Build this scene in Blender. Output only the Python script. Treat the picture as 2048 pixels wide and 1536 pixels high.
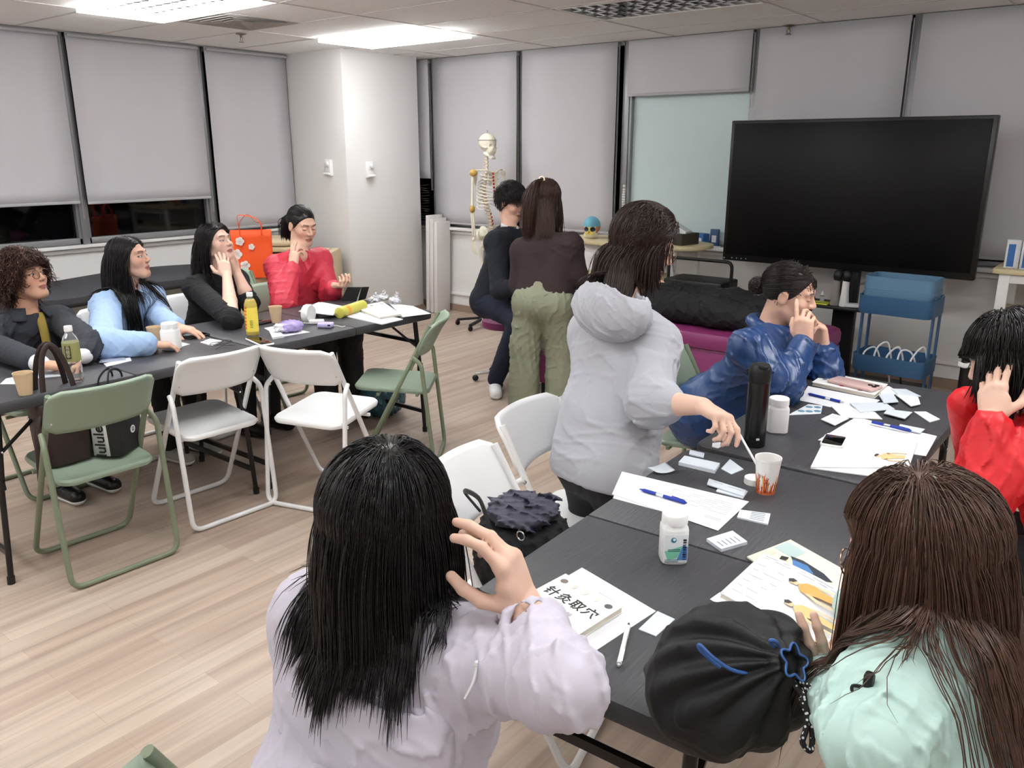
import bpy, bmesh, math, random
import numpy as np
from mathutils import Vector, Matrix

# ------------------------------------------------------------------ clearing
for o in list(bpy.data.objects):
    bpy.data.objects.remove(o, do_unlink=True)
S = bpy.context.scene
COL = S.collection
random.seed(7)
RNG = np.random.default_rng(7)

# ------------------------------------------------------------------ camera
FPX, PITCH, YAW, CAMH = 1638.0, math.radians(15.95), math.radians(38.5), 1.63
FW = np.array([-math.sin(YAW)*math.cos(PITCH), math.cos(YAW)*math.cos(PITCH), -math.sin(PITCH)])
RT = np.array([math.cos(YAW), math.sin(YAW), 0.0])
UP = np.cross(RT, FW)
CAM = np.array([0, 0, CAMH])
cam_data = bpy.data.cameras.new('camera')
cam_data.sensor_fit = 'HORIZONTAL'; cam_data.sensor_width = 36.0
cam_data.lens = FPX/2048*36.0
cam_data.clip_start = 0.05; cam_data.clip_end = 60
cam = bpy.data.objects.new('camera', cam_data); COL.objects.link(cam)
cam.matrix_world = Matrix(((RT[0], UP[0], -FW[0], CAM[0]), (RT[1], UP[1], -FW[1], CAM[1]), (RT[2], UP[2], -FW[2], CAM[2]), (0, 0, 0, 1)))
S.camera = cam

def ray(x, y): return FW+RT*(x-1024)/FPX-UP*(y-768)/FPX
def zp(x, y, z): d = ray(x, y); return CAM+d*(z-CAMH)/d[2]       # photo point at height z
def yp(x, y, Y): d = ray(x, y); return CAM+d*Y/d[1]              # photo point at depth Y
def xp(x, y, X): d = ray(x, y); return CAM+d*X/d[0]
def J(x, y, w): return CAM+ray(x, y)*w                           # photo point at distance w
def V3(*a): return np.array(a, float)
def nrm(a): a = np.asarray(a, float); return a/np.linalg.norm(a)

# ------------------------------------------------------------------ world, exposure
S.view_settings.view_transform = 'Standard'
S.view_settings.look = 'None'
S.view_settings.gamma = 1.0
S.view_settings.use_curve_mapping = False
S.view_settings.exposure = 0.0
world = bpy.data.worlds.new('night'); S.world = world
world.use_nodes = True
world.node_tree.nodes['Background'].inputs[0].default_value = (0.010, 0.012, 0.02, 1)
world.node_tree.nodes['Background'].inputs[1].default_value = 1.0
LAMP_W = 29.5                      # watts of every ceiling lamp that is switched on
SIDE_FILL = 0.29                         # added sideways fill light, as a share of each lamp's watts
LAMP_COL = (0.955, 0.985, 1.0)
CEIL = 2.496
LIT = [(-5.09, 2.98), (-5.09, 4.89), (-2.75, 2.98), (-0.4, 2.98), (-5.09, 1.0), (-2.75, 1.0), (-0.4, 1.0), (1.6, 1.0), (1.6, 2.98),
       (-5.09, -1.0), (-2.75, -1.0), (-0.4, -1.0)]
DARK = [(-2.75, 4.93), (-0.4, 4.93)]
for k, (lx, ly) in enumerate(LIT):
    ld = bpy.data.lights.new('fluorescent_light', 'AREA'); ld.shape = 'RECTANGLE'
    ld.size, ld.size_y = 1.1, 0.5; ld.energy = LAMP_W*(0.5 if ly < 2 and lx > -1 else 1.0); ld.color = LAMP_COL; ld.spread = math.radians(165)
    lo = bpy.data.objects.new('fluorescent_light', ld); COL.objects.link(lo); lo.location = (lx, ly, CEIL+0.055)
    for dx, dy in ((1, 0), (-1, 0), (0, 1), (0, -1)):            # made-up side strips, added to brighten walls and ceiling
        sd = bpy.data.lights.new('side_fill_light', 'AREA'); sd.shape = 'RECTANGLE'; sd.color = LAMP_COL
        sd.size, sd.size_y = (0.54 if dx else 1.10), 0.026; sd.energy = ld.energy*SIDE_FILL*(0.33 if dx else 0.67)/2
        so = bpy.data.objects.new('side_fill_light', sd); COL.objects.link(so); so.location = (lx+dx*0.571, ly+dy*0.293, CEIL-0.016)
        so.rotation_euler = Vector((dx, dy, 0)).to_track_quat('-Z', 'Z').to_euler()

# ------------------------------------------------------------------ helpers: materials
def lin(c):
    c = c/255.0
    return c/12.92 if c <= 0.04045 else ((c+0.055)/1.055)**2.4
def rgb(r, g, b): return (lin(r), lin(g), lin(b), 1.0)
_mats = {}
def mat(name, col, rough=0.6, metal=0.0, bump=0.0, bscale=40.0, var=0.0, vscale=8.0, spec=0.5, trans=0.0, sheen=0.0, emit=0.0, attr=False, stretch=(1, 1, 1), ior=1.45, coat=0.0, alpha=1.0):
    if name in _mats: return _mats[name]
    m = bpy.data.materials.new(name); m.use_nodes = True
    nt = m.node_tree; b = nt.nodes['Principled BSDF']
    c = rgb(*col)
    b.inputs['Base Color'].default_value = c
    b.inputs['Roughness'].default_value = rough; b.inputs['Metallic'].default_value = metal
    b.inputs['Specular IOR Level'].default_value = spec; b.inputs['IOR'].default_value = ior
    b.inputs['Transmission Weight'].default_value = trans
    b.inputs['Coat Weight'].default_value = coat
    b.inputs['Alpha'].default_value = alpha
    if sheen: b.inputs['Sheen Weight'].default_value = sheen
    if emit:
        b.inputs['Emission Color'].default_value = c; b.inputs['Emission Strength'].default_value = emit
    tc = nt.nodes.new('ShaderNodeTexCoord'); mp = nt.nodes.new('ShaderNodeMapping')
    nt.links.new(tc.outputs['Object'], mp.inputs['Vector']); mp.inputs['Scale'].default_value = stretch
    base = None
    if attr:
        a = nt.nodes.new('ShaderNodeAttribute'); a.attribute_name = 'col'; base = a.outputs['Color']
        nt.links.new(base, b.inputs['Base Color'])
    if var:
        n = nt.nodes.new('ShaderNodeTexNoise'); n.inputs['Scale'].default_value = vscale; n.inputs['Detail'].default_value = 4
        nt.links.new(mp.outputs[0], n.inputs['Vector'])
        mx = nt.nodes.new('ShaderNodeMix'); mx.data_type = 'RGBA'; mx.blend_type = 'MULTIPLY'; mx.inputs['Factor'].default_value = 1.0
        cr = nt.nodes.new('ShaderNodeValToRGB')
        cr.color_ramp.elements[0].color = (1-var,)*3+(1,); cr.color_ramp.elements[1].color = (1+var*0.6,)*3+(1,)
        cr.color_ramp.elements[0].position = 0.3; cr.color_ramp.elements[1].position = 0.7
        nt.links.new(n.outputs['Fac'], cr.inputs[0]); nt.links.new(cr.outputs[0], mx.inputs['B'])
        if base is not None: nt.links.new(base, mx.inputs['A'])
        else: mx.inputs['A'].default_value = c
        nt.links.new(mx.outputs['Result'], b.inputs['Base Color'])
    if bump:
        n2 = nt.nodes.new('ShaderNodeTexNoise'); n2.inputs['Scale'].default_value = bscale; n2.inputs['Detail'].default_value = 5
        nt.links.new(mp.outputs[0], n2.inputs['Vector'])
        bp = nt.nodes.new('ShaderNodeBump'); bp.inputs['Strength'].default_value = bump; bp.inputs['Distance'].default_value = 0.01
        nt.links.new(n2.outputs['Fac'], bp.inputs['Height']); nt.links.new(bp.outputs[0], b.inputs['Normal'])
    _mats[name] = m
    return m

# ------------------------------------------------------------------ helpers: mesh building
def rotz(a): c, s = math.cos(a), math.sin(a); return np.array([[c, -s, 0], [s, c, 0], [0, 0, 1.0]])
def rotx(a): c, s = math.cos(a), math.sin(a); return np.array([[1.0, 0, 0], [0, c, -s], [0, s, c]])
def roty(a): c, s = math.cos(a), math.sin(a); return np.array([[c, 0, s], [0, 1.0, 0], [-s, 0, c]])
_bcache = {}
def bevel_box(sx, sy, sz, b, seg):
    key = (round(sx, 5), round(sy, 5), round(sz, 5), round(b, 5), seg)
    if key in _bcache: return _bcache[key]
    bm = bmesh.new(); bmesh.ops.create_cube(bm, size=1.0)
    for v in bm.verts: v.co.x *= sx; v.co.y *= sy; v.co.z *= sz
    if b > 0: bmesh.ops.bevel(bm, geom=list(bm.edges), offset=min(b, 0.49*min(sx, sy, sz)), segments=seg, affect='EDGES', profile=0.5)
    bm.verts.index_update()
    r = (np.array([v.co[:] for v in bm.verts]), [[v.index for v in f.verts] for f in bm.faces]); bm.free()
    _bcache[key] = r
    return r
def fillet(pts, r, k=5, closed=False):
    pts = [np.asarray(p, float) for p in pts]; out = []; n = len(pts)
    for i, p in enumerate(pts):
        if not closed and (i == 0 or i == n-1): out.append(p); continue
        a, c = pts[i-1], pts[(i+1) % n]
        da, dc = a-p, c-p; la, lc = np.linalg.norm(da), np.linalg.norm(dc)
        rr = min(r, la*0.48, lc*0.48)
        p0, p1 = p+da/la*rr, p+dc/lc*rr
        for j in range(k+1):
            t = j/k; out.append((1-t)**2*p0+2*t*(1-t)*p+t*t*p1)
    return out
def spline(pts, n=8):
    P = [np.asarray(p, float) for p in pts]; P = [2*P[0]-P[1]]+P+[2*P[-1]-P[-2]]; out = []
    for i in range(1, len(P)-2):
        for j in range(n):
            t = j/n
            out.append(0.5*((2*P[i])+(-P[i-1]+P[i+1])*t+(2*P[i-1]-5*P[i]+4*P[i+1]-P[i+2])*t*t+(-P[i-1]+3*P[i]-3*P[i+1]+P[i+2])*t**3))
    out.append(P[-2]); return out

class MB:
    def __init__(s): s.v = []; s.f = []; s.c = []; s.hascol = False
    def add(s, v, f, col=None):
        k = len(s.v); s.v.extend([tuple(map(float, p)) for p in v]); s.f.extend([[i+k for i in q] for q in f])
        if col is not None: s.hascol = True; col = rgb(*col)
        s.c.extend([col]*len(f)); return s
    def box(s, c, size, b=0.0, R=None, seg=2, col=None):
        v, f = bevel_box(size[0], size[1], size[2], b, seg)
        if R is not None: v = v@np.asarray(R).T
        return s.add(v+np.asarray(c, float), f, col)
    def bar(s, a, b, w, t, bev=0.0, upv=(0, 0, 1), col=None):     # box from a to b, width w, thickness t
        a, b = np.asarray(a, float), np.asarray(b, float); d = b-a; L = np.linalg.norm(d); y = d/L
        x = np.cross(y, upv); x = x/np.linalg.norm(x); z = np.cross(x, y)
        return s.box((a+b)/2, (w, L, t), bev, np.stack([x, y, z], 1), col=col)
    def tube(s, pts, r, n=10, closed=False, caps=True, col=None, flat=1.0):
        P = np.array([np.asarray(p, float) for p in pts]); m = len(P)
        rr = np.full(m, r, float) if np.isscalar(r) else np.asarray(r, float)
        if closed: T = np.roll(P, -1, 0)-np.roll(P, 1, 0)
        else: T = np.gradient(P, axis=0)
        T = T/np.maximum(np.linalg.norm(T, axis=1, keepdims=True), 1e-9)
        ref = np.array([0, 0, 1.0]) if abs(T[0, 2]) < 0.9 else np.array([1.0, 0, 0])
        u = np.cross(T[0], ref); u /= np.linalg.norm(u); v = []; f = []
        for i in range(m):
            u = u-T[i]*np.dot(u, T[i]); u /= max(np.linalg.norm(u), 1e-9); w = np.cross(T[i], u)
            for j in range(n):
                a = 2*math.pi*j/n; v.append(P[i]+rr[i]*(u*math.cos(a)+w*math.sin(a)*flat))
        for i in range(m if closed else m-1):
            i2 = (i+1) % m
            for j in range(n):
                j2 = (j+1) % n; f.append([i*n+j, i*n+j2, i2*n+j2, i2*n+j])
        if caps and not closed:
            f.append(list(range(n))[::-1]); f.append([(m-1)*n+j for j in range(n)])
        return s.add(v, f, col)
    def lathe(s, prof, c=(0, 0, 0), n=24, R=None, col=None, sq=1.0):
        v = []; f = []; m = len(prof)
        for r, z in prof:
            for j in range(n):
                a = 2*math.pi*j/n; x, y = math.cos(a), math.sin(a)
                if sq != 1.0:
                    q = (abs(x)**(2*sq)+abs(y)**(2*sq))**(-1/(2*sq)); x *= q; y *= q
                v.append((r*x, r*y, z))
        for i in range(m-1):
            for j in range(n):
                j2 = (j+1) % n; f.append([i*n+j, i*n+j2, (i+1)*n+j2, (i+1)*n+j])
        if prof[0][0] > 1e-5: f.append(list(range(n))[::-1])
        if prof[-1][0] > 1e-5: f.append([(m-1)*n+j for j in range(n)])
        v = np.array(v)
        if R is not None: v = v@np.asarray(R).T
        return s.add(v+np.asarray(c, float), f, col)
    def prism(s, poly, ext, col=None):                            # polygon (3-D points) pushed along ext
        P = np.array([np.asarray(p, float) for p in poly]); n = len(P); e = np.asarray(ext, float)
        nr = sum(np.cross(P[i]-P[0], P[(i+1) % n]-P[0]) for i in range(1, n-1))
        if np.dot(nr, e) < 0: P = P[::-1]
        return s.add(np.vstack([P, P+e]), [list(range(n))[::-1], list(range(n, 2*n))]+[[i, (i+1) % n, (i+1) % n+n, i+n] for i in range(n)], col)
    def grid(s, fn, nu, nv, col=None, close_u=False):             # fn(u,v) -> point
        v = [fn(i/(nu if close_u else nu-1), j/(nv-1)) for i in range(nu) for j in range(nv)]
        f = [[i*nv+j, ((i+1) % nu)*nv+j, ((i+1) % nu)*nv+j+1, i*nv+j+1] for i in range(nu if close_u else nu-1) for j in range(nv-1)]
        return s.add(v, f, col)
    def ball(s, c, r, n=12, R=None, col=None):
        r = (r, r, r) if np.isscalar(r) else r; k = n//2+1; v = []; f = []
        for i in range(k):
            t = math.pi*i/(k-1)
            for j in range(n):
                a = 2*math.pi*j/n; v.append((r[0]*math.sin(t)*math.cos(a), r[1]*math.sin(t)*math.sin(a), -r[2]*math.cos(t)))
        for i in range(k-1):
            for j in range(n): f.append([i*n+j, i*n+(j+1) % n, (i+1)*n+(j+1) % n, (i+1)*n+j])
        v = np.array(v)
        if R is not None: v = v@np.asarray(R).T
        return s.add(v+np.asarray(c, float), f, col)
    def build(s, name, m, parent=None, loc=None, solid=0.0, sub=0, angle=38):
        me = bpy.data.meshes.new(name)
        me.from_pydata([Vector(p) for p in s.v], [], s.f); me.validate(); me.update()
        if s.hascol and len(me.polygons) == len(s.f):
            at = me.color_attributes.new('col', 'FLOAT_COLOR', 'CORNER')
            buf = np.ones((len(me.loops), 4), np.float32); k = 0
            for p, c in zip(me.polygons, s.c):
                buf[p.loop_start:p.loop_start+p.loop_total] = c if c is not None else (0.8, 0.8, 0.8, 1)
            at.data.foreach_set('color', buf.ravel())
        return link_mesh(name, me, m, parent, loc, solid, sub, angle)

def link_mesh(name, me, m, parent=None, loc=None, solid=0.0, sub=0, angle=38):
    me.polygons.foreach_set('use_smooth', [True]*len(me.polygons))
    if angle: me.set_sharp_from_angle(angle=math.radians(angle))
    me.materials.append(m)
    o = bpy.data.objects.new(name, me); COL.objects.link(o)
    if loc is not None: o.location = loc
    if parent is not None: o.parent = parent
    if solid:
        md = o.modifiers.new('thickness', 'SOLIDIFY'); md.thickness = solid; md.offset = 0
    if sub:
        md = o.modifiers.new('smooth', 'SUBSURF'); md.levels = sub; md.render_levels = sub
    return o
def tag(o, label, cat, group=None):
    o['label'] = label; o['category'] = cat
    if group: o['group'] = group
    return o
def thing(name, label, cat, loc=(0, 0, 0), rz=0.0, group=None):
    o = bpy.data.objects.new(name, None); COL.objects.link(o)
    o.empty_display_size = 0.1; o.location = tuple(loc); o.rotation_euler = (0, 0, rz)
    return tag(o, label, cat, group)
def struct(o, label=None):
    o['kind'] = 'structure'
    if label: o['label'] = label
    return o
def copy_tree(o, parent=None):
    c = o.copy(); COL.objects.link(c)
    if parent is not None: c.parent = parent
    for ch in list(o.children): copy_tree(ch, c)
    return c
def text_mesh(name, txt, size, m, parent, loc, R, ext=0.0004, align='CENTER', bold=0.0, sx=1.0):
    cu = bpy.data.curves.new(name, 'FONT'); cu.body = txt; cu.size = size; cu.extrude = ext; cu.offset = bold
    cu.align_x = align; cu.align_y = 'CENTER'
    t = bpy.data.objects.new(name, cu); COL.objects.link(t)
    bpy.context.view_layer.update()
    me = bpy.data.meshes.new_from_object(t.evaluated_get(bpy.context.evaluated_depsgraph_get()))
    bpy.data.objects.remove(t, do_unlink=True)
    R = np.asarray(R, float)
    me.transform(Matrix(((R[0][0]*sx, R[0][1], R[0][2], loc[0]), (R[1][0]*sx, R[1][1], R[1][2], loc[1]), (R[2][0]*sx, R[2][1], R[2][2], loc[2]), (0, 0, 0, 1))))
    me.materials.clear()
    return link_mesh(name, me, m, parent, angle=None)
# ================================================================== the room
XL, YB, XR, YF = -6.87, 6.31, 2.6, -2.6
M_white = mat('white_paint', (230, 229, 228), 0.7, bump=0.03, bscale=120)
M_plinth = mat('brown_plinth', (150, 128, 112), 0.5)
M_ceil = mat('ceiling_tile', (240, 239, 238), 0.9, bump=0.15, bscale=260, var=0.03, vscale=30)
M_tbar = mat('ceiling_grid', (196, 191, 187), 0.5)
M_alu = mat('aluminium', (150, 152, 155), 0.45, metal=0.6)
M_blind = mat('blind_fabric', (198, 196, 201), 0.85, bump=0.04, bscale=500, var=0.02, vscale=300)
M_night = mat('night_glass', (4, 4, 5), 0.04, spec=0.6)
M_black = mat('black_plastic', (22, 22, 24), 0.45)
M_whiteP = mat('white_plastic', (236, 236, 236), 0.38)

def floor_mat():
    m = bpy.data.materials.new('wood_planks'); m.use_nodes = True; nt = m.node_tree; b = nt.nodes['Principled BSDF']
    tc = nt.nodes.new('ShaderNodeTexCoord'); mp = nt.nodes.new('ShaderNodeMapping'); mp.inputs['Rotation'].default_value = (0, 0, math.pi/2)
    nt.links.new(tc.outputs['Object'], mp.inputs[0])
    br = nt.nodes.new('ShaderNodeTexBrick'); br.offset = 0.37; br.inputs['Scale'].default_value = 1.0
    br.inputs['Brick Width'].default_value = 0.86; br.inputs['Row Height'].default_value = 0.085
    br.inputs['Mortar Size'].default_value = 0.0007; br.inputs['Mortar Smooth'].default_value = 0.3; br.inputs['Bias'].default_value = 0.0
    br.inputs['Color1'].default_value = rgb(190, 177, 163); br.inputs['Color2'].default_value = rgb(176, 158, 145); br.inputs['Mortar'].default_value = rgb(162, 142, 126)
    nt.links.new(mp.outputs[0], br.inputs['Vector'])
    m2 = nt.nodes.new('ShaderNodeMapping'); m2.inputs['Scale'].default_value = (13, 0.6, 1); nt.links.new(tc.outputs['Object'], m2.inputs[0])
    n = nt.nodes.new('ShaderNodeTexNoise'); n.inputs['Scale'].default_value = 1.6; n.inputs['Detail'].default_value = 6; n.inputs['Distortion'].default_value = 0.5
    nt.links.new(m2.outputs[0], n.inputs['Vector'])
    cr = nt.nodes.new('ShaderNodeValToRGB'); e = cr.color_ramp.elements
    e[0].position = 0.30; e[0].color = (0.74, 0.69, 0.66, 1); e[1].position = 0.72; e[1].color = (1.1, 1.07, 1.05, 1)
    nt.links.new(n.outputs['Fac'], cr.inputs[0])
    mx = nt.nodes.new('ShaderNodeMix'); mx.data_type = 'RGBA'; mx.blend_type = 'MULTIPLY'; mx.inputs['Factor'].default_value = 1.0
    nt.links.new(br.outputs['Color'], mx.inputs['A']); nt.links.new(cr.outputs[0], mx.inputs['B']); nt.links.new(mx.outputs['Result'], b.inputs['Base Color'])
    b.inputs['Roughness'].default_value = 0.38; b.inputs['Specular IOR Level'].default_value = 0.4
    return m
cx, cy = (XL+XR)/2, (YB+YF)/2
struct(MB().box((cx, cy, -0.05), (XR-XL+0.4, YB-YF+0.4, 0.1)).build('floor', floor_mat()))
struct(MB().box((cx, cy, CEIL+0.16+0.04), (XR-XL+0.4, YB-YF+0.4, 0.08)).build('ceiling_slab', M_white)).name = 'trim_1'
# suspended ceiling: tiles around the lamps and the vent, on a grid of bars
holes = LIT+DARK
HOLES = []
for lx, ly in holes:
    HOLES.append((lx-0.583, lx+0.583, ly-0.3025, ly+0.3025))
VENT = (-5.67, -5.10, 3.38, 3.98)
tiles = MB()
ya = [YF]; xs = sorted(set([XL, XR]+[h[0] for h in HOLES]+[h[1] for h in HOLES]+[VENT[0], VENT[1]]))
ys = sorted(set([YF, YB]+[h[2] for h in HOLES]+[h[3] for h in HOLES]+[VENT[2], VENT[3]]))
for i in range(len(xs)-1):
    for j in range(len(ys)-1):
        mx_, my_ = (xs[i]+xs[i+1])/2, (ys[j]+ys[j+1])/2
        if any(h[0] < mx_ < h[1] and h[2] < my_ < h[3] for h in HOLES+[VENT]): continue
        tiles.box((mx_, my_, CEIL+0.008), (xs[i+1]-xs[i], ys[j+1]-ys[j], 0.016))
struct(tiles.build('ceiling', M_ceil, angle=20))
grid = MB()
def inhole(x, y): return any(h[0]+0.03 < x < h[1]-0.03 and h[2]+0.03 < y < h[3]-0.03 for h in HOLES+[VENT])
for gy in [4.89+0.3025+0.605*k for k in range(-13, 2)]:
    a = XL
    segs = []; n = 400; run = None
    for k in range(n+1):
        x = XL+(XR-XL)*k/n
        if not inhole(x, gy):
            if run is None: run = x
            last = x
        elif run is not None: segs.append((run, last)); run = None
    if run is not None: segs.append((run, last))
    for a, b in segs: grid.box(((a+b)/2, gy, CEIL-0.001), (b-a, 0.012, 0.006))
for gx in [-5.09+0.583+1.17*k for k in range(-2, 7)]:
    segs = []; n = 400; run = None
    for k in range(n+1):
        y = YF+(YB-YF)*k/n
        if not inhole(gx, y):
            if run is None: run = y
            last = y
        elif run is not None: segs.append((run, last)); run = None
    if run is not None: segs.append((run, last))
    for a, b in segs: grid.box((gx, (a+b)/2, CEIL-0.001), (0.012, b-a, 0.006))
struct(grid.build('trim_2', M_tbar))
# walls
SILL_L, SILL_B = 0.895, 0.872
struct(MB().box((XL-0.06, (YF+YB)/2, SILL_L/2), (0.12, YB-YF, SILL_L)).build('wall_left', M_white))
struct(MB().box((cx, YB+0.06, SILL_B/2), (XR-XL, 0.12, SILL_B)).build('wall_back', M_white))
struct(MB().box((XR+0.06, cy, 1.33), (0.12, YB-YF, 2.66)).build('wall_right', M_white))
struct(MB().box((cx, YF-0.06, 1.33), (XR-XL, 0.12, 2.66)).build('wall_front', M_white))
struct(MB().box((XL-0.06, (YF+2.0)/2, 1.78), (0.12, 2.0-YF, 1.77)).build('wall_left_upper', M_white)).name = 'trim_3'
struct(MB().box((XL-0.06, cy, CEIL+0.085), (0.12, YB-YF, 0.16)).box((cx, YB+0.06, CEIL+0.085), (XR-XL, 0.12, 0.16)).build('trim_4', M_white))
CXR, CY0, CY1 = -6.04, 5.15, 6.1
struct(MB().box(((XL+CXR)/2, (CY0+CY1)/2, CEIL/2+0.01), (CXR-XL, CY1-CY0, CEIL+0.02), 0.006).build('wall_column', M_white), 'white square column in the corner of the room')
struct(MB().box((cx, YB-0.008, 0.035), (XR-XL, 0.016, 0.07)).build('baseboard_back', M_plinth))
struct(MB().box((CXR+0.007, (CY0+CY1)/2, 0.035), (0.014, CY1-CY0, 0.07)).build('baseboard_column', M_plinth))
struct(MB().box((XL+0.008, (YF+CY0)/2, 0.035), (0.016, CY0-YF, 0.07)).build('baseboard_left', M_plinth))
struct(MB().box(((XR-5.95)/2, YB-0.012, 0.185), (XR+5.95, 0.024, 0.03), 0.006).build('trim_5', M_white))
struct(MB().box((cx, YB-0.03, SILL_B-0.015), (XR-XL, 0.09, 0.03), 0.005).box((cx, YB-0.012, SILL_B-0.055), (XR-XL, 0.03, 0.03), 0.004).build('trim_6', M_white))
struct(MB().box((XL+0.02, (YF+CY0)/2, SILL_L-0.012), (0.07, CY0-YF, 0.024), 0.004).box((XL+0.008, (YF+CY0)/2, SILL_L-0.045), (0.03, CY0-YF, 0.03), 0.004).build('trim_7', M_white))
# windows: left wall
LM = [1.9, 3.10, 4.26, 5.15]
for k in range(3):
    y0, y1 = LM[k], LM[k+1]
    w = MB()
    zt, zb = CEIL+0.01, SILL_L
    fw = 0.05
    w.box((XL-0.045, (y0+y1)/2, zb+0.025), (0.07, y1-y0, 0.05), 0.004).box((XL-0.045, (y0+y1)/2, zt-0.025), (0.07, y1-y0, 0.05), 0.004)
    w.box((XL-0.045, y0+fw/2, (zb+zt)/2), (0.07, fw, zt-zb), 0.004).box((XL-0.045, y1-fw/2, (zb+zt)/2), (0.07, fw, zt-zb), 0.004)
    f = struct(w.build('window_%d' % (k+1), M_alu))
    MB().box((XL-0.06, (y0+y1)/2, (zb+zt)/2), (0.012, y1-y0-0.09, zt-zb-0.09)).build('pane', M_night, f)
    struct(MB().box((XL-0.01, y0, (zb+zt)/2), (0.03, 0.055, zt-zb), 0.004).build('trim_%d' % (20+k), M_alu))
# windows: back wall
BM = [-6.87, -6.02, -4.895, -3.785, -2.66, -1.557, -0.45, 0.65, 1.7, 2.6]
M_frost = mat('frosted_glass', (204, 222, 224), 0.35, spec=0.5)
for k in range(len(BM)-1):
    x0, x1 = BM[k], BM[k+1]; zt, zb = CEIL+0.01, SILL_B; fw = 0.045
    w = MB()
    w.box(((x0+x1)/2, YB+0.045, zb+0.02), (x1-x0, 0.07, 0.04), 0.004).box(((x0+x1)/2, YB+0.045, zt-0.02), (x1-x0, 0.07, 0.04), 0.004)
    w.box((x0+fw/2, YB+0.045, (zb+zt)/2), (fw, 0.07, zt-zb), 0.004).box((x1-fw/2, YB+0.045, (zb+zt)/2), (fw, 0.07, zt-zb), 0.004)
    f = struct(w.build('window_%d' % (k+4), M_alu))
    MB().box(((x0+x1)/2, YB+0.06, (zb+zt)/2), (x1-x0-0.08, 0.012, zt-zb-0.08)).build('pane', M_frost if k == 3 else M_night, f)
    struct(MB().box((x0, YB+0.012, (zb+zt)/2), (0.05, 0.03, zt-zb), 0.004).build('trim_%d' % (30+k), M_alu))
# roller blinds
M_rail = mat('blind_rail', (176, 175, 178), 0.5)
def blind(a, b, zbot, left, label, grp='roller blinds', off=0.045):
    top = CEIL-0.004; L = abs(b-a)
    if left: r = thing('roller_blind', label, 'blind', (XL+off, (a+b)/2, zbot), math.pi/2, grp)
    else: r = thing('roller_blind', label, 'blind', ((a+b)/2, YB-off, zbot), 0, grp)
    s = 1 if left else -1
    MB().grid(lambda u, v: (-L/2+L*u, 0.002*math.sin(v*7+u*3), (top-zbot)*v), 6, 14).build('fabric', M_blind, r, solid=0.0015)
    MB().box((0, 0, 0.008), (L, 0.012, 0.022), 0.004).build('bottom_bar', M_rail, r)
    MB().tube([(-L/2+0.005, 0.02*(-1 if left else 1), top-zbot-0.022), (L/2-0.005, 0.02*(-1 if left else 1), top-zbot-0.022)], 0.014, 10).build('roller', M_rail, r)
    ch = MB()
    for q in (0, 0.016): ch.tube([(L/2+0.016, q-0.006, top-zbot-0.02), (L/2+0.017, q-0.004, max(0.1, 0.45*(top-zbot))-zbot*0.0), (L/2+0.016, q-0.006, -0.12 if zbot > 1 else 0.12)], 0.0018, 5)
    ch.build('pull_chain', M_rail, r)
    return r
blind(1.95, 3.07, 1.222, True, 'grey roller blind farthest left, above the dark window by the curly haired woman')
blind(3.13, 4.225, 1.213, True, 'grey roller blind above the dark window beside the woman in black')
blind(4.295, 5.14, 0.925, True, 'grey roller blind pulled down behind the orange shopping bag, next to the column')
blind(-6.80, -6.05, 1.35, False, 'narrow grey roller blind half hidden behind the column')
blind(-5.99, -4.93, 0.905, False, 'grey roller blind behind the skeleton model')
blind(-4.865, -3.86, 0.915, False, 'grey roller blind behind the standing ponytailed woman and the coloured skull')
blind(-3.755, -2.69, 2.06, False, 'short grey roller blind rolled up high above the frosted pane')
blind(-2.635, -1.59, 0.93, False, 'grey roller blind behind the left half of the big screen')
blind(-1.525, -0.48, 0.93, False, 'grey roller blind behind the right end of the big screen and the corner shelf')
for k, (x0, x1) in enumerate(zip(BM[6:-1], BM[7:])): blind(x0+0.03, x1-0.03, 0.93, False, 'grey roller blind beyond the right edge of the photo')
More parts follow.
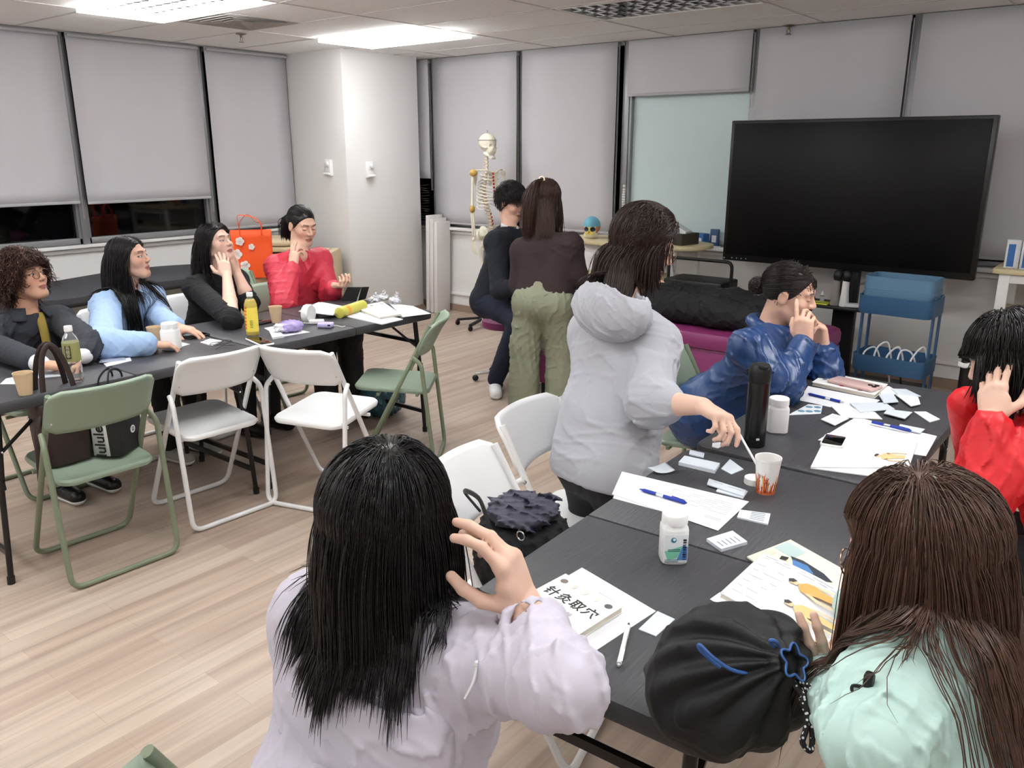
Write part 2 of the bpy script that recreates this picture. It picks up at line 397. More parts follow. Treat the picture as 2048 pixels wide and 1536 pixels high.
# ceiling lamps
M_louv_on = mat('louvre_bright', (240, 240, 240), 0.25, metal=0.5)
M_louv = mat('louvre_mirror', (205, 207, 210), 0.12, metal=1.0)
M_glowon = mat('tube_and_fill_glow', (255, 250, 246), 0.5, emit=9.0)
M_tubeoff = mat('tube_unlit', (225, 225, 222), 0.4)
M_house = mat('lamp_housing', (238, 238, 236), 0.4)
def ceiling_lamp(x, y, on, label):
    t = thing('ceiling_lamp', label, 'ceiling lamp', (x, y, CEIL), 0, 'recessed ceiling lamps with louvres')
    h = MB(); W, D, Hh = 1.15, 0.59, 0.085
    h.box((0, 0, Hh), (W, D, 0.01)).box((0, -D/2, Hh/2), (W, 0.008, Hh)).box((0, D/2, Hh/2), (W, 0.008, Hh)).box((-W/2, 0, Hh/2), (0.008, D, Hh)).box((W/2, 0, Hh/2), (0.008, D, Hh))
    h.box((0, -D/2+0.004, -0.001), (W, 0.02, 0.006)).box((0, D/2-0.004, -0.001), (W, 0.02, 0.006)).box((-W/2+0.004, 0, -0.001), (0.02, D, 0.006)).box((W/2-0.004, 0, -0.001), (0.02, D, 0.006))
    h.build('housing', M_house, t)
    fillm = MB()
    for q in ((-1, 1) if on else ()): fillm.box((q*0.568, 0, -0.0155), (0.004, 0.575, 0.029)).box((0, q*0.29, -0.0155), (1.132, 0.004, 0.029))
    if on: fillm.build('side_fill_strip', M_glowon, t)  # added glowing strips that go with the side fill lights, no real lamp part
    lv = MB(); hz = 0.042
    def vblade(a, b):
        d = nrm(np.array(b)-np.array(a)); n = np.array([-d[1], d[0], 0]); a, b = np.array(a), np.array(b); wt, wb = 0.028, 0.003
        P = []
        for e in (a, b):
            for zz, ww in ((hz, wb), (hz*0.5, wb*2.6), (0.001, wt)): P += [e+n*ww/2+V3(0, 0, zz), e-n*ww/2+V3(0, 0, zz)]
        lv.add(P, [[0, 2, 8, 6], [2, 4, 10, 8], [7, 9, 3, 1], [9, 11, 5, 3], [4, 5, 11, 10]])
    rows = 4; ncell = 12
    for k in range(1, rows): yy = -0.28+0.56*k/rows; vblade((-0.565, yy, 0), (0.565, yy, 0))
    for k in range(1, ncell): xx = -0.565+1.13*k/ncell; vblade((xx, -0.28, 0), (xx, 0.28, 0))
    lv.build('louvre', M_louv_on if on else M_louv, t, angle=20)
    for k in range(rows):
        yy = -0.28+0.56*(k+0.5)/rows
        MB().tube([(-0.55, yy, 0.07), (0.55, yy, 0.07)], 0.008, 8).build('fluorescent_tube', M_glowon if on else M_tubeoff, t)
LL = {0: 'lit louvred ceiling lamp at the top left of the photo', 1: 'lit louvred ceiling lamp in front of the column'}
for k, (x, y) in enumerate(LIT): ceiling_lamp(x, y, True, LL.get(k, 'lit louvred ceiling lamp overhead, above the top edge of the photo'))
ceiling_lamp(*DARK[0], False, 'unlit louvred ceiling lamp with mirrored cells, above the big screen')
ceiling_lamp(*DARK[1], False, 'unlit louvred ceiling lamp beyond the top right of the photo')
# air vent
v = thing('ceiling_vent', 'grey square air diffuser beside the brightest ceiling lamp', 'vent', ((VENT[0]+VENT[1])/2, (VENT[2]+VENT[3])/2, CEIL))
M_vent = mat('vent_grey', (178, 174, 170), 0.6); M_ventd = mat('vent_dark', (70, 68, 66), 0.8)
MB().box((0, 0, 0.06), (0.57, 0.6, 0.01)).build('duct_back', M_ventd, v)
for k in range(5):
    q = 0.285-k*0.052; sl = MB()
    def ring(u, vv, q=q):
        a = math.pi/4+u*2*math.pi; w = q-0.03*vv
        pts = [(w, w), (-w, w), (-w, -w), (w, -w)]
        i = int(u*4) % 4; p, p2 = pts[i], pts[(i+1) % 4]; t = u*4-int(u*4)
        return (p[0]+(p2[0]-p[0])*t, (p[1]+(p2[1]-p[1])*t)*1.04, -0.004+0.034*vv)
    sl.grid(ring, 4, 3, close_u=True)
    sl.build('vent_slat', M_vent, v, solid=0.003, angle=20)
# sprinklers
for px, py, lab in ((482, 67, 'brass fire sprinkler hanging from the ceiling beside the air vent'), (1578, 50, 'fire sprinkler on the ceiling above the big screen')):
    p = zp(px, py, CEIL); t = thing('sprinkler', lab, 'sprinkler', (p[0], p[1], CEIL))
    M_br = mat('dull_brass', (120, 105, 90), 0.4, metal=0.7)
    MB().lathe([(0.04, 0), (0.04, -0.006), (0.015, -0.012)]).build('escutcheon', M_br, t)
    MB().tube([(0, 0, -0.008), (0, 0, -0.03)], 0.009, 8).tube([(0.009, 0, -0.03), (0.014, 0, -0.045), (0.002, 0, -0.06)], 0.0025, 6).tube([(-0.009, 0, -0.03), (-0.014, 0, -0.045), (-0.002, 0, -0.06)], 0.0025, 6).lathe([(0.02, -0.064), (0.02, -0.06), (0.003, -0.058)], n=12).build('nozzle', M_br, t)
# ================================================================== tables
M_table = mat('black_woodgrain_plastic', (64, 64, 68), 0.42, bump=0.25, bscale=14, stretch=(14, 0.8, 1), spec=0.45, var=0.08, vscale=10)
M_tleg = mat('black_steel', (24, 22, 22), 0.35, spec=0.5)
M_chrome = mat('chrome', (200, 200, 200), 0.2, metal=1.0)
def rrect(x0, x1, y0, y1, r, corners=(1, 1, 1, 1), k=5):
    out = []
    for (cx_, cy_, a0, on) in ((x1-r, y1-r, 0, corners[0]), (x0+r, y1-r, 90, corners[1]), (x0+r, y0+r, 180, corners[2]), (x1-r, y0+r, 270, corners[3])):
        if on: out += [(cx_+r*math.cos(math.radians(a0+90*i/k)), cy_+r*math.sin(math.radians(a0+90*i/k))) for i in range(k+1)]
        else: out.append((x1 if cx_ > (x0+x1)/2 else x0, y1 if cy_ > (y0+y1)/2 else y0))
    return out
def slab(mb, poly, z0, z1, b=0.008, col=None):                   # polygon slab with softened top and bottom edges
    P = np.array(poly, float); c = P.mean(0)
    def ins(d):
        n = len(P); out = []
        for i in range(n):
            a, q, e = P[i-1], P[i], P[(i+1) % n]
            t1, t2 = q-a, e-q; n1 = nrm([-t1[1], t1[0]]) if np.linalg.norm(t1) > 1e-9 else np.zeros(2); n2 = nrm([-t2[1], t2[0]]) if np.linalg.norm(t2) > 1e-9 else n1
            m = n1+n2; m = m/max(np.dot(m, m)/2, 0.3)/1.0; out.append(q+m*d)
        return np.array(out)
    rings = [(ins(b), z0), (ins(b*0.3), z0+b*0.3), (P, z0+b), (P, z1-b), (ins(b*0.3), z1-b*0.3), (ins(b), z1)]
    n = len(P); v = []; f = []
    for R_, z in rings: v += [(q[0], q[1], z) for q in R_]
    for k in range(5):
        for i in range(n): f.append([k*n+i, k*n+(i+1) % n, (k+1)*n+(i+1) % n, (k+1)*n+i])
    f.append(list(range(n))[::-1]); f.append([5*n+i for i in range(n)])
    return mb.add(v, f, col)
TZ = 0.74
def table(label, x0, x1, y0, y1, legs=(1, 1), rz=0.0):
    mx, my = (x0+x1)/2, (y0+y1)/2; W, L = x1-x0, y1-y0
    if rz: q_ = rotz(rz)@V3(W/2, -L/2, 0); mx, my = x0+q_[0], y1+q_[1]
    t = thing('folding_table', label, 'table', (mx, my, 0), rz, 'black folding tables')
    for s in (-1, 1):
        ya, yb = (0.0015, L/2) if s > 0 else (-L/2, -0.0015)
        cs = (1, 1, 0, 0) if s > 0 else (0, 0, 1, 1)
        mb = MB(); slab(mb, rrect(-W/2, W/2, ya, yb, 0.045, cs), TZ-0.045, TZ, 0.009); mb.build('tabletop', M_table, t)
        if not legs[0 if s < 0 else 1]: continue
        ye = s*(L/2-0.09); xw = W/2-0.07
        for q in (-1, 1):
            lm = MB(); lm.tube([(q*xw, ye, TZ-0.046), (q*xw, ye+s*0.03, 0.40)], 0.0135, 10).tube([(q*xw, ye+s*0.03, 0.41), (q*xw, ye+s*0.055, 0.012)], 0.0115, 10).tube([(q*xw, ye+s*0.03, 0.385), (q*xw, ye+s*0.032, 0.43)], 0.0165, 10)
            lg = lm.build('leg', M_tleg, t)
            MB().tube([(q*xw, ye+s*0.0545, 0.03), (q*xw, ye+s*0.056, 0.0)], 0.015, 10).build('foot_cap', M_black, lg)
        for zz, yy in ((0.13, ye+s*0.048), (0.56, ye+s*0.015)):
            MB().bar((-xw, yy, zz), (xw, yy, zz), 0.014, 0.022).build('cross_bar', M_tleg, t)
        MB().bar((-0.0, ye+s*0.012, 0.56), (0, s*0.16, TZ-0.05), 0.018, 0.012).build('brace', M_tleg, t)
        for q in (-1, 1):
            bo = MB().bar((q*xw, ye+s*0.01, 0.53), (q*xw, ye-s*0.19, TZ-0.05), 0.014, 0.009).build('brace', M_tleg, t)
            MB().ball((q*(xw+0.013), ye+s*0.01, 0.535), 0.006, 8).build('rivet', M_chrome, bo); MB().ball((q*(xw+0.008), ye-s*0.10, 0.64), 0.005, 8).build('rivet', M_chrome, bo)
    return t
LX0, LX1, RX0, RX1 = -3.99, -3.245, -1.066, -0.47
table('black folding table in front of the curly haired woman', LX0, LX1, 0.99, 2.176)
table('black folding table in front of the coral jacket, its far end free', LX0, LX1, 2.182, 3.36)
table('nearest black folding table, with the black drawstring bag and the paper cup on it', RX0, RX1, 1.008, 2.222, rz=math.radians(2.4))
table('black folding table in front of the woman in the blue jacket, strewn with papers', RX0, RX1, 2.252, 3.40)

# ================================================================== folding chairs
M_cw = mat('white_chair_plastic', (238, 239, 240), 0.4); M_cwm = mat('white_chair_steel', (232, 232, 232), 0.35)
M_cg = mat('sage_chair_plastic', (140, 156, 138), 0.45); M_cgm = mat('sage_chair_steel', (122, 132, 110), 0.4)
def make_chair(name, green):
    mp, mm = (M_cg, M_cgm) if green else (M_cw, M_cwm)
    t = thing(name, 'x', 'chair'); W = 0.2
    bt, bb, fx = V3(0, -0.205, 0.775), None, V3(0, 0.195, 0.012)
    mains = fillet([bt+V3(-W+0.012, 0, 0), fx+V3(-W+0.004, 0, 0), fx+V3(W-0.004, 0, 0), bt+V3(W-0.012, 0, 0)], 0.06, 6)
    MB().tube(mains, 0.0115, 10).build('front_frame', mm, t)
    hp = V3(0, -0.115, 0.60); rf = V3(0, -0.215, 0.012); W2 = W+0.014
    rear = fillet([hp+V3(-W-0.002, 0.0, 0.012), hp+V3(-W2, -0.045, -0.02), rf+V3(-W2, 0, 0), rf+V3(W2, 0, 0), hp+V3(W2, -0.045, -0.02), hp+V3(W+0.002, 0.0, 0.012)], 0.05, 6)
    MB().tube(rear, 0.011, 10).build('rear_frame', mm, t)
    # seat: slightly dished, rounded plate
    out = rrect(-0.185, 0.185, -0.19, 0.205, 0.055, k=6); st = MB(); P = np.array(out); n = len(P); v = []; f = []
    rings = [(0.90, 0.422), (0.985, 0.420), (1.0, 0.428), (1.0, 0.436), (0.97, 0.444), (0.82, 0.440), (0.4, 0.434), (0.02, 0.433)]
    for sc, z in rings: v += [(p[0]*sc, p[1]*sc, z+0.012*p[1]*sc/0.2) for p in P]
    for k in range(len(rings)-1):
        for i in range(n): f.append([k*n+i, k*n+(i+1) % n, (k+1)*n+(i+1) % n, (k+1)*n+i])
    f.append(list(range(n))[::-1]); f.append([(len(rings)-1)*n+i for i in range(n)])
    st.add(v, f); st.build('seat', mp, t)
    MB().box((0, 0.075, 0.41), (0.384, 0.014, 0.014)).box((0, -0.13, 0.41), (0.40, 0.014, 0.014)).build('seat_rail', mm, t)
    # backrest: curved plate between the upright tubes, rounded corners
    bk = MB(); rr = rrect(-0.2, 0.2, 0.615, 0.79, 0.05, (1, 1, 1, 1), k=5)
    def bpos(x, z, o): # backward lean with the tube and bulge
        y = -0.205*(z-0.012)/0.763+0.195*(0.775-z)/0.763
        return (x, y-0.052*(1-(x/0.2)**2)-0.004+o+0.012*((z-0.7)/0.09)**2*(-1 if z > 0.7 else 0), z)
    nx, nz = 15, 7
    def half(z):
        d = 0.0; e = 0.045
        if z > 0.79-e: d = e-math.sqrt(max(0, e*e-(z-(0.79-e))**2))
        if z < 0.615+e: d = e-math.sqrt(max(0, e*e-((0.615+e)-z)**2))
        return 0.2-d*0.9
    bk.grid(lambda u, w: bpos((2*u-1)*half(0.615+0.175*w), 0.615+0.175*w, 0), nx, 11)
    b = bk.build('backrest', mp, t, solid=0.016)
    for q in (-1, 1):
        MB().ball((q*0.199, -0.112, 0.602), 0.008, 8).build('rivet', M_chrome, t); MB().ball((q*0.178, -0.165, 0.66), 0.006, 8).build('rivet', M_chrome, t)
    return t
_ch = {}
def chair(green, x, y, facing, label, group=None, z=0):
    """facing = direction the seat points to (degrees from +X)"""
    key = green
    if key not in _ch: o = _ch[key] = make_chair('folding_chair', green)
    else: o = copy_tree(_ch[key])
    o.location = (x, y, z); o.rotation_euler = (0, 0, math.radians(facing-90))
    o['label'] = label; o['category'] = 'chair'; o['group'] = 'sage green folding chairs' if green else 'white folding chairs'
    return o
chair(True, -3.265, 1.365, 178, 'sage green folding chair with a brown tote and a black bag on its seat')
chair(False, -3.355, 1.925, 178, 'empty white folding chair straight beside the green chair with the bags')
chair(False, -3.02, 2.37, 107, 'empty white folding chair turned away, its backrest touching the white chair beside it')
chair(True, -3.13, 2.95, 216, 'empty sage green folding chair seen from the side near the free table end')
chair(False, -1.40, 2.15, 6, 'white folding chair directly behind the woman in the grey hoodie')
chair(False, -1.25, 1.66, 14, 'white folding chair with the black backpack on it')
chair(True, -1.42, 3.19, 8, 'sage green folding chair of the woman in the blue jacket')
chair(True, -0.84, 0.635, 82, 'sage green folding chair under the woman in the lilac jacket')
chair(True, 0.0, 1.19, 176, 'sage green folding chair of the woman in the mint jacket')
chair(True, -0.05, 2.52, 185, 'sage green folding chair of the person in the red jacket')
chair(True, -4.25, 1.58, 2, 'sage green folding chair under the curly haired woman')
chair(False, -4.33, 2.14, 2, 'white folding chair of the woman in the pale blue sweater')
chair(False, -4.36, 2.60, 4, 'white folding chair of the woman in black')
chair(True, -4.33, 3.17, -4, 'sage green folding chair of the woman in the coral jacket')
chair(True, -5.05, 3.33, 0, 'sage green folding chair set against the cream cases below the orange bag')

# ================================================================== treatment bed
M_purple = mat('plum_vinyl', (124, 46, 96), 0.4, bump=0.05, bscale=30)
bed = thing('treatment_bed', 'plum vinyl treatment bed with a person lying on it', 'bed', (-2.40, 4.66, 0))
mb = MB(); slab(mb, rrect(-0.97, 0.97, -0.35, 0.35, 0.09, k=6), 0.51, 0.615, 0.03); mb.build('mattress', M_purple, bed)
mb = MB(); slab(mb, rrect(-0.93, 0.965, -0.325, 0.325, 0.05, k=5), 0.10, 0.515, 0.012); mb.build('skirt', M_purple, bed)
for q in (-1, 1): MB().box((q*0.8, 0, 0.05), (0.06, 0.56, 0.1), 0.01).build('base', M_black, bed)
cl = MB()
cl.grid(lambda u, w: (-0.985-0.02*math.sin(u*9)*w-0.03*w, -0.30+0.42*u+0.04*math.sin(w*3), 0.60-0.36*w-0.10*w*math.sin(u*math.pi)), 14, 10)
tag(cl.build('cloth', M_purple, None, bed.location, solid=0.006), 'plum cloth hanging from the head end of the treatment bed beside the ponytailed woman', 'cloth')

# ================================================================== big screen and stand
M_screen = mat('screen_glass', (7, 6, 7), 0.42, spec=0.22); M_bezel = mat('screen_bezel', (16, 16, 17), 0.35)
tx0, tx1, tz0, tz1, ty = -2.600, -0.920, 0.840, 1.831, 5.80
tv = thing('display_screen', 'huge black flat screen on a floor stand', 'screen', ((tx0+tx1)/2, ty, 0))
hw = (tx1-tx0)/2; zc = (tz0+tz1)/2; hh = (tz1-tz0)/2
MB().box((0, 0.035, zc), (2*hw, 0.07, 2*hh), 0.006).build('casing', M_bezel, tv)
MB().box((0, -0.002, zc+0.012), (2*hw-0.05, 0.006, 2*hh-0.066), 0.002).build('panel', M_screen, tv)
ic = MB(); Mi = mat('icon_white', (170, 170, 172), 0.5)
ic.box((-hw+0.014, -0.002, tz0+0.016), (0.011, 0.003, 0.009), 0.001)
for k in range(4): ic.lathe([(0.0, -0.0025), (0.0045, -0.0025), (0.0045, 0.0)], (-hw+0.075+0.036*k, -0.001, tz0+0.02), 8, rotx(math.pi/2))
ic.build('icon', Mi, tv)
ps = MB().box((0.05, 0.085, 0.62), (0.13, 0.05, 1.1), 0.006).box((0.12, 0.085, 0.60), (0.03, 0.06, 1.05), 0.004)
ps.build('stand_column', M_black, tv)
MB().box((0.05, 0.10, 0.03), (1.10, 0.50, 0.035), 0.01).box((-0.45, -0.1, 0.03), (0.06, 0.55, 0.04), 0.008).box((0.55, -0.1, 0.03), (0.06, 0.55, 0.04), 0.008).build('stand_base', M_black, tv)
MB().box((-0.05, -0.03, 0.60), (0.95, 0.26, 0.02), 0.004).build('stand_shelf', M_black, tv)
sp_ = MB(); sp_.box((0.05, 0.085, 1.3), (0.9, 0.03, 0.5), 0.004); sp_.build('wall_plate', M_black, tv)

# ================================================================== blue trolley
M_blue = mat('steel_blue_paint', (54, 92, 128), 0.4); M_bluebox = mat('blue_box_plastic', (94, 130, 160), 0.45)
tr = thing('utility_trolley', 'slate blue metal trolley with two trays, in front of the big screen', 'trolley', (-1.225, 5.38, 0), math.radians(-3))
def tray(z0, z1, wx, wy, wall, m, name, par, r=0.05, rim=0.006):
    o = MB(); n = 0
    po = np.array(rrect(-wx/2, wx/2, -wy/2, wy/2, r, k=5)); pi = po*np.array([(wx-2*wall)/wx, (wy-2*wall)/wy]); n = len(po); v = []; f = []
    rings = [(po*0.97, z0), (po, z0+0.012), (po, z1-0.006), (po*(1+rim), z1-0.006), (po*(1+rim), z1), (pi, z1), (pi*0.98, z0+0.008)]
    for P, z in rings: v += [(p[0], p[1], z) for p in P]
    for k in range(len(rings)-1):
        for i in range(n): f.append([k*n+i, k*n+(i+1) % n, (k+1)*n+(i+1) % n, (k+1)*n+i])
    f.append(list(range(n))[::-1]); f.append([(len(rings)-1)*n+i for i in range(n)])
    return o.add(v, f).build(name, m, par)
tray(0.665, 0.775, 0.43, 0.30, 0.006, M_blue, 'tray', tr); tray(0.30, 0.405, 0.43, 0.30, 0.006, M_blue, 'tray', tr)
for q in (-1, 1):
    for s in (-1, 1):
        MB().box((q*0.205, s*0.07+0.02, 0.42), (0.012, 0.035, 0.74), 0.004).build('upright', M_blue, tr)
        cs = MB(); cs.lathe([(0.02, -0.012), (0.025, -0.006), (0.025, 0.006), (0.02, 0.012)], (q*0.19, s*0.11, 0.026), 14, roty(math.pi/2)); cs.box((q*0.19, s*0.11, 0.05), (0.03, 0.03, 0.02)); cs.build('caster', M_black, tr)
bx = thing('storage_box', 'paler blue open plastic box sitting on the blue trolley', 'box', (-1.225, 5.385, 0.69), math.radians(-3))
tray(-0.012, 0.20, 0.40, 0.25, 0.006, M_bluebox, 'box_body', bx, 0.045, 0.012)
MB().tube([(x*0.398/0.4, y*0.249/0.25, 0.125) for x, y in rrect(-0.2, 0.2, -0.125, 0.125, 0.045)], 0.003, 6, closed=True).build('rib', M_bluebox, bx)
cb = MB()
for k in range(5):
    a = -0.15+0.07*k; cb.tube(spline([(a-0.03, -0.06, 0.32), (a-0.02, -0.03, 0.40+0.03*(k % 2)), (a+0.03, 0.0, 0.43+0.02*((k*2) % 3)), (a+0.06, 0.02, 0.36), (a+0.03, 0.04, 0.325)], 6), 0.006, 7)
tag(cb.build('cable_coil', M_whiteP, None, tr.location), 'coils of white cable lying in the lower tray of the blue trolley', 'cable')

# ================================================================== trash bin
M_bin = mat('dark_steel', (44, 40, 40), 0.3, metal=0.5)
tb = thing('trash_bin', 'tall dark pedal bin against the back wall at the right', 'bin', (-0.66, 5.46, 0))
mb = MB(); slab(mb, rrect(-0.19, 0.19, -0.13, 0.13, 0.04), 0.03, 0.43, 0.006); mb.build('body', M_bin, tb)
mb = MB(); slab(mb, rrect(-0.195, 0.195, -0.135, 0.135, 0.045), 0.432, 0.475, 0.012); mb.build('lid', M_black, tb)
MB().box((0, 0, 0.018), (0.38, 0.27, 0.034), 0.008).box((0, -0.16, 0.02), (0.12, 0.06, 0.012), 0.003).build('pedal_base', M_black, tb)
MB().grid(lambda u, w: (-0.197+0.10*u, -0.139+0.004*math.sin(u*9), 0.40+0.03*w-0.01*math.sin(u*5)), 8, 4).build('bin_liner', M_whiteP, tb, solid=0.002)

# ================================================================== round-ended shelf table and corner shelf
M_birch = mat('birch_top', (204, 190, 150), 0.45, var=0.08, vscale=6, stretch=(1, 8, 1)); M_wframe = mat('white_lacquer', (232, 232, 230), 0.4)
st = thing('shelf_table', 'birch topped side table with a round end, carrying the coloured skull', 'side table', (-3.33, 5.80, 0))
n = 20; po = [(0.62*math.copysign(abs(math.cos(a))**0.8, math.cos(a)), 0.30*math.copysign(abs(math.sin(a))**0.7, math.sin(a))) for a in [2*math.pi*i/32 for i in range(32)]]
mb = MB(); slab(mb, po, 0.905, 0.935, 0.006); mb.build('tabletop', M_birch, st)
for q in (-0.42, 0.42):
    for s in (-0.2, 0.2): MB().box((q, s, 0.452), (0.045, 0.045, 0.905), 0.004).build('leg', M_wframe, st)
MB().box((0, -0.2, 0.87), (0.8, 0.02, 0.06), 0.003).box((0, 0.2, 0.87), (0.8, 0.02, 0.06), 0.003).build('apron', M_wframe, st)
MB().box((0, 0, 0.66), (0.8, 0.38, 0.022), 0.004).build('shelf', M_birch, st)
MB().box((0, 0, 0.635), (0.8, 0.40, 0.03), 0.004).build('shelf_frame', M_wframe, st)
rs = thing('corner_shelf', 'white shelf unit with a birch top at the right edge of the photo', 'shelf', (-0.42, 5.95, 0))
mb = MB(); slab(mb, rrect(-0.40, 0.5, -0.22, 0.24, 0.03), 0.905, 0.935, 0.006); mb.build('top_board', M_birch, rs)
for q in (-0.33, 0.44):
    for s in (-0.17, 0.19): MB().box((q, s, 0.452), (0.06, 0.05, 0.905), 0.004).build('leg', M_wframe, rs)
MB().box((0.05, 0, 0.655), (0.78, 0.40, 0.03), 0.004).build('shelf_board', M_birch, rs)
MB().box((0.05, -0.18, 0.615), (0.75, 0.02, 0.05), 0.003).box((0.05, -0.18, 0.875), (0.75, 0.02, 0.05), 0.003).build('apron', M_wframe, rs)
MB().box((0.05, 0, 0.20), (0.78, 0.40, 0.03), 0.004).build('shelf_board', M_birch, rs)
# ================================================================== black trolley behind the bed
bt = thing('instrument_trolley', 'black wheeled trolley with a tube handle, standing behind the treatment bed', 'trolley', (-2.55, 5.55, 0))
MB().tube(fillet([(0.14, 0.0, 0.06), (0.14, 0.0, 0.86), (-0.36, 0.0, 0.86), (-0.36, 0.0, 0.06)], 0.05, 5), 0.012, 10).build('handle_frame', M_black, bt)
MB().box((-0.11, 0.03, 0.66), (0.46, 0.30, 0.12), 0.015).build('tray', M_black, bt)
MB().box((-0.11, 0.03, 0.30), (0.46, 0.30, 0.10), 0.015).build('tray', M_black, bt)
for q in (-0.34, 0.12):
    for s in (-0.1, 0.14): MB().ball((q, s, 0.03), 0.03, 10).build('caster', M_black, bt)
# ================================================================== things on the tables
M_paper = mat('white_paper', (228, 229, 233), 0.7); M_card = mat('needle_packet', (214, 222, 232), 0.35); M_ink = mat('printed_ink', (96, 96, 104), 0.7); M_inkl = mat('faint_ink', (176, 178, 186), 0.7)
M_cover = mat('book_cover', (240, 240, 238), 0.4); M_pages = mat('book_pages', (224, 216, 200), 0.8); M_paint = mat('printed_colour', (240, 240, 240), 0.6, attr=True)
M_kraft = mat('kraft_paper', (206, 180, 146), 0.75); M_blueink = mat('blue_pen', (30, 56, 160), 0.35); M_clear = mat('clear_plastic', (240, 244, 246), 0.08, trans=0.92, ior=1.25)
M_phoneglass = mat('phone_glass', (8, 8, 9), 0.08, spec=0.6)
def put(mb, name, m, label, cat, org, group=None, **kw):
    o = np.asarray(org, float); mb.v = [tuple(np.array(p)-o) for p in mb.v]
    ob = mb.build(name, m, None, tuple(o), **kw); return tag(ob, label, cat, group)
def kid(mb, name, m, par, **kw):
    o = np.array(par.location); mb.v = [tuple(np.array(p)-o) for p in mb.v]; return mb.build(name, m, par, **kw)
def quad(pix, z): return [zp(x, y, z) for x, y in pix]
def uvp(q, u, v): return q[0]*(1-u)*(1-v)+q[1]*u*(1-v)+q[2]*u*v+q[3]*(1-u)*v
def leaf(name, label, cat, pix, z=TZ, th=0.0012, m=None, group=None, lines=(), inkm=None, curl=0.0, col=None):
    """flat sheet, card or packet whose outline is given by photo points; lines = (u0,v0,u1,v1,width) prints"""
    q = quad(pix, z+th); mb = MB(); c = sum(q)/len(q)
    if curl and len(q) == 4:
        mb.grid(lambda u, v: uvp(q, u, v)+V3(0, 0, curl*((2*u-1)**2)*(0.5+0.5*v)), 9, 7)
        o = put(mb, name, m or M_paper, label, cat, (c[0], c[1], z), group, solid=0.0008)
    else:
        mb.prism(q, (0, 0, -th+0.0001), col); o = put(mb, name, m or M_paper, label, cat, (c[0], c[1], z), group)
    if lines:
        ln = MB()
        for u0, v0, u1, v1, w in lines:
            a, b = uvp(q, u0, v0), uvp(q, u1, v1); up_ = V3(0, 0, 0.0006); ln.bar(a+up_, b+up_, w, 0.0004)
        kid(ln, 'print', inkm or M_inkl, o)
    return o
def textlines(n, u0=0.1, u1=0.9, v0=0.12, v1=0.85, w=0.0012, seed=0, words=True):
    r = random.Random(seed); out = []
    for i in range(n):
        v = v0+(v1-v0)*i/max(1, n-1); u = u0
        while u < u1-0.03:
            e = min(u1, u+r.uniform(0.04, 0.2)); out.append((u, v, e, v, w)); u = e+r.uniform(0.02, 0.12)
            if not words: break
    return out
GP = 'loose sheets on the right tables'; GC = 'needle packets on the right tables'
# --- nearest table, front part
leaf('paper_sheet', 'white sheet lying under the acupuncture book by the lilac sleeve', 'paper', [(1164, 1135), (1312, 1222), (1160, 1322), (1016, 1222)], TZ, 0.001, lines=[(0.42, 0.18, 0.75, 0.18, .001), (0.42, 0.22, 0.7, 0.22, .001), (0.1, 0.2, 0.3, 0.2, .0008)])
def book(label, pix, z, th, cover=M_cover):
    q = quad(pix, z+th); c = sum(q)/4; t = put(MB().prism([a+(c+V3(0, 0, 0)-a)*0.012*0 for a in q], (0, 0, -0.0012)), 'book', cover, label, 'book', (c[0], c[1], z))
    qi = [a+(V3(c[0], c[1], a[2])-a)*0.02+V3(0, 0, -0.0013) for a in q]
    kid(MB().prism(qi, (0, 0, -th+0.0028)), 'pages', M_pages, t); kid(MB().prism([a+V3(0, 0, -th+0.0014) for a in q], (0, 0, -0.0012)), 'back_cover', cover, t)
    return t, q
t, q = book('white acupuncture handbook with black Chinese title in front of the lilac sleeve', [(1131, 1147), (1246, 1213), (1090, 1312), (964, 1236)], TZ+0.002, 0.014)
ex, ey = nrm(q[1]-q[0]), nrm(q[0]-q[3]); ez = V3(0, 0, 1); R_ = np.stack([ex, nrm(np.cross(ez, ex)), ez], 1); wq = np.linalg.norm(q[1]-q[0])
M_title = mat('title_ink', (42, 44, 46), 0.6)
def label_text(par, name, txt, size, m, pos, R, **kw): return text_mesh(name, txt, size, m, par, np.asarray(pos)-np.array(par.location), R, **kw)
for k, chh in enumerate('针灸取穴'): label_text(t, 'title', chh, wq*0.20, M_title, uvp(q, 0.17+0.215*k, 0.30)+V3(0, 0, 0.0005), R_, bold=0.0003)
for k, chh in enumerate('速查手册'): label_text(t, 'subtitle', chh, wq*0.105, M_inkl, uvp(q, 0.30+0.115*k, 0.46)+V3(0, 0, 0.0005), R_)
for k, cc in enumerate(((120, 110, 100), (216, 206, 196), (222, 214, 206), (226, 218, 208), (90, 90, 92))):
    pos = uvp(q, 0.12+0.19*k, 0.10)+V3(0, 0, 0.0006); n_ = 10; ic = MB().prism([pos+ex*0.009*math.cos(6.283*i/n_)*(1.0 if k in (0, 4) else 0.6)+R_[:, 1]*0.008*math.sin(6.283*i/n_) for i in range(n_)], (0, 0, 0.0003), col=cc); kid(ic, 'cover_picture', M_paint, t)
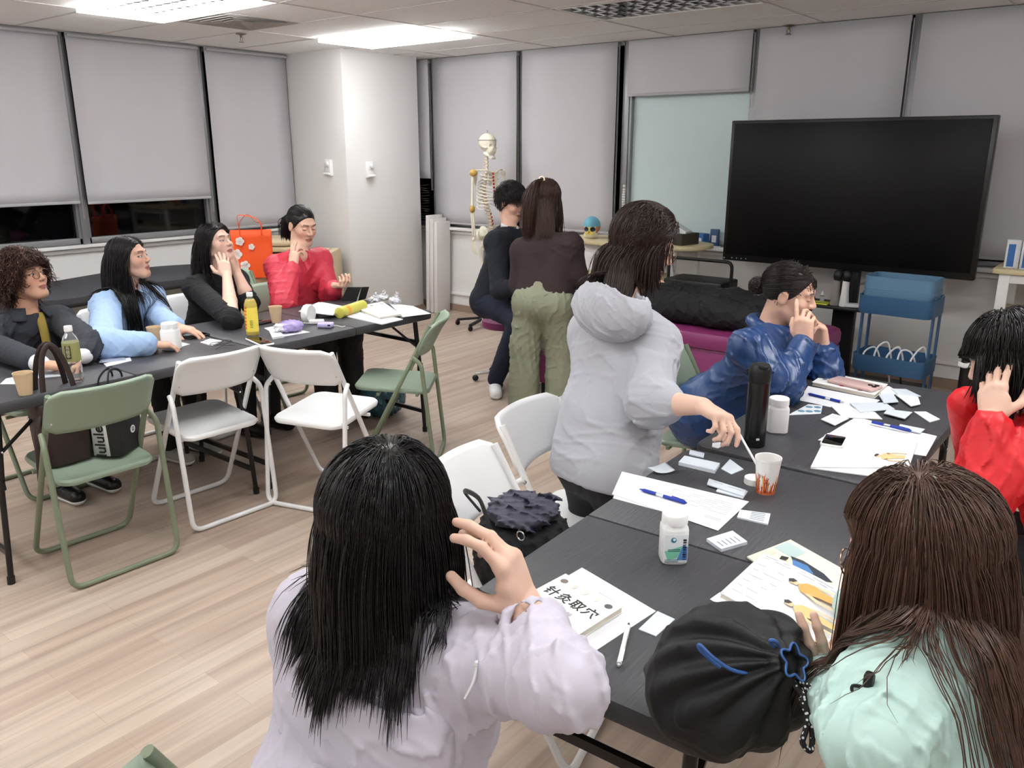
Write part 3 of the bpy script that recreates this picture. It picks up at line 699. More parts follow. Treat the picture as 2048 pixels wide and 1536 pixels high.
def pen(label, a, b, z, body, grip, tip, group='pens on the tables'):
    p0, p1 = zp(*a, z), zp(*b, z); d = nrm(p1-p0); L = np.linalg.norm(p1-p0); c = (p0+p1)/2
    o = put(MB().tube([p0, p0+d*L*0.46], 0.0048, 10), 'pen', body, label, 'pen', c, group)
    kid(MB().tube([p0+d*L*0.46, p0+d*L*0.62], 0.0046, 10), 'barrel_window', M_clear if body is not M_whiteP else body, o); kid(MB().tube([p0+d*L*0.62, p0+d*L*0.90], 0.0050, 10), 'grip', grip, o)
    kid(MB().tube([p0+d*L*0.90, p1], [0.0042, 0.0012], 10), 'tip', tip, o)
    s = nrm(np.cross(d, V3(0, 0, 1))); kid(MB().bar(p0+d*0.004+s*0.004+V3(0, 0, 0.004), p0+d*L*0.30+s*0.004+V3(0, 0, 0.005), 0.003, 0.0012).box(p0-d*0.003, (0.004, 0.004, 0.004)), 'clip', body, o)
    return o
pen('white ballpoint pen lying between the handbook and the black drawstring bag', (1238, 1328), (1258, 1246), TZ+0.006, M_whiteP, M_whiteP, M_black)
leaf('packet', 'pale translucent packet tucked against the left side of the black drawstring bag', 'packet', [(1315, 1222), (1350, 1238), (1312, 1272), (1277, 1258)], TZ, 0.002, M_card, GC)
# pill bottles
def jar(label, px, py, z, s, tall, lab=True, lidr=0.029):
    c = zp(px, py, z); t = thing('pill_bottle', label, 'bottle', c, 0.5, 'white pill bottles')
    R = 0.030*s; h = tall
    MB().lathe([(R*0.9, 0.0), (R, 0.004), (R, h*0.70), (R*0.96, h*0.74), (lidr*s*0.86, h*0.80), (lidr*s*0.86, h*0.86)], n=32, sq=2.2).build('body', M_whiteP, t)
    MB().lathe([(lidr*s, h*0.80), (lidr*s*1.01, h*0.83), (lidr*s, h*0.98), (lidr*s*0.94, h), (0.0, h)], n=36).build('lid', M_whiteP, t)
    return t, R, h
t, R, h = jar('white pill bottle with a green and blue label, nearest the camera', 1345, 1118, TZ, 1.0, 0.115)
t.rotation_euler = (0, 0, math.radians(38.5)); lb = MB(); yy = -R*1.002
lb.box((0, yy, h*0.36), (R*1.7, 0.0006, h*0.58), col=(236, 240, 244))
lb.prism([(-R*0.85, yy-0.0004, h*0.30), (R*0.5, yy-0.0004, h*0.42), (R*0.1, yy-0.0004, h*0.16), (-R*0.6, yy-0.0004, h*0.12)], (0, -0.0003, 0), col=(130, 206, 176)).prism([(R*0.1, yy-0.0008, h*0.12), (R*0.5, yy-0.0008, h*0.44), (R*0.84, yy-0.0008, h*0.40), (R*0.84, yy-0.0008, h*0.12)], (0, -0.0003, 0), col=(84, 136, 200))
for k in range(9): lb.box((R*0.62, yy-0.0012, h*(0.14+0.05*k)), (R*0.24, 0.0003, h*(0.018+0.012*(k % 3))), col=(40, 44, 60))
lb.lathe([(0.0, 0), (R*0.20, 0), (R*0.20, 0.0004), (0, 0.0004)], (-R*0.20, yy-0.0006, h*0.54), 16, rotx(math.pi/2), col=(40, 120, 150)).lathe([(0.0, 0), (R*0.11, 0), (R*0.11, 0.0006), (0, 0.0006)], (-R*0.16, yy-0.0006, h*0.55), 12, rotx(math.pi/2), col=(236, 240, 244))
for k in range(2): lb.box((-R*0.15, yy-0.0010, h*(0.34-0.035*k)), (R*0.9, 0.0003, h*0.012), col=(40, 80, 90)); lb.box((-R*0.3, yy-0.0010, h*(0.12-0.035*k)), (R*1.0, 0.0003, h*0.012), col=(30, 90, 110))
lb.build('label', M_paint, t)
# note sheets, blue pen
leaf('paper_sheet', 'lower note sheet peeping out under the sheet with the blue pen', 'paper', [(1245, 946), (1485, 1000), (1425, 1050), (1226, 996)], TZ, 0.001, group=GP)
leaf('paper_sheet', 'white note sheet with the blue pen on it, beside the paper cup', 'paper', [(1244, 943), (1498, 1003), (1436, 1061), (1224, 988)], TZ+0.0015, 0.001, group=GP, lines=textlines(7, 0.45, 0.95, 0.2, 0.55, 0.0009, 3)+[(0.82, 0.72, 0.95, 0.72, .001), (0.82, 0.76, 0.95, 0.76, .001)])
pen('blue gel pen on the note sheet beside the paper cup', (1370, 1005), (1279, 978), TZ+0.008, M_blueink, M_blueink, M_blueink)
lnp = [(0.45, 0.2+0.16*k, 0.85, 0.2+0.16*k, 0.0014) for k in range(5)]
leaf('needle_packet', 'stack of long white packets near the grey hoodie hem', 'packet', [(1369, 911), (1440, 926), (1430, 941), (1357, 924)], TZ, 0.010, M_card, GC)
leaf('packet', 'opened packet with a blue dot, left of the orange patterned cup', 'packet', [(1460, 918), (1487, 938), (1463, 948), (1442, 937)], TZ, 0.002, M_card, GC)
leaf('needle_packet', 'torn packet lying on the table beside the long white packets', 'packet', [(1380, 899), (1409, 906), (1407, 915), (1378, 908)], TZ, 0.003, M_card, GC)
leaf('needle_packet', 'crumpled clear packet on the table edge by the grey hoodie', 'packet', [(1296, 937), (1330, 926), (1350, 944), (1312, 948)], TZ, 0.004, M_card, GC, curl=0.006)
leaf('needle_packet', 'upper of two packets left of the orange patterned cup, printed with lines', 'packet', [(1418, 957), (1492, 980), (1488, 992), (1414, 968)], TZ+0.004, 0.003, M_card, GC, lines=[(0.15, 0.3, 0.4, 0.3, .0012), (0.55, 0.3, 0.9, 0.3, .0012)])
leaf('needle_packet', 'lower of two packets left of the orange patterned cup', 'packet', [(1440, 970), (1496, 982), (1486, 996), (1432, 982)], TZ, 0.003, M_card, GC)
leaf('needle_packet', 'packet with five dark lines right of the note sheet corner', 'packet', [(1480, 1019), (1541, 1027), (1536, 1048), (1474, 1034)], TZ, 0.004, M_card, GC, lines=[(0.4, 0.15+0.17*k, 0.85, 0.15+0.17*k, 0.0012) for k in range(5)], inkm=M_ink)
leaf('needle_packet', 'fan of packets with printed lines between the note sheet and the open book', 'packet', [(1465, 1061), (1495, 1083), (1443, 1098), (1413, 1077)], TZ, 0.008, M_card, GC, lines=lnp, inkm=M_ink)
leaf('scrap', 'small torn white scrap in front of the black flask', 'scrap', [(1425, 886), (1440, 884), (1447, 890), (1436, 896), (1424, 893)], TZ, 0.002)
# cup lid and cups
c = zp(1507, 966, TZ); put(MB().lathe([(0.026, 0), (0.0265, 0.003), (0.0255, 0.017), (0.022, 0.019), (0, 0.019)], c, 28), 'bottle_cap', M_whiteP, 'white screw cap lying beside the orange patterned cup', 'cap', c)
M_cupw = mat('paper_cup_white', (240, 238, 236), 0.55); M_leafm = mat('leaf_print', (226, 110, 40), 0.55, attr=True)
def patterned_cup(label, c, r0, r1, h, straw=True, seed=1):
    t = thing('paper_cup', label, 'cup', c, 0, 'paper cups with an orange leaf print')
    MB().lathe([(r0*0.9, 0.004), (r0, 0.0), (r1, h-0.004), (r1*1.03, h-0.003), (r1*1.03, h+0.003), (r1*0.97, h+0.002), (r1*0.95, h-0.002), (r0*0.95, 0.006), (0, 0.006)], n=36).build('cup_body', M_cupw, t)
    r_ = random.Random(seed); lf = MB()
    def P(a, z): rr = r0+(r1-r0)*z/h+0.0006; return V3(rr*math.cos(a), rr*math.sin(a), z)
    for k in range(46):
        a = r_.uniform(0, 6.283); z0 = r_.uniform(0.001, 0.012); top = r_.uniform(0.25, 0.62)*h; tw = r_.uniform(-0.25, 0.25); cc = r_.choice([(232, 96, 30), (240, 140, 50), (206, 70, 26), (170, 80, 40), (246, 176, 90)])
        n_ = 6; pts = [P(a+tw*t/n_, z0+(top-z0)*t/n_) for t in range(n_+1)]
        lf.tube(pts, [0.0013]*n_+[0.0004], 4, col=cc)
        for q in range(2):
            zz = top*r_.uniform(0.5, 1.0); aa = a+tw*zz/top; dl = r_.choice([-1, 1])*r_.uniform(0.10, 0.22); cc2 = r_.choice([(232, 96, 30), (150, 60, 36), (240, 150, 60), (120, 76, 50)])
            m_ = P(aa+dl*0.5, zz+0.006); e_ = P(aa+dl, zz+0.012); s_ = P(aa, zz)
            lf.add([s_, m_+V3(0, 0, -0.003), e_, m_+V3(0, 0, 0.004)], [[0, 1, 2, 3]], cc2)
    for k in range(40):
        a = 6.283*k/40; lf.add([P(a, 0.001), P(a+0.16, 0.001), P(a+0.10, 0.012+0.008*r_.random()), P(a+0.03, 0.010)], [[0, 1, 2, 3]], (236, 106, 36))
    lf.build('leaf_print', M_leafm, t, angle=None)
    if straw: MB().lathe([(r1*0.9, h*0.72), (0, h*0.72)], n=24).build('drink', mat('drink', (216, 206, 190), 0.1), t)
    return t
c = zp(1531, 984, TZ); patterned_cup('white paper cup with orange leaf print, being stirred by the woman in grey', c, 0.0235, 0.034, 0.098)
a, b = J(1470, 852, 2.30), c+V3(0.004, 0.004, 0.02)
put(MB().tube([a, b], 0.0032, 8), 'stirrer', M_whiteP, 'white stirring stick between the grey hoodie woman\'s hand and the cup', 'stirrer', (a+b)/2)
c2 = zp(1548, 1346, TZ); patterned_cup('paper cup with orange leaf print mostly hidden behind the black drawstring bag', c2, 0.0235, 0.033, 0.09, False, 4)
# open book and magazine
leaf('magazine', 'cream magazine with a woman in a blue dress on it, under the open book', 'magazine', [(1581, 1079), (1722, 1158), (1640, 1205), (1494, 1113)], TZ, 0.004, mat('cream_cover', (232, 228, 206), 0.45))
mg = [o for o in COL.objects if o.name == 'magazine'][0]; q = quad([(1581, 1079), (1722, 1158), (1640, 1205), (1494, 1113)], TZ+0.0045)
pm = MB()
def blob(pts, cc, q=q, dz=0.0): pm.prism([uvp(q, u, v)+V3(0, 0, dz) for u, v in pts], (0, 0, 0.0003), col=cc)
blob([(0.02, 0.1), (0.30, 0.1), (0.30, 0.42), (0.02, 0.42)], (176, 196, 196)); blob([(0.02, 0.5), (0.12, 0.5), (0.12, 0.95), (0.02, 0.95)], (206, 206, 190))
blob([(0.26, 0.40), (0.40, 0.34), (0.70, 0.36), (0.86, 0.44), (0.70, 0.66), (0.46, 0.62)], (44, 52, 62), dz=0.0004); blob([(0.32, 0.46), (0.50, 0.40), (0.64, 0.50), (0.58, 0.60), (0.40, 0.58)], (72, 122, 178), dz=0.0008)
blob([(0.66, 0.64), (0.92, 0.60), (0.93, 0.70), (0.70, 0.76)], (178, 50, 60), dz=0.0008); blob([(0.20, 0.52), (0.27, 0.46), (0.30, 0.56), (0.23, 0.62)], (40, 36, 34), dz=0.0008); blob([(0.28, 0.54), (0.48, 0.66), (0.62, 0.78), (0.58, 0.80), (0.40, 0.70)], (236, 206, 186), dz=0.0010)
kid(pm, 'cover_picture', M_paint, mg)
def figure_print(par, q, u0, v0, su, sv, cc, z=0.0006):
    m = MB(); F = lambda pts: [uvp(q, u0+su*a, v0+sv*b)+V3(0, 0, z) for a, b in pts]
    m.prism(F([(0.02, 0.40), (0.10, 0.32), (0.20, 0.42), (0.17, 0.58), (0.06, 0.60)]), (0, 0, 0.0003), col=(226, 190, 150)); m.prism([p+V3(0, 0, 0.0003) for p in F([(0.0, 0.42), (0.06, 0.30), (0.14, 0.34), (0.10, 0.50), (0.03, 0.56)])], (0, 0, 0.0003), col=(60, 58, 58))
    m.prism(F([(0.20, 0.44), (0.28, 0.22), (0.40, 0.18), (0.55, 0.30), (0.78, 0.34), (0.95, 0.34), (0.95, 0.66), (0.78, 0.66), (0.55, 0.70), (0.40, 0.82), (0.28, 0.78), (0.20, 0.56)]), (0, 0, 0.0003), col=cc)
    m.prism(F([(0.34, 0.20), (0.60, 0.08), (0.98, 0.12), (0.98, 0.20), (0.62, 0.18), (0.40, 0.30)]), (0, 0, 0.0003), col=(232, 200, 160)); m.prism(F([(0.34, 0.80), (0.60, 0.98), (1.0, 0.95), (1.0, 0.87), (0.62, 0.86), (0.42, 0.72)]), (0, 0, 0.0003), col=(232, 200, 160))
    kid(m, 'anatomy_picture', M_paint, par)
bz = TZ+0.0055
qb = quad([(1527, 1104), (1745, 1212), (1672, 1322), (1440, 1184)], bz+0.028); cb_ = sum(qb)/4
ob = put(MB().prism([p+(cb_-p)*0.02-V3(0, 0, 0.002) for p in qb], (0, 0, -0.024)), 'book', M_pages, 'open anatomy book with two orange torso figures, held by the woman in mint', 'book', (cb_[0], cb_[1], bz))
def page(u, v): p = uvp(qb, u, v); return p+V3(0, 0, 0.006*math.sin(min(1, u*1.2)*math.pi)*(1-0.4*v)-0.002)
kid(MB().grid(page, 14, 8), 'page', M_paper, ob, solid=0.0006); kid(MB().prism([p-V3(0, 0, 0.0265) for p in qb], (0, 0, -0.0014)), 'back_cover', M_cover, ob)
qb2 = quad([(1440, 1184), (1672, 1322), (1655, 1338), (1420, 1198)], bz+0.016); kid(MB().prism(qb2, (0, 0, -0.0012)), 'page', M_paper, ob)
qt = [page(0.02, 0.05)+V3(0, 0, 0.002), page(0.95, 0.05)+V3(0, 0, 0.008), page(0.95, 0.95)+V3(0, 0, 0.008), page(0.02, 0.95)+V3(0, 0, 0.002)]
figure_print(ob, [p+V3(0, 0, 0.002) for p in qt], 0.36, 0.10, 0.55, 0.34, (222, 166, 92), 0.001); figure_print(ob, [p+V3(0, 0, 0.002) for p in qt], 0.46, 0.52, 0.50, 0.30, (226, 190, 130), 0.001)
tl = MB()
for u0, v0, u1, v1, w in textlines(6, 0.05, 0.32, 0.25, 0.85, 0.0009, 8)+textlines(2, 0.05, 0.9, 0.05, 0.09, 0.0009, 9): tl.bar(page(u0, v0)+V3(0, 0, 0.0012), page(u1, v1)+V3(0, 0, 0.0012), w, 0.0004)
kid(tl, 'print', M_inkl, ob)
# flask and second pill bottle
c = zp(1508, 890, TZ); fk = thing('vacuum_flask', 'tall black vacuum flask beside the white pill bottle', 'flask', c)
M_flask = mat('black_gloss', (20, 20, 22), 0.22, spec=0.6)
MB().lathe([(0.030, 0.0), (0.033, 0.003), (0.033, 0.205), (0.031, 0.212)], n=32).build('flask_body', M_flask, fk)
MB().lathe([(0.034, 0.207), (0.0345, 0.212), (0.0345, 0.240), (0.032, 0.252), (0.026, 0.262), (0, 0.264)], n=32).box((0.018, -0.02, 0.258), (0.03, 0.02, 0.014), 0.004).box((-0.034, 0.0, 0.235), (0.012, 0.02, 0.02), 0.003).build('flask_lid', M_black, fk)
MB().box((0.0322*0.62, -0.0322*0.785, 0.03), (0.010, 0.002, 0.007), R=rotz(math.radians(38))).build('sticker', M_whiteP, fk)
t, R, h = jar('white pill bottle beside the black flask', 1553, 862, TZ, 1.1, 0.115)
# --- far right table
t, q = book('white book under the pink phone, in front of the woman in blue', [(1652, 745), (1776, 768), (1750, 790), (1624, 764)], TZ+0.0015, 0.014)
for u, v, cc in ((0.2, 0.3, (110, 80, 80)), (0.45, 0.85, (200, 90, 90)), (0.12, 0.6, (120, 110, 110)), (0.75, 0.9, (150, 120, 120)), (0.9, 0.3, (90, 80, 80))):
    pos = uvp(q, u, v)+V3(0, 0, 0.0006); ic = MB().prism([pos+V3(0.010*math.cos(6.283*i/10), 0.008*math.sin(6.283*i/10), 0) for i in range(10)], (0, 0, 0.0003), col=cc); kid(ic, 'cover_picture', M_paint, t)
def phone(label, pix, z, body, screen=True, th=0.009, group='mobile phones on the tables'):
    q = quad(pix, z+th); c = sum(q)/4; ax = nrm(q[1]-q[0]); L, W = np.linalg.norm(q[1]-q[0]), np.linalg.norm(q[3]-q[0]); ang = math.atan2(ax[1], ax[0])
    t = thing('phone', label, 'phone', (c[0], c[1], z), ang, group); mb = MB(); slab(mb, rrect(-L/2, L/2, -W/2, W/2, 0.010), 0.0002, th, 0.003); mb.build('phone_body', body, t)
    mb = MB(); k = -1 if screen else 1
    if screen: slab(mb, rrect(-L/2+0.004, L/2-0.004, -W/2+0.004, W/2-0.004, 0.008), th-0.0005, th+0.0006, 0.0002); mb.build('phone_screen', M_phoneglass, t)
    else:
        for a, b in ((0.0, 0.0), (0.02, 0.012), (0.02, -0.010)): mb.lathe([(0.009, 0), (0.009, 0.002), (0, 0.002)], (L/2-0.035+a, b+W*0.1, th), 14)
        mb.build('camera_lens', M_black, t)
    return t
phone('phone in a clear pink case lying on a white book', [(1672, 750), (1762, 770), (1748, 781), (1660, 760)], TZ+0.017, mat('pink_case', (214, 180, 176), 0.25), False, 0.011)
leaf('paper_sheet', 'white sheet with a blue pen, at the elbow of the woman in blue', 'paper', [(1616, 772), (1760, 800), (1722, 828), (1598, 800)], TZ, 0.001, group=GP)
pen('dark blue pen on the sheet at the elbow of the woman in blue', (1619, 788), (1688, 805), TZ+0.007, M_blueink, M_blueink, M_chrome)
stk = leaf('sticker_sheet', 'sheet of round blue stickers beside the second white pill bottle', 'stickers', [(1617, 808), (1645, 811), (1642, 827), (1576, 830)], TZ, 0.0015, mat('sticker_backing', (226, 232, 236), 0.4))
sm = MB(); q = quad([(1617, 808), (1645, 811), (1642, 827), (1576, 830)], TZ+0.002)
for u, v in ((0.3, 0.25), (0.75, 0.25), (0.22, 0.65), (0.55, 0.7), (0.85, 0.7)):
    pos = uvp(q, u, v); sm.lathe([(0.012, 0), (0.012, 0.0006), (0, 0.0006)], pos, 14)
kid(sm, 'sticker', mat('sticker_blue', (110, 150, 176), 0.4), stk)
heap = [([(1748, 775), (1778, 772), (1800, 785), (1770, 795)], 'packet heap edge beside the book, nearest the white book'), ([(1782, 777), (1812, 778), (1842, 792), (1800, 792)], 'uppermost white packet of the heap behind the pens'), ([(1790, 788), (1836, 793), (1841, 808), (1822, 812)], 'white packet at the right end of the heap'), ([(1757, 788), (1785, 786), (1797, 803), (1768, 806)], 'greyish clear packet in the middle of the heap'),
        ([(1662, 812), (1750, 824), (1765, 838), (1685, 834)], 'folded leaflet below the heap of packets'), ([(1700, 806), (1770, 805), (1790, 818), (1720, 824)], 'crinkled white packet next to the folded leaflet'), ([(1642, 838), (1665, 827), (1698, 836), (1670, 850)], 'packet with two dark marks left of the open booklet'),
        ([(1775, 818), (1825, 824), (1810, 837), (1768, 826)], 'white box-like packet right of the folded leaflet'), ([(1828, 823), (1852, 823), (1880, 838), (1860, 844)], 'pale packet lying alone near the right table edge'), ([(1800, 848), (1850, 858), (1840, 866), (1796, 856)], 'pale packet under the end of the dark blue pen')]
for k, (pix, lab) in enumerate(heap): leaf('needle_packet', lab, 'packet', pix, TZ+0.0015+0.0022*(k % 4), 0.003, M_card if k % 2 else M_paper, GC, lines=lnp[:3] if k in (4, 6) else ())
leaf('paper_sheet', 'large white sheet under the open booklet on the far table', 'paper', [(1712, 834), (1874, 872), (1852, 912), (1636, 880)], TZ, 0.001, group=GP)
bkt = leaf('booklet', 'open booklet with a small yellow figure, near the top of the chestnut hair', 'booklet', [(1655, 866), (1835, 884), (1818, 935), (1621, 934)], TZ+0.0015, 0.006, M_paper)
q = quad([(1655, 866), (1835, 884), (1818, 935), (1621, 934)], TZ+0.0078); figure_print(bkt, q, 0.60, 0.45, 0.34, 0.36, (228, 196, 140)); 
leaf('booklet', 'second booklet lying under the open booklet, its lower edge showing', 'booklet', [(1640, 905), (1800, 918), (1790, 958), (1622, 936)], TZ+0.001, 0.003, M_paper)
pen('dark blue pen on the large sheet behind the open booklet', (1820, 861), (1736, 842), TZ+0.012, M_blueink, M_blueink, M_whiteP)
phone('white phone with a black screen, beside the open booklet', [(1656, 868), (1701, 875), (1680, 892), (1633, 885)], TZ+0.002, M_whiteP, True, 0.013)
# --- black drawstring bag
M_bagb = mat('black_nylon', (17, 18, 21), 0.62, bump=0.12, bscale=30); M_trimb = mat('blue_piping', (56, 96, 160), 0.5); M_cord = bpy.data.materials.new('speckled_cord')
def speckle():
    m = M_cord; m.use_nodes = True; nt = m.node_tree; b = nt.nodes['Principled BSDF']; tc = nt.nodes.new('ShaderNodeTexCoord'); vo = nt.nodes.new('ShaderNodeTexVoronoi'); vo.inputs['Scale'].default_value = 170
    cr = nt.nodes.new('ShaderNodeValToRGB'); cr.color_ramp.interpolation = 'CONSTANT'; cr.color_ramp.elements[0].color = (0.75, 0.75, 0.75, 1); cr.color_ramp.elements[1].color = (0.01, 0.01, 0.011, 1); cr.color_ramp.elements[1].position = 0.30
    nt.links.new(tc.outputs['Object'], vo.inputs['Vector']); nt.links.new(vo.outputs['Distance'], cr.inputs[0]); nt.links.new(cr.outputs[0], b.inputs['Base Color']); b.inputs['Roughness'].default_value = 0.8
speckle()
# ================================================================== people: implicit-surface body builder
f32 = np.float32
def A3(a): return np.asarray(a, f32)
def cap(a, b, r1, r2=None):
    a, b = A3(a), A3(b); r2 = r1 if r2 is None else r2; ba = b-a; L2 = float(ba@ba)+1e-9
    def fn(p):
        pa = p-a; h = np.clip((pa@ba)/L2, 0, 1)
        return np.linalg.norm(pa-h[..., None]*ba, axis=-1)-(r1+(r2-r1)*h)
    m = max(r1, r2); return fn, np.minimum(a, b)-m, np.maximum(a, b)+m
def ell(c, r, R=None):
    c, r = A3(c), A3(r); R = None if R is None else A3(R)
    def fn(p):
        q = p-c
        if R is not None: q = q@R
        k0 = np.linalg.norm(q/r, axis=-1); k1 = np.linalg.norm(q/(r*r), axis=-1)
        return k0*(k0-1)/np.maximum(k1, 1e-6)
    m = float(max(r)); return fn, c-m, c+m
def flatcap(a, b, r1, r2, nrm_, fl):                # capsule squashed along the direction nrm_ by the factor fl
    a, b, n = A3(a), A3(b), A3(nrm(nrm_)); ba = b-a; L2 = float(ba@ba)+1e-9
    def fn(p):
        pa = p-a; h = np.clip((pa@ba)/L2, 0, 1); q = pa-h[..., None]*ba; s = q@n
        q = q+(s*(1/fl-1))[..., None]*n
        r = r1+(r2-r1)*h
        return (np.linalg.norm(q, axis=-1)-r)*min(1.0, fl*1.25)
    m = max(r1, r2); return fn, np.minimum(a, b)-m, np.maximum(a, b)+m
def plane(c, n):
    c, n = A3(c), A3(nrm(n)); return (lambda p: (p-c)@n), c, c
def smin(a, b, k):
    if k <= 0: return np.minimum(a, b)
    h = np.clip(0.5+0.5*(b-a)/k, 0, 1); return b+(a-b)*h-k*h*(1-h)
def sdf_eval(ops, p):
    d = np.full(p.shape[:-1], 9.0, f32)
    for op, pr_, k in ops:
        e = pr_[0](p)
        if op == 'u': d = smin(d, e, k)
        elif op == 's': d = -smin(-d, e, k)
        elif op == 'i': d = -smin(-d, -e, k)
        elif op == 'n': d = d+e
    return d
def sdf_mesh(ops, h, blk=8):
    los = np.array([o[1][1] for o in ops if o[0] == 'u']); his = np.array([o[1][2] for o in ops if o[0] == 'u'])
    lo = los.min(0)-0.03; hi = his.max(0)+0.03
    nb = np.ceil((hi-lo)/(h*blk)).astype(int)+1
    ix = np.stack(np.meshgrid(*[np.arange(k) for k in nb], indexing='ij'), -1).reshape(-1, 3)
    cen = (lo+(ix+0.5)*blk*h).astype(f32); hd = blk*h*0.88
    cd = sdf_eval(ops, cen)
    per = {i: o[1][0](cen) for i, o in enumerate(ops) if o[0] == 'u'}
    act = np.abs(cd) < hd*1.5+0.03
    D = np.repeat(np.repeat(np.repeat(cd.reshape(nb), blk, 0), blk, 1), blk, 2)
    aid = np.nonzero(act)[0]
    off = (np.stack(np.meshgrid(*[np.arange(blk)]*3, indexing='ij'), -1).reshape(-1, 3)*h).astype(f32)
    D6 = D.reshape(nb[0], blk, nb[1], blk, nb[2], blk)
    for s in range(0, len(aid), 800):
        ids = aid[s:s+800]
        P = (lo+ix[ids]*blk*h).astype(f32)[:, None, :]+off[None]
        d = np.full(P.shape[:2], 9.0, f32)
        for i, (op, pr_, k) in enumerate(ops):
            if op == 'u':
                sel = per[i][ids] < cd[ids]+hd*2.6+k+0.03
                if sel.any(): d[sel] = smin(d[sel], pr_[0](P[sel]), k)
            else:
                e = pr_[0](P)
                if op == 's': d = -smin(-d, e, k)
                elif op == 'i': d = -smin(-d, -e, k)
                else: d = d+e
        b = ix[ids]
        D6[b[:, 0], :, b[:, 1], :, b[:, 2], :] = d.reshape(-1, blk, blk, blk)
    I = D < 0
    sh = np.array(D.shape)-1
    cnt = np.zeros(sh, np.int8)
    cor = [(a, b, c) for a in (0, 1) for b in (0, 1) for c in (0, 1)]
    for a, b, c in cor: cnt += I[a:a+sh[0], b:b+sh[1], c:c+sh[2]]
    cells = np.argwhere((cnt > 0) & (cnt < 8))
    vid = np.full(sh, -1, np.int32); vid[cells[:, 0], cells[:, 1], cells[:, 2]] = np.arange(len(cells))
    val = np.stack([D[cells[:, 0]+a, cells[:, 1]+b, cells[:, 2]+c] for a, b, c in cor], 1)
    acc = np.zeros((len(cells), 3)); num = np.zeros(len(cells))
    for i in range(8):
        for j in range(i+1, 8):
            ci, cj = np.array(cor[i]), np.array(cor[j])
            if np.abs(ci-cj).sum() != 1: continue
            a, b = val[:, i], val[:, j]; m = (a < 0) != (b < 0)
            t = np.where(m, a/np.where(a-b == 0, 1, a-b), 0)
            acc += np.where(m[:, None], ci+(cj-ci)*t[:, None], 0); num += m
    V = lo+(cells+acc/num[:, None])*h
    F = []
    for ax in range(3):
        o1, o2 = [(1, 2), (2, 0), (0, 1)][ax]
        e = np.zeros(3, int); e[ax] = 1
        s0 = I[:sh[0], :sh[1], :sh[2]]; s1 = I[e[0]:e[0]+sh[0], e[1]:e[1]+sh[1], e[2]:e[2]+sh[2]]
        q = np.argwhere(s0 != s1); q = q[(q[:, o1] > 0) & (q[:, o2] > 0)]
        d1 = np.zeros(3, int); d1[o1] = 1; d2 = np.zeros(3, int); d2[o2] = 1
        g = lambda r: vid[r[:, 0], r[:, 1], r[:, 2]]
        quad = np.stack([g(q), g(q-d1), g(q-d1-d2), g(q-d2)], 1)
        fl = s0[q[:, 0], q[:, 1], q[:, 2]]
        quad[~fl] = quad[~fl][:, ::-1]
        F.append(quad)
    F = np.vstack(F); F = F[(F >= 0).all(1)]
    return V, F
def mesh_np(name, V, F, col=None):
    me = bpy.data.meshes.new(name); nv, nf = len(V), len(F); k = F.shape[1]
    me.vertices.add(nv); me.vertices.foreach_set('co', np.asarray(V, f32).ravel())
    me.loops.add(nf*k); me.loops.foreach_set('vertex_index', F.astype(np.int32).ravel())
    me.polygons.add(nf); me.polygons.foreach_set('loop_start', np.arange(nf, dtype=np.int32)*k)
    me.update(calc_edges=True)
    if col is not None:
        at = me.color_attributes.new('col', 'FLOAT_COLOR', 'POINT')
        at.data.foreach_set('color', np.concatenate([col, np.ones((nv, 1))], 1).astype(f32).ravel())
    return me
def obj_np(name, V, F, m, parent=None, col=None, org=None, angle=None, relax=0):
    V = np.asarray(V, float)
    if org is not None: V = V-np.asarray(org)
    o = link_mesh(name, mesh_np(name, V, F, col), m, parent, angle=angle)
    if relax:
        md = o.modifiers.new('relax', 'SMOOTH'); md.factor = 0.5; md.iterations = relax
    return o

# ---- cloth folds: ridged, warped waves
def folds(amp, freq, seed=0, gate=None, aniso=(1, 1, 1)):
    r = np.random.default_rng(seed); K = A3(r.normal(size=(5, 3))); K /= np.linalg.norm(K, axis=1, keepdims=True); K *= A3(aniso)
    W = A3(r.normal(size=(4, 3))); ph = r.uniform(0, 6.28, 9)
    fr = freq*np.array([1.0, 1.27, 0.8, 1.6, 2.1])*2.5; am = np.array([1, 0.8, 0.9, 0.45, 0.3])
    def fn(p):
        q = p+0.035*np.stack([np.sin(p@W[0]*13+ph[5]), np.sin(p@W[1]*12+ph[6]), np.sin(p@W[2]*14+ph[7])], -1).astype(f32)
        s = np.zeros(p.shape[:-1], f32)
        for i in range(5): s += am[i]*(0.5-np.minimum(np.abs(np.sin(q@K[i]*fr[i]+ph[i]))*1.6, 1.0))
        s = -amp*np.clip(s, -1.2, 1.4)
        if gate is not None: s = s*gate(p)
        return s.astype(f32)
    return fn, None, None
def near(pts, r, base=0.35, peak=1.0):             # more folds near the given joints
    pts = [A3(q) for q in pts]
    def g(p):
        m = np.zeros(p.shape[:-1], f32)
        for q in pts: m = np.maximum(m, np.exp(-((p-q)**2).sum(-1)/(r*r)))
        return base+(peak-base)*m
    return g

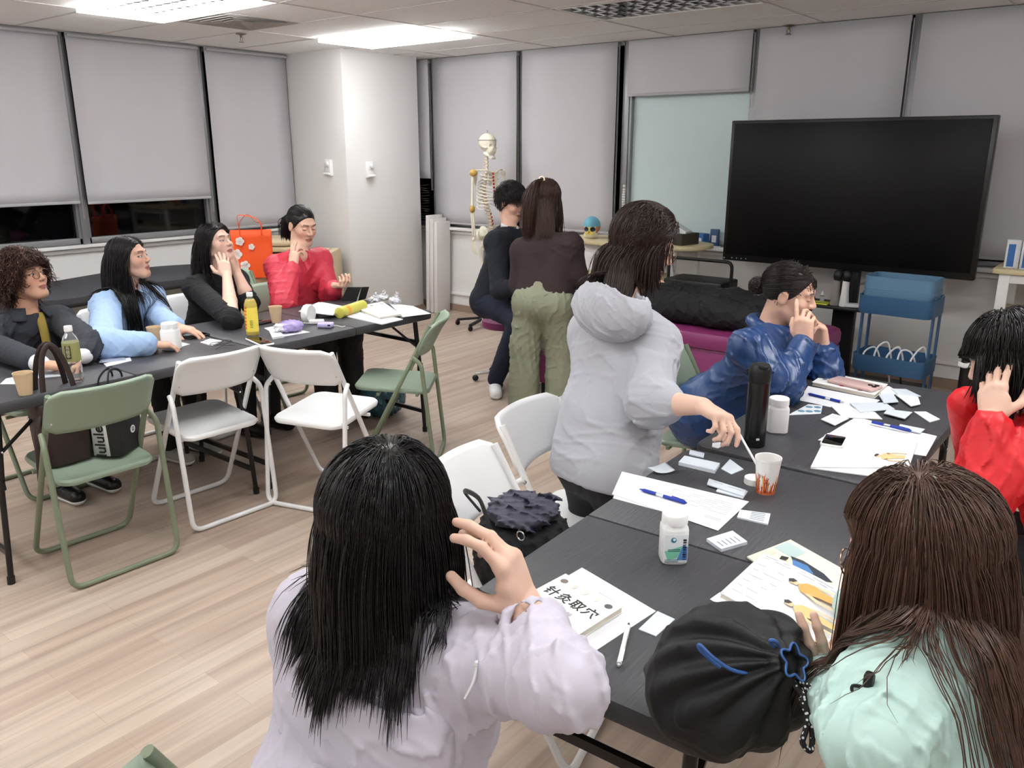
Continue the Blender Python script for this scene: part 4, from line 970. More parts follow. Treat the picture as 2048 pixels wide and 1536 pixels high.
# ---- head in its own frame: x right, y forward, z up, origin between the ears
def head_ops(P, R, s=1.0, nose=1.0, mouth_open=0.0, male=False):
    T = lambda q: np.asarray(P)+np.asarray(R)@(np.array(q, float)*s)
    RR = np.asarray(R)
    E = lambda c, r: ell(T(c), np.array(r)*s, RR)
    C = lambda a, b, r1, r2=None: cap(T(a), T(b), r1*s, None if r2 is None else r2*s)
    jw = 1.08 if male else 1.0
    ops = [('u', E((0, -0.014, 0.036), (0.073, 0.093, 0.083)), 0), ('u', E((0, 0.034, -0.036), (0.056*jw, 0.056, 0.072)), 0.03),
           ('u', E((0, 0.066, -0.093), (0.026*jw, 0.022, 0.019)), 0.025), ('u', C((0.048*jw, 0.0, -0.055), (0.02, 0.06, -0.092), 0.017, 0.016), 0.025), ('u', C((-0.048*jw, 0.0, -0.055), (-0.02, 0.06, -0.092), 0.017, 0.016), 0.025)]
    for q in (-1, 1): ops.append(('u', E((q*0.040, 0.054, -0.020), (0.024, 0.026, 0.024)), 0.02))
    ops.append(('u', E((0, 0.071, 0.032), (0.050, 0.020, 0.013)), 0.018))
    for q in (-1, 1): ops.append(('s', E((q*0.031, 0.096, 0.010), (0.019, 0.017, 0.012)), 0.014))
    for q in (-1, 1): ops.append(('u', E((q*0.031, 0.0735, 0.008), (0.0145, 0.0125, 0.0105)), 0.004))
    ops += [('u', C((0, 0.083, 0.016), (0, 0.103*nose, -0.018), 0.0075, 0.0105), 0.010), ('u', E((0.0105, 0.094, -0.023), (0.0085, 0.010, 0.008)), 0.006), ('u', E((-0.0105, 0.094, -0.023), (0.0085, 0.010, 0.008)), 0.006),
            ('u', E((0, 0.086, -0.051), (0.023, 0.0105, 0.0068)), 0.006), ('u', E((0, 0.084, -0.0625), (0.019, 0.0105, 0.0072)), 0.006),
            ('s', E((0, 0.099, -0.0565), (0.021, 0.006, 0.0012+mouth_open)), 0.003)]
    for q in (-1, 1):
        ops.append(('u', E((q*0.074, -0.012, -0.002), (0.008, 0.019, 0.031)), 0.006)); ops.append(('s', E((q*0.083, -0.008, 0.0), (0.006, 0.010, 0.018)), 0.004))
    return ops
def head_colour(V, P, R, s, skin, eyes='open', lips=(168, 92, 88), brow=(52, 42, 40), makeup=1.0):
    L = (V-np.asarray(P))@np.asarray(R)/s; n = len(V); c = np.tile(np.array(rgb(*skin)[:3]), (n, 1))
    x, y, z = np.abs(L[:, 0]), L[:, 1], L[:, 2]
    def blend(w, colr):
        nonlocal c
        w = np.clip(w, 0, 1)[:, None]; c = c*(1-w)+np.array(rgb(*colr)[:3])*w
    front = (y > 0.03)
    blend(front*0.35*np.exp(-(((x-0.042)/0.02)**2+((z+0.02)/0.018)**2)), (214, 128, 112))
    zb = 0.0305+0.004*np.sin(np.clip((x-0.012)/0.036, 0, 1)*2.4)
    blend(front*np.clip((0.0052-np.abs(z-zb))/0.0026, 0, 1)*(x > 0.012)*(x < 0.048)*0.85, brow)
    ex, ez = (x-0.031), (z-0.0075)
    if eyes == 'open':
        el = (ex/0.0135)**2+(ez/0.0062)**2
        blend(front*np.clip((1.7-el)/0.5, 0, 1)*(el > 0.75)*(ez > -0.002), (40, 30, 28)); blend(front*np.clip((1.0-el)/0.3, 0, 1), (226, 220, 216))
        blend(front*(el < 1.05)*np.clip((0.0062-np.hypot(ex, ez))/0.0015, 0, 1), (34, 24, 22))
    else:
        zz = ez+0.0042-0.12*np.abs(ex)
        blend(front*np.clip((0.0022-np.abs(zz))/0.0012, 0, 1)*(np.abs(ex) < 0.0145), (48, 34, 32))
    ll = (x/0.0235)**2+((z+0.0575)/0.0115)**2
    blend((y > 0.055)*np.clip((1.15-ll)/0.35, 0, 1)*0.8*makeup, lips)
    blend((y > 0.06)*np.clip((0.0013-np.abs(z+0.0567))/0.0008, 0, 1)*(x < 0.021)*0.7, (92, 44, 42))
    blend((y > 0.08)*np.exp(-(((x-0.008)/0.0035)**2+((z+0.0305)/0.0025)**2))*0.7, (96, 56, 48))
    return c

# ---- hands
def hand_ops(w, fd, pn, side, curl=(0.5,)*5, s=0.94, spread=1.0, thumb=(0.5, 0.6)):
    """w wrist, fd finger direction, pn direction the palm faces, side 'R' or 'L'; returns ops (list of finger+palm prims) and nail spots"""
    w = np.asarray(w, float); y = nrm(fd); n = np.asarray(pn, float); n = nrm(n-y*np.dot(n, y)); t = np.cross(y, n)*(1 if side == 'R' else -1)
    kn = []; ox = [0.026, 0.0085, -0.009, -0.0255]; oy = [0.086, 0.090, 0.086, 0.077]
    palm = []
    for i in range(4):
        k = w+s*(y*oy[i]+t*ox[i]-n*0.003*(1 if i in (1, 2) else 0)); kn.append(k)
        palm.append(cap(w+s*(y*0.012+t*ox[i]*0.62), k, 0.0135*s, 0.0118*s))
    palm.append(cap(w+s*(y*0.022+t*0.021+n*0.006), w+s*(y*0.055+t*0.030+n*0.006), 0.0150*s, 0.012*s))
    palm.append(cap(w+s*(y*0.022-t*0.017+n*0.004), w+s*(y*0.06-t*0.021+n*0.004), 0.0135*s, 0.0115*s))
    fings = []; nails = []
    LN = [(0.042, 0.025, 0.019), (0.046, 0.029, 0.020), (0.042, 0.027, 0.020), (0.032, 0.019, 0.018)]; RD = [0.0088, 0.0090, 0.0085, 0.0075]
    for i in range(4):
        p = kn[i]; c = curl[i+1]; a = 0.0; fan = t*(0.10, 0.02, -0.06, -0.15)[i]*spread; segs = []
        for j in range(3):
            a += c*(0.85, 1.05, 0.75)[j]
            d = nrm((y+fan)*math.cos(a)+n*math.sin(a)); q = p+d*LN[i][j]*s
            r0 = RD[i]*(1.05, 0.97, 0.90)[j]*s; r1 = RD[i]*(0.97, 0.90, 0.80)[j]*s
            segs.append(cap(p, q, r0, r1)); p = q
            up_ = nrm(-(y+fan)*math.sin(a)*(-1)*(-1)*-1+0*y) if False else nrm(n*-math.cos(a)+(y+fan)*math.sin(a))
        nails.append((p-d*0.003*s+up_*RD[i]*0.72*s, 0.0062*s)); fings.append(segs)
    b = w+s*(y*0.026+t*0.027+n*0.010); c0, c1 = thumb; segs = []
    d = nrm(y*(0.62)+t*0.72*(1-0.5*c0)+n*(0.30+0.7*c0)); q = b+d*0.040*s; segs.append(cap(b, q, 0.0135*s, 0.0112*s)); p = q
    d = nrm(d*0.75+y*0.6-t*0.25*c1+n*0.35*c1); q = p+d*0.032*s; segs.append(cap(p, q, 0.0110*s, 0.0100*s)); p = q
    d = nrm(d+y*0.35-t*0.45*c1+n*0.2*c1); q = p+d*0.026*s; segs.append(cap(p, q, 0.0100*s, 0.0085*s)); nails.append((q+t*0.006*s-n*0.004*s, 0.0068*s)); fings.append(segs)
    allp = palm+[x for f in fings for x in f]
    def fn(p):
        dp = palm[0][0](p)
        for q in palm[1:]: dp = smin(dp, q[0](p), 0.014*s)
        out = dp
        for f in fings:
            df = f[0][0](p)
            for q in f[1:]: df = smin(df, q[0](p), 0.004*s)
            out = np.minimum(out, smin(dp, df, 0.009*s))
        return out
    lo = np.min([q[1] for q in allp], 0); hi = np.max([q[2] for q in allp], 0)
    return (fn, lo, hi), nails

# ---- hair
def ellip_push(P, Pc, R, rad, off):
    L = (P-Pc)@R; r = rad+off[:, None]; k = np.linalg.norm(L/r, axis=1); m = k < 1
    L[m] = L[m]/np.maximum(k[m], 1e-3)[:, None]; return Pc+L@R.T
def tubes_np(paths, rad, sides=3):
    """paths (N,n,3), rad (N,n)"""
    N, n, _ = paths.shape
    T = np.gradient(paths, axis=1); T /= np.maximum(np.linalg.norm(T, axis=2, keepdims=True), 1e-9)
    ref = np.zeros_like(T); ref[..., 0] = 0.31; ref[..., 1] = 0.93; ref[..., 2] = 0.2
    u = np.cross(T, ref); u /= np.maximum(np.linalg.norm(u, axis=2, keepdims=True), 1e-6); w = np.cross(T, u)
    ang = np.arange(sides)*2*np.pi/sides
    V = paths[:, :, None, :]+rad[:, :, None, None]*(u[:, :, None, :]*np.cos(ang)[None, None, :, None]+w[:, :, None, :]*np.sin(ang)[None, None, :, None])
    base = (np.arange(N)*n*sides)[:, None, None]; i = np.arange(n-1)[None, :, None]; j = np.arange(sides)[None, None, :]; j2 = (j+1) % sides
    F = np.stack([base+i*sides+j, base+i*sides+j2, base+(i+1)*sides+j2, base+(i+1)*sides+j], -1).reshape(-1, 4)
    return V.reshape(-1, 3), F
HC, HR = np.array([0, -0.014, 0.036]), np.array([0.0735, 0.0935, 0.0835])
def scalp_roots(n, rng, hairline=0.0, nape=-0.055):
    out = []
    while len(out) < n:
        d = rng.normal(size=(n*3, 3)); d /= np.linalg.norm(d, axis=1, keepdims=True); L = HC+d*HR
        z = L[:, 2]; y = L[:, 1]
        ok = (y < 0.022+0.62*np.maximum(z, 0)-hairline) & (z > nape) & ~((z < 0.0) & (y > -0.012)) & ~((np.abs(L[:, 0]) > 0.06) & (z < 0.02) & (y > 0.002))
        out += list(L[ok])
    return np.array(out[:n])
def hair(kind, P, R, s=1.0, n=2400, length=0.35, step=14, seed=1, rad=0.0012, vol=0.014, crown=(0, -0.045, 0.122), part=None, collide=None, tie=None, curl=0.0, gravity=0.30, tail=0.3, tail_dir=(0, -1, -0.2), fringe=0.0, hairline=0.0, jitter=0.10, cuts=0.12, offb=0.004, face=True, sweep=(0, 0, 0), flat=0.0, tail_w=0.02, lenfn=None, hugz=-0.02, hugk=0.9):
    rng = np.random.default_rng(seed); P = np.asarray(P, float); R = np.asarray(R, float)
    L = scalp_roots(n, rng, hairline); Pw = lambda q: P+(q*s)@R.T
    Pc = P+R@(HC*s); rad_h = HR*s; g = np.array([0, 0, -1.0])
    lay = rng.uniform(0, 1, n); off = (offb+vol*lay)*s
    nrmw = ((L-HC)/(HR*HR)); nrmw /= np.linalg.norm(nrmw, axis=1, keepdims=True); Nw = nrmw@R.T
    cr = np.array(crown)
    away = L-cr; away -= nrmw*(away*nrmw).sum(1, keepdims=True)
    if part is not None:
        sd = np.where(L[:, 0] > part, 1.0, -1.0); w = np.clip((L[:, 2]-0.0)/0.06, 0, 1)*np.clip((L[:, 1]+0.07)/0.06, 0, 1)
        pd = np.stack([sd, -0.25+0*sd, -0.2+0*sd], 1); pd -= nrmw*(pd*nrmw).sum(1, keepdims=True)
        away = away/np.maximum(np.linalg.norm(away, axis=1, keepdims=True), 1e-6)*(1-w[:, None])+pd*w[:, None]
    away = away+np.array(sweep); away /= np.maximum(np.linalg.norm(away, axis=1, keepdims=True), 1e-6)
    p = Pw(L); d = away@R.T; paths = [p.copy()]
    if kind in ('pony', 'bun'):
        tl = np.array(tie); tw = P+R@(tl*s); k = step//2
        a = (L-HC)/HR; b = (tl-HC)/HR; b = b/np.linalg.norm(b); om = np.arccos(np.clip(a@b, -1, 1))
        for i in range(1, k+1):
            t = i/k; q = (np.sin((1-t)*om)[:, None]*a+np.sin(t*om)[:, None]*b)/np.maximum(np.sin(om), 1e-3)[:, None]
            o_ = (offb*0.4+(0.003+0.009*t)*lay*np.sin(t*math.pi)+0.008*t*t)
            q = q/np.maximum(np.linalg.norm(q, axis=1, keepdims=True), 1e-6)*(HR+o_[:, None])+HC
            paths.append(Pw(q))
        if kind == 'pony':
            k2 = step-k; td = nrm(R@np.array(tail_dir, float)); jit = rng.normal(size=(n, 3))*tail_w; d = td+jit*6*0.5; pp = np.repeat(tw[None], n, 0)+jit*0.35
            ln = tail*(1-cuts*2*rng.uniform(0, 1, n)**2)
            for i in range(k2):
                d = d*(1-gravity)+g*gravity; d /= np.linalg.norm(d, axis=1, keepdims=True)
                pp = pp+d*(ln/k2)[:, None]+jit*0.12*(1 if i < k2/2 else -0.2)
                pp = ellip_push(pp, Pc, R, rad_h, off*0.5+0.004)
                if collide is not None: pp = coll(pp, collide, 0.006+0.01*lay)
                paths.append(pp.copy())
    else:
        ln = length*(1-cuts*rng.uniform(0, 1, n)**1.5)
        if lenfn is not None: ln = ln*lenfn(L, rng)
        jv = rng.normal(size=(n, 3))*jitter; ph = rng.uniform(0, 6.28, n)
        for i in range(1, step+1):
            t = i/step; gg = gravity*(0.35+0.65*min(1, t*2.2))
            d = d*(1-gg)+g*gg+jv*0.25*(0.3+t)
            d /= np.linalg.norm(d, axis=1, keepdims=True)
            p = p+d*(ln/step)[:, None]
            if curl: p = p+curl*(np.stack([np.sin(ph+i*1.7), np.cos(ph*1.3+i*1.9), np.sin(ph*0.7+i*2.3)], 1))*min(1, t*3)
            if face:
                l = (p-P)@R/s; m = (l[:, 1] > 0.035) & (l[:, 2] < 0.078-fringe) & (l[:, 2] > -0.125) & (np.abs(l[:, 0]) < 0.071)
                sx = np.sign(l[:, 0]+1e-6); l[m, 0] = l[m, 0]*0.3+0.7*sx[m]*0.073; l[m, 1] = np.minimum(l[m, 1], 0.055+0.01*lay[m])
                p = np.where(m[:, None], P+(l*s)@R.T, p)
            q = ellip_push(p.copy(), Pc, R, rad_h, off*(1.0-flat*t))
            lq = (q-Pc)@R; kk = np.linalg.norm(lq/(rad_h+off[:, None]), axis=1); hug = (kk > 1) & (q[:, 2] > Pc[2]+hugz*s) & (i < step*0.8)
            q[hug] = Pc+(lq[hug]/kk[hug][:, None]**hugk)@R.T
            if collide is not None: q = coll(q, collide, 0.005+0.012*lay)
            d2 = q-paths[-1]; nn = np.linalg.norm(d2, axis=1, keepdims=True); d = np.where(nn > 1e-6, 0.5*d+0.5*d2/np.maximum(nn, 1e-6), d)
            p = q; paths.append(p.copy())
    paths = np.stack(paths, 1)
    m = paths.shape[1]; tap = np.concatenate([np.linspace(0.8, 1, 3), np.ones(m-6), np.array([0.9, 0.65, 0.25])])
    r = rad*(0.7+0.6*rng.uniform(0, 1, n))[:, None]*tap[None]
    return tubes_np(paths, r)
def coll(p, fn, off):
    e = 0.004; q = p.astype(f32); d = fn(q); m = d < off
    if m.any():
        pm = q[m]; gr = np.stack([fn(pm+A3((e, 0, 0)))-fn(pm-A3((e, 0, 0))), fn(pm+A3((0, e, 0)))-fn(pm-A3((0, e, 0))), fn(pm+A3((0, 0, e)))-fn(pm-A3((0, 0, e)))], 1)
        gr /= np.maximum(np.linalg.norm(gr, axis=1, keepdims=True), 1e-6)
        p = p.copy(); p[m] = p[m]+gr*(off[m]-d[m])[:, None]
    return p
def hair_cap(P, R, s, off=0.004, hairline=0.0, h=0.005, nape=-0.06):
    T = lambda q: np.asarray(P)+np.asarray(R)@(np.array(q, float)*s)
    ops = [('u', ell(T(HC), (HR+off)*s, np.asarray(R)), 0)]
    ops.append(('i', plane(T((0, 0.024-hairline, 0.0)), np.asarray(R)@np.array([0, 0.86, -0.52])), 0.006))
    ops.append(('i', plane(T((0, 0, nape)), np.asarray(R)@np.array([0, 0, -1.0])), 0.006))
    return sdf_mesh(ops, h)
def joinm(parts):
    V = []; F = []; k = 0
    for v, f in parts: V.append(v); F.append(f+k); k += len(v)
    return np.vstack(V), np.vstack(F)
def frame(yaw, pitch=0, roll=0):
    """head/torso frame facing yaw degrees from +X; columns right, forward, up"""
    a = math.radians(yaw); f = V3(math.cos(a), math.sin(a), 0); r = V3(math.sin(a), -math.cos(a), 0); u = V3(0, 0, 1)
    p = math.radians(pitch); f2 = f*math.cos(p)+u*math.sin(p); u2 = u*math.cos(p)-f*math.sin(p)
    q = math.radians(roll); r3 = r*math.cos(q)-u2*math.sin(q); u3 = u2*math.cos(q)+r*math.sin(q)
    return np.stack([r3, f2, u3], 1)
M_skin = mat('skin', (222, 178, 150), 0.5, attr=True, spec=0.35, bump=0.04, bscale=300)
M_skin.node_tree.nodes['Principled BSDF'].inputs['Subsurface Weight'].default_value = 0.0
def hair_mat(name, col, rough=0.34): return mat(name, col, rough, spec=0.5, var=0.25, vscale=60)

class Person:
    def __init__(s, label, base, skin=(224, 186, 166)):
        s.label = label; s.org = np.array([base[0], base[1], base[2] if len(base) > 2 else 0.0]); s.skin = skin; s.sk = []; s.nails = []; s.kids = []; s.root = None
        s.hs = 0.95; s.headkw = {}; s.colkw = {}
    def head(s, P, yaw, pitch=0, roll=0, hs=0.95, neck_to=None, **kw):
        s.P = np.asarray(P, float); s.R = frame(yaw, pitch, roll); s.hs = hs; s.headkw = kw
        s.nb = np.asarray(neck_to, float) if neck_to is not None else s.P+s.R@V3(0, -0.045, -0.10)*hs+V3(0, 0, -0.08)
    def L2W(s, q): return s.P+s.R@(np.array(q, float)*s.hs)
    def body(s, joints, h=0.0034, hands=(), arm_r=0.036, trunk=True, colkw={}, legs=False):
        """joints: shR shL elR elL wrR wrL pelvis"""
        s.j = {k: np.asarray(v, float) for k, v in joints.items()}; j = s.j
        ops = head_ops(s.P, s.R, s.hs, **s.headkw)
        ops.append(('u', cap(s.L2W((0, -0.022, -0.05)), s.nb, 0.050*s.hs, 0.054*s.hs), 0.022))
        if trunk and 'pelvis' in j:
            ch = (j['shR']+j['shL'])/2
            ops.append(('u', cap(s.nb, ch*0.7+j['pelvis']*0.3, 0.045, 0.07), 0.03)); ops.append(('u', cap(ch*0.7+j['pelvis']*0.3, j['pelvis'], 0.07, 0.07), 0.03))
            for a in 'RL': ops.append(('u', cap(s.nb, j['sh'+a], 0.040, 0.040), 0.03))
        for a in 'RL':
            if 'sh'+a in j and 'el'+a in j:
                ops.append(('u', cap(j['sh'+a], j['el'+a], 0.040, arm_r*1.06), 0.02)); ops.append(('u', cap(j['el'+a], j['el'+a]*0.6+j['wr'+a]*0.4, arm_r*1.05, arm_r*1.05), 0.02))
                ops.append(('u', cap(j['el'+a]*0.6+j['wr'+a]*0.4, j['wr'+a], arm_r*1.05, 0.0255), 0.012))
        if legs:
            for a in 'RL': ops.append(('u', cap(j['pelvis'], j['kn'+a], 0.08, 0.055), 0.03)); ops.append(('u', cap(j['kn'+a], j['an'+a], 0.05, 0.035), 0.02))
        for hd in hands:
            o, nl = hand_ops(*hd[:4], **(hd[4] if len(hd) > 4 else {})); ops.append(('u', o, 0.012)); s.nails += nl
        V, F = sdf_mesh(ops, h)
        c = head_colour(V, s.P, s.R, s.hs, s.skin, **colkw)
        for q, r in s.nails:
            w = np.clip((r-np.linalg.norm(V-q, axis=1))/(r*0.35), 0, 1)[:, None]; c = c*(1-w*0.6)+np.array(rgb(226, 178, 166)[:3])*w*0.6
        s.root = obj_np('person', V, F, M_skin, None, c, s.org, relax=1)
        s.root.location = s.org; tag(s.root, s.label, 'person')
        return s
    def part(s, name, V, F, m, relax=0, label=None, col=None, parent=None, angle=None):
        o = obj_np(name, V, F, m, parent or s.root, col, s.org, angle, relax)
        if label: o['label'] = label
        return o
    def cloth(s, name, ops, m, h=0.006, relax=1, label=None):
        V, F = sdf_mesh(ops, h); s.cfn = lambda p: sdf_eval(ops, p); return s.part(name, V, F, m, relax, label)
    def mbpart(s, name, mb, m, label=None, parent=None, **kw):
        mb.v = [tuple(np.array(p)-s.org) for p in mb.v]; o = mb.build(name, m, parent or s.root, **kw)
        if label: o['label'] = label
        return o
    def torso_ops(s, grow=0.0, belly=0.02, chest=0.0, k=0.05, depth=0.0):
        j = s.j; ch = (j['shR']+j['shL'])/2; pv = j['pelvis']; r = nrm(j['shR']-j['shL']); ax = nrm(ch-pv); fw = nrm(np.cross(ax, r))
        up_ = ch-ax*0.10; g = grow
        ops = [('u', cap(j['shR'], j['shL'], 0.062+g, 0.062+g), 0)]
        for q in (-1, 1):
            ops.append(('u', cap(up_+r*q*0.075+fw*0.012, pv*0.55+up_*0.45+r*q*0.062+fw*belly*0.6, 0.092+g+depth, 0.088+g+depth), k))
            ops.append(('u', cap(pv*0.55+up_*0.45+r*q*0.062+fw*belly*0.6, pv+r*q*0.075, 0.088+g+depth, 0.10+g), k))
            if chest: ops.append(('u', ell(up_+r*q*0.075+fw*(0.06+chest)+ax*-0.03, (0.06+g*0.5,)*3), 0.04))
        ops.append(('u', cap(ch+(s.nb-ch)*0.2, s.nb, 0.075+g, 0.052+g*0.5), 0.05))
        for a in 'RL': ops.append(('u', cap(s.nb-ax*0.035, j['sh'+a], 0.056+g*0.6, 0.052+g*0.6), 0.04))
        return ops
    def sleeve_ops(s, a, grow=0.0, end=0.92, cuff=True, r=(0.058, 0.052, 0.042)):
        j = s.j; e = j['el'+a]+(j['wr'+a]-j['el'+a])*end; d = nrm(j['wr'+a]-j['el'+a])
        return [('u', cap(j['sh'+a], j['el'+a], r[0]+grow, r[1]+grow), 0.035), ('u', cap(j['el'+a], e-d*0.012, r[1]+grow, r[2]+grow), 0.02)]
    def pouch(s, c, rb, fb, r, m, tilt=0.0, op=0.7, seed=7, h=0.004):     # hood hanging open on the back
        up_ = nrm(V3(0, 0, 1)+fb*tilt); f2 = np.cross(up_, rb); R = np.stack([rb, f2, up_], 1); r = np.array(r)
        ops = [('u', ell(c, r, R), 0), ('s', ell(c+up_*r[2]*op-f2*r[1]*0.05, r*np.array([0.80, 0.62, 0.85]), R), 0.008), ('n', folds(0.004, 26, seed), 0)]
        V, F = sdf_mesh(ops, h); o_ = ops[0][1][0]; s.hoodfn = lambda p: o_(p); return s.part('hood', V, F, m, 1)
    def neck_cut(s, r=0.056, up=0.10, start=0.045):
        d = nrm(s.L2W((0, -0.015, -0.05))-s.nb); a = s.nb+d*start; return ('s', cap(a, a+d*up, r*0.95, r*1.1), 0.012)
    def trousers(s, m, hipw=0.085, r=(0.10, 0.085, 0.062, 0.052), h=0.008, fold=0.006, name='trousers', endf=0.96):
        j = s.j; pv = j['pelvis']; rr = nrm(j['shR']-j['shL']); rr = nrm(rr-V3(0, 0, rr[2])); ops = []
        ops.append(('u', cap(pv+rr*hipw, pv-rr*hipw, r[0]+0.02, r[0]+0.02), 0)); ops.append(('u', cap(pv, pv+(( j['shR']+j['shL'])/2-pv)*0.25, r[0]+0.01, r[0]), 0.05))
        for a, q in (('R', 1), ('L', -1)):
            hp = pv+rr*q*hipw; e = j['kn'+a]+(j['an'+a]-j['kn'+a])*endf
            ops.append(('u', cap(hp, j['kn'+a], r[0], r[1]), 0.03)); ops.append(('u', cap(j['kn'+a], e, r[1]*0.98, r[3]), 0.03))
        ops.append(('n', folds(fold, 34, 5, near([j['knR'], j['knL'], pv], 0.16)), 0))
        return s.cloth(name, ops, m, h, 1)
    def shoe(s, a, fd, m, ms=None, L=0.245, w=0.043, label=None, high=0.075):
        an = s.j['an'+a]; f = nrm(V3(fd[0], fd[1], 0)); z0 = s.org[2] if False else 0.0
        heel = V3(an[0], an[1], 0.04)-f*0.045; toe = heel+f*(L-0.08)
        ops = [('u', cap(heel+V3(0, 0, 0.012), toe+V3(0, 0, -0.002), w*0.9, w*0.88), 0), ('u', cap(heel+V3(0, 0, 0.02), V3(an[0], an[1], 0.05+high*0.6), w*0.85, w*0.8), 0.02), ('i', plane((0, 0, 0.022), (0, 0, -1)), 0.006)]
        V, F = sdf_mesh(ops, 0.0045); o = s.part('shoe', V, F, m, 1, label)
        ops = [('u', cap(heel, toe, w, w*0.97), 0), ('i', plane((0, 0, 0.002), (0, 0, -1)), 0.004), ('i', plane((0, 0, 0.026), (0, 0, 1)), 0.004)]
        V, F = sdf_mesh(ops, 0.0045); s.part('sole', V, F, ms or m, 0, None, None, o)
        return o
    def cloth_and_hood(s): a, b = s.cfn, s.hoodfn; return lambda p: np.minimum(a(p), b(p))
    def seated_legs(s, yaw, spread=0.09, thigh=0.40, shin_fwd=0.02, kneez=None):
        a = math.radians(yaw); f = V3(math.cos(a), math.sin(a), 0); r = V3(math.sin(a), -math.cos(a), 0); pv = s.j['pelvis']
        for n, q in (('R', 1), ('L', -1)):
            k = pv+f*thigh+r*q*spread; k[2] = kneez or (pv[2]-0.02); s.j['kn'+n] = k; s.j['an'+n] = V3(k[0]+f[0]*shin_fwd, k[1]+f[1]*shin_fwd, 0.085)
        return f
def jset(**k): return k
# ================================================================== the people
def face_dir(yaw): a = math.radians(yaw); return V3(math.cos(a), math.sin(a), 0), V3(math.sin(a), -math.cos(a), 0)
M_hblack = hair_mat('hair_black', (22, 18, 19), 0.33)
M_hdark = hair_mat('hair_dark_brown', (34, 25, 23), 0.36)
M_hgrey = hair_mat('hair_brown_black', (50, 33, 29), 0.36)
M_hbrown = hair_mat('hair_chestnut', (82, 57, 45), 0.34)
M_denim = mat('dark_denim', (46, 49, 58), 0.8, bump=0.15, bscale=160)
M_shirtw = mat('white_cotton', (222, 222, 226), 0.8)
M_sky = mat('pale_blue_knit', (160, 188, 226), 0.85, bump=0.1, bscale=200)
M_knit = mat('black_knit', (22, 22, 25), 0.9)
M_trou = mat('black_trousers', (20, 20, 23), 0.8)
M_coral = mat('coral_nylon', (206, 56, 76), 0.5, bump=0.12, bscale=30)
M_navy = mat('navy_fleece', (24, 28, 38), 0.9)
M_navyt = mat('navy_trousers', (28, 34, 54), 0.85)
M_maroon = mat('dark_maroon_sweat', (46, 32, 34), 0.9)
M_olive = mat('olive_cotton', (130, 132, 112), 0.85, bump=0.08, bscale=60)
M_hood = mat('grey_marl_sweat', (176, 178, 186), 0.9, bump=0.06, bscale=200)
M_satin = mat('blue_satin', (30, 62, 112), 0.34, spec=0.6, bump=0.12, bscale=24)
M_mint = mat('mint_nylon', (184, 214, 207), 0.5, bump=0.12, bscale=22)
M_red = mat('red_nylon', (206, 14, 28), 0.5, bump=0.12, bscale=24)
M_lilac = mat('lilac_nylon', (204, 199, 214), 0.5, bump=0.12, bscale=22)
M_boot = mat('black_leather', (16, 16, 17), 0.3); M_soleW = mat('white_rubber', (225, 225, 222), 0.5); M_shoeW = mat('white_leather', (230, 230, 230), 0.45); M_shoeG = mat('grey_runner', (170, 168, 160), 0.6)
M_frame = mat('spectacle_metal', (150, 120, 100), 0.25, metal=1.0); M_lens = mat('spectacle_lens', (250, 250, 250), 0.02, trans=1.0, ior=1.1)
def spectacles(p, m=M_frame, rx=0.023, rz=0.021):
    g = MB(); T = lambda q: p.L2W(q)
    for q in (-1, 1): g.tube([T((q*0.032+rx*math.cos(a), 0.100-0.010*abs(math.cos(a)) if False else 0.099, 0.004+rz*math.sin(a))) for a in [2*math.pi*i/20 for i in range(20)]], 0.0012, 6, closed=True)
    g.tube([T((-0.010, 0.099, 0.010)), T((0, 0.104, 0.012)), T((0.010, 0.099, 0.010))], 0.0012, 6)
    for q in (-1, 1): g.tube([T((q*0.055, 0.098, 0.010)), T((q*0.074, 0.085, 0.011)), T((q*0.080, -0.005, 0.016)), T((q*0.078, -0.02, 0.006))], 0.0012, 6)
    o = p.mbpart('spectacles', g, m)
    l = MB()
    for q in (-1, 1): l.prism([T((q*0.032+rx*math.cos(a), 0.0985, 0.004+rz*math.sin(a))) for a in [2*math.pi*i/20 for i in range(20)]], p.R@V3(0, 0.0012, 0))
    p.mbpart('lens', l, M_lens, None, o)
def std_sh(p, byaw, w=0.155, drop=0.055, lean=0.0):
    fb, rb = face_dir(byaw); c = p.nb+V3(0, 0, -drop)-fb*0.01
    return c+rb*w, c-rb*w

def nape(p, r=0.052, back=0.022, n=900, seed=5):               # hair lying over the back of the neck
    f = p.R[:, 1]; t0 = p.L2W((0, -0.045, -0.01)); t1 = p.nb-f*back+V3(0, 0, 0.01); g = np.random.default_rng(seed); ax = nrm(t1-t0); x = nrm(np.cross(ax, f)); y = -nrm(f-ax*np.dot(f, ax)); P = []
    for k in range(n):
        a = g.uniform(-1.75, 1.75); d = x*math.sin(a)+y*math.cos(a); o = g.uniform(0.001, 0.010); L = g.uniform(0.75, 1.2); a2 = a*g.uniform(0.8, 1.15); d2 = x*math.sin(a2)+y*math.cos(a2)
        P.append([t0+(t1-t0)*(L*i/11)+(d*(1-i/11)+d2*i/11)*(r*1.08+(r-r*1.08)*i/11+o+0.012*max(0, L*i/11-0.8)) for i in range(12)])
    return joinm([sdf_mesh([('u', cap(t0, t1, r*1.06, r*0.98), 0)], 0.006), tubes_np(np.array(P), np.tile(0.0013*np.concatenate([np.ones(9), [0.9, 0.7, 0.3]]), (n, 1)))])
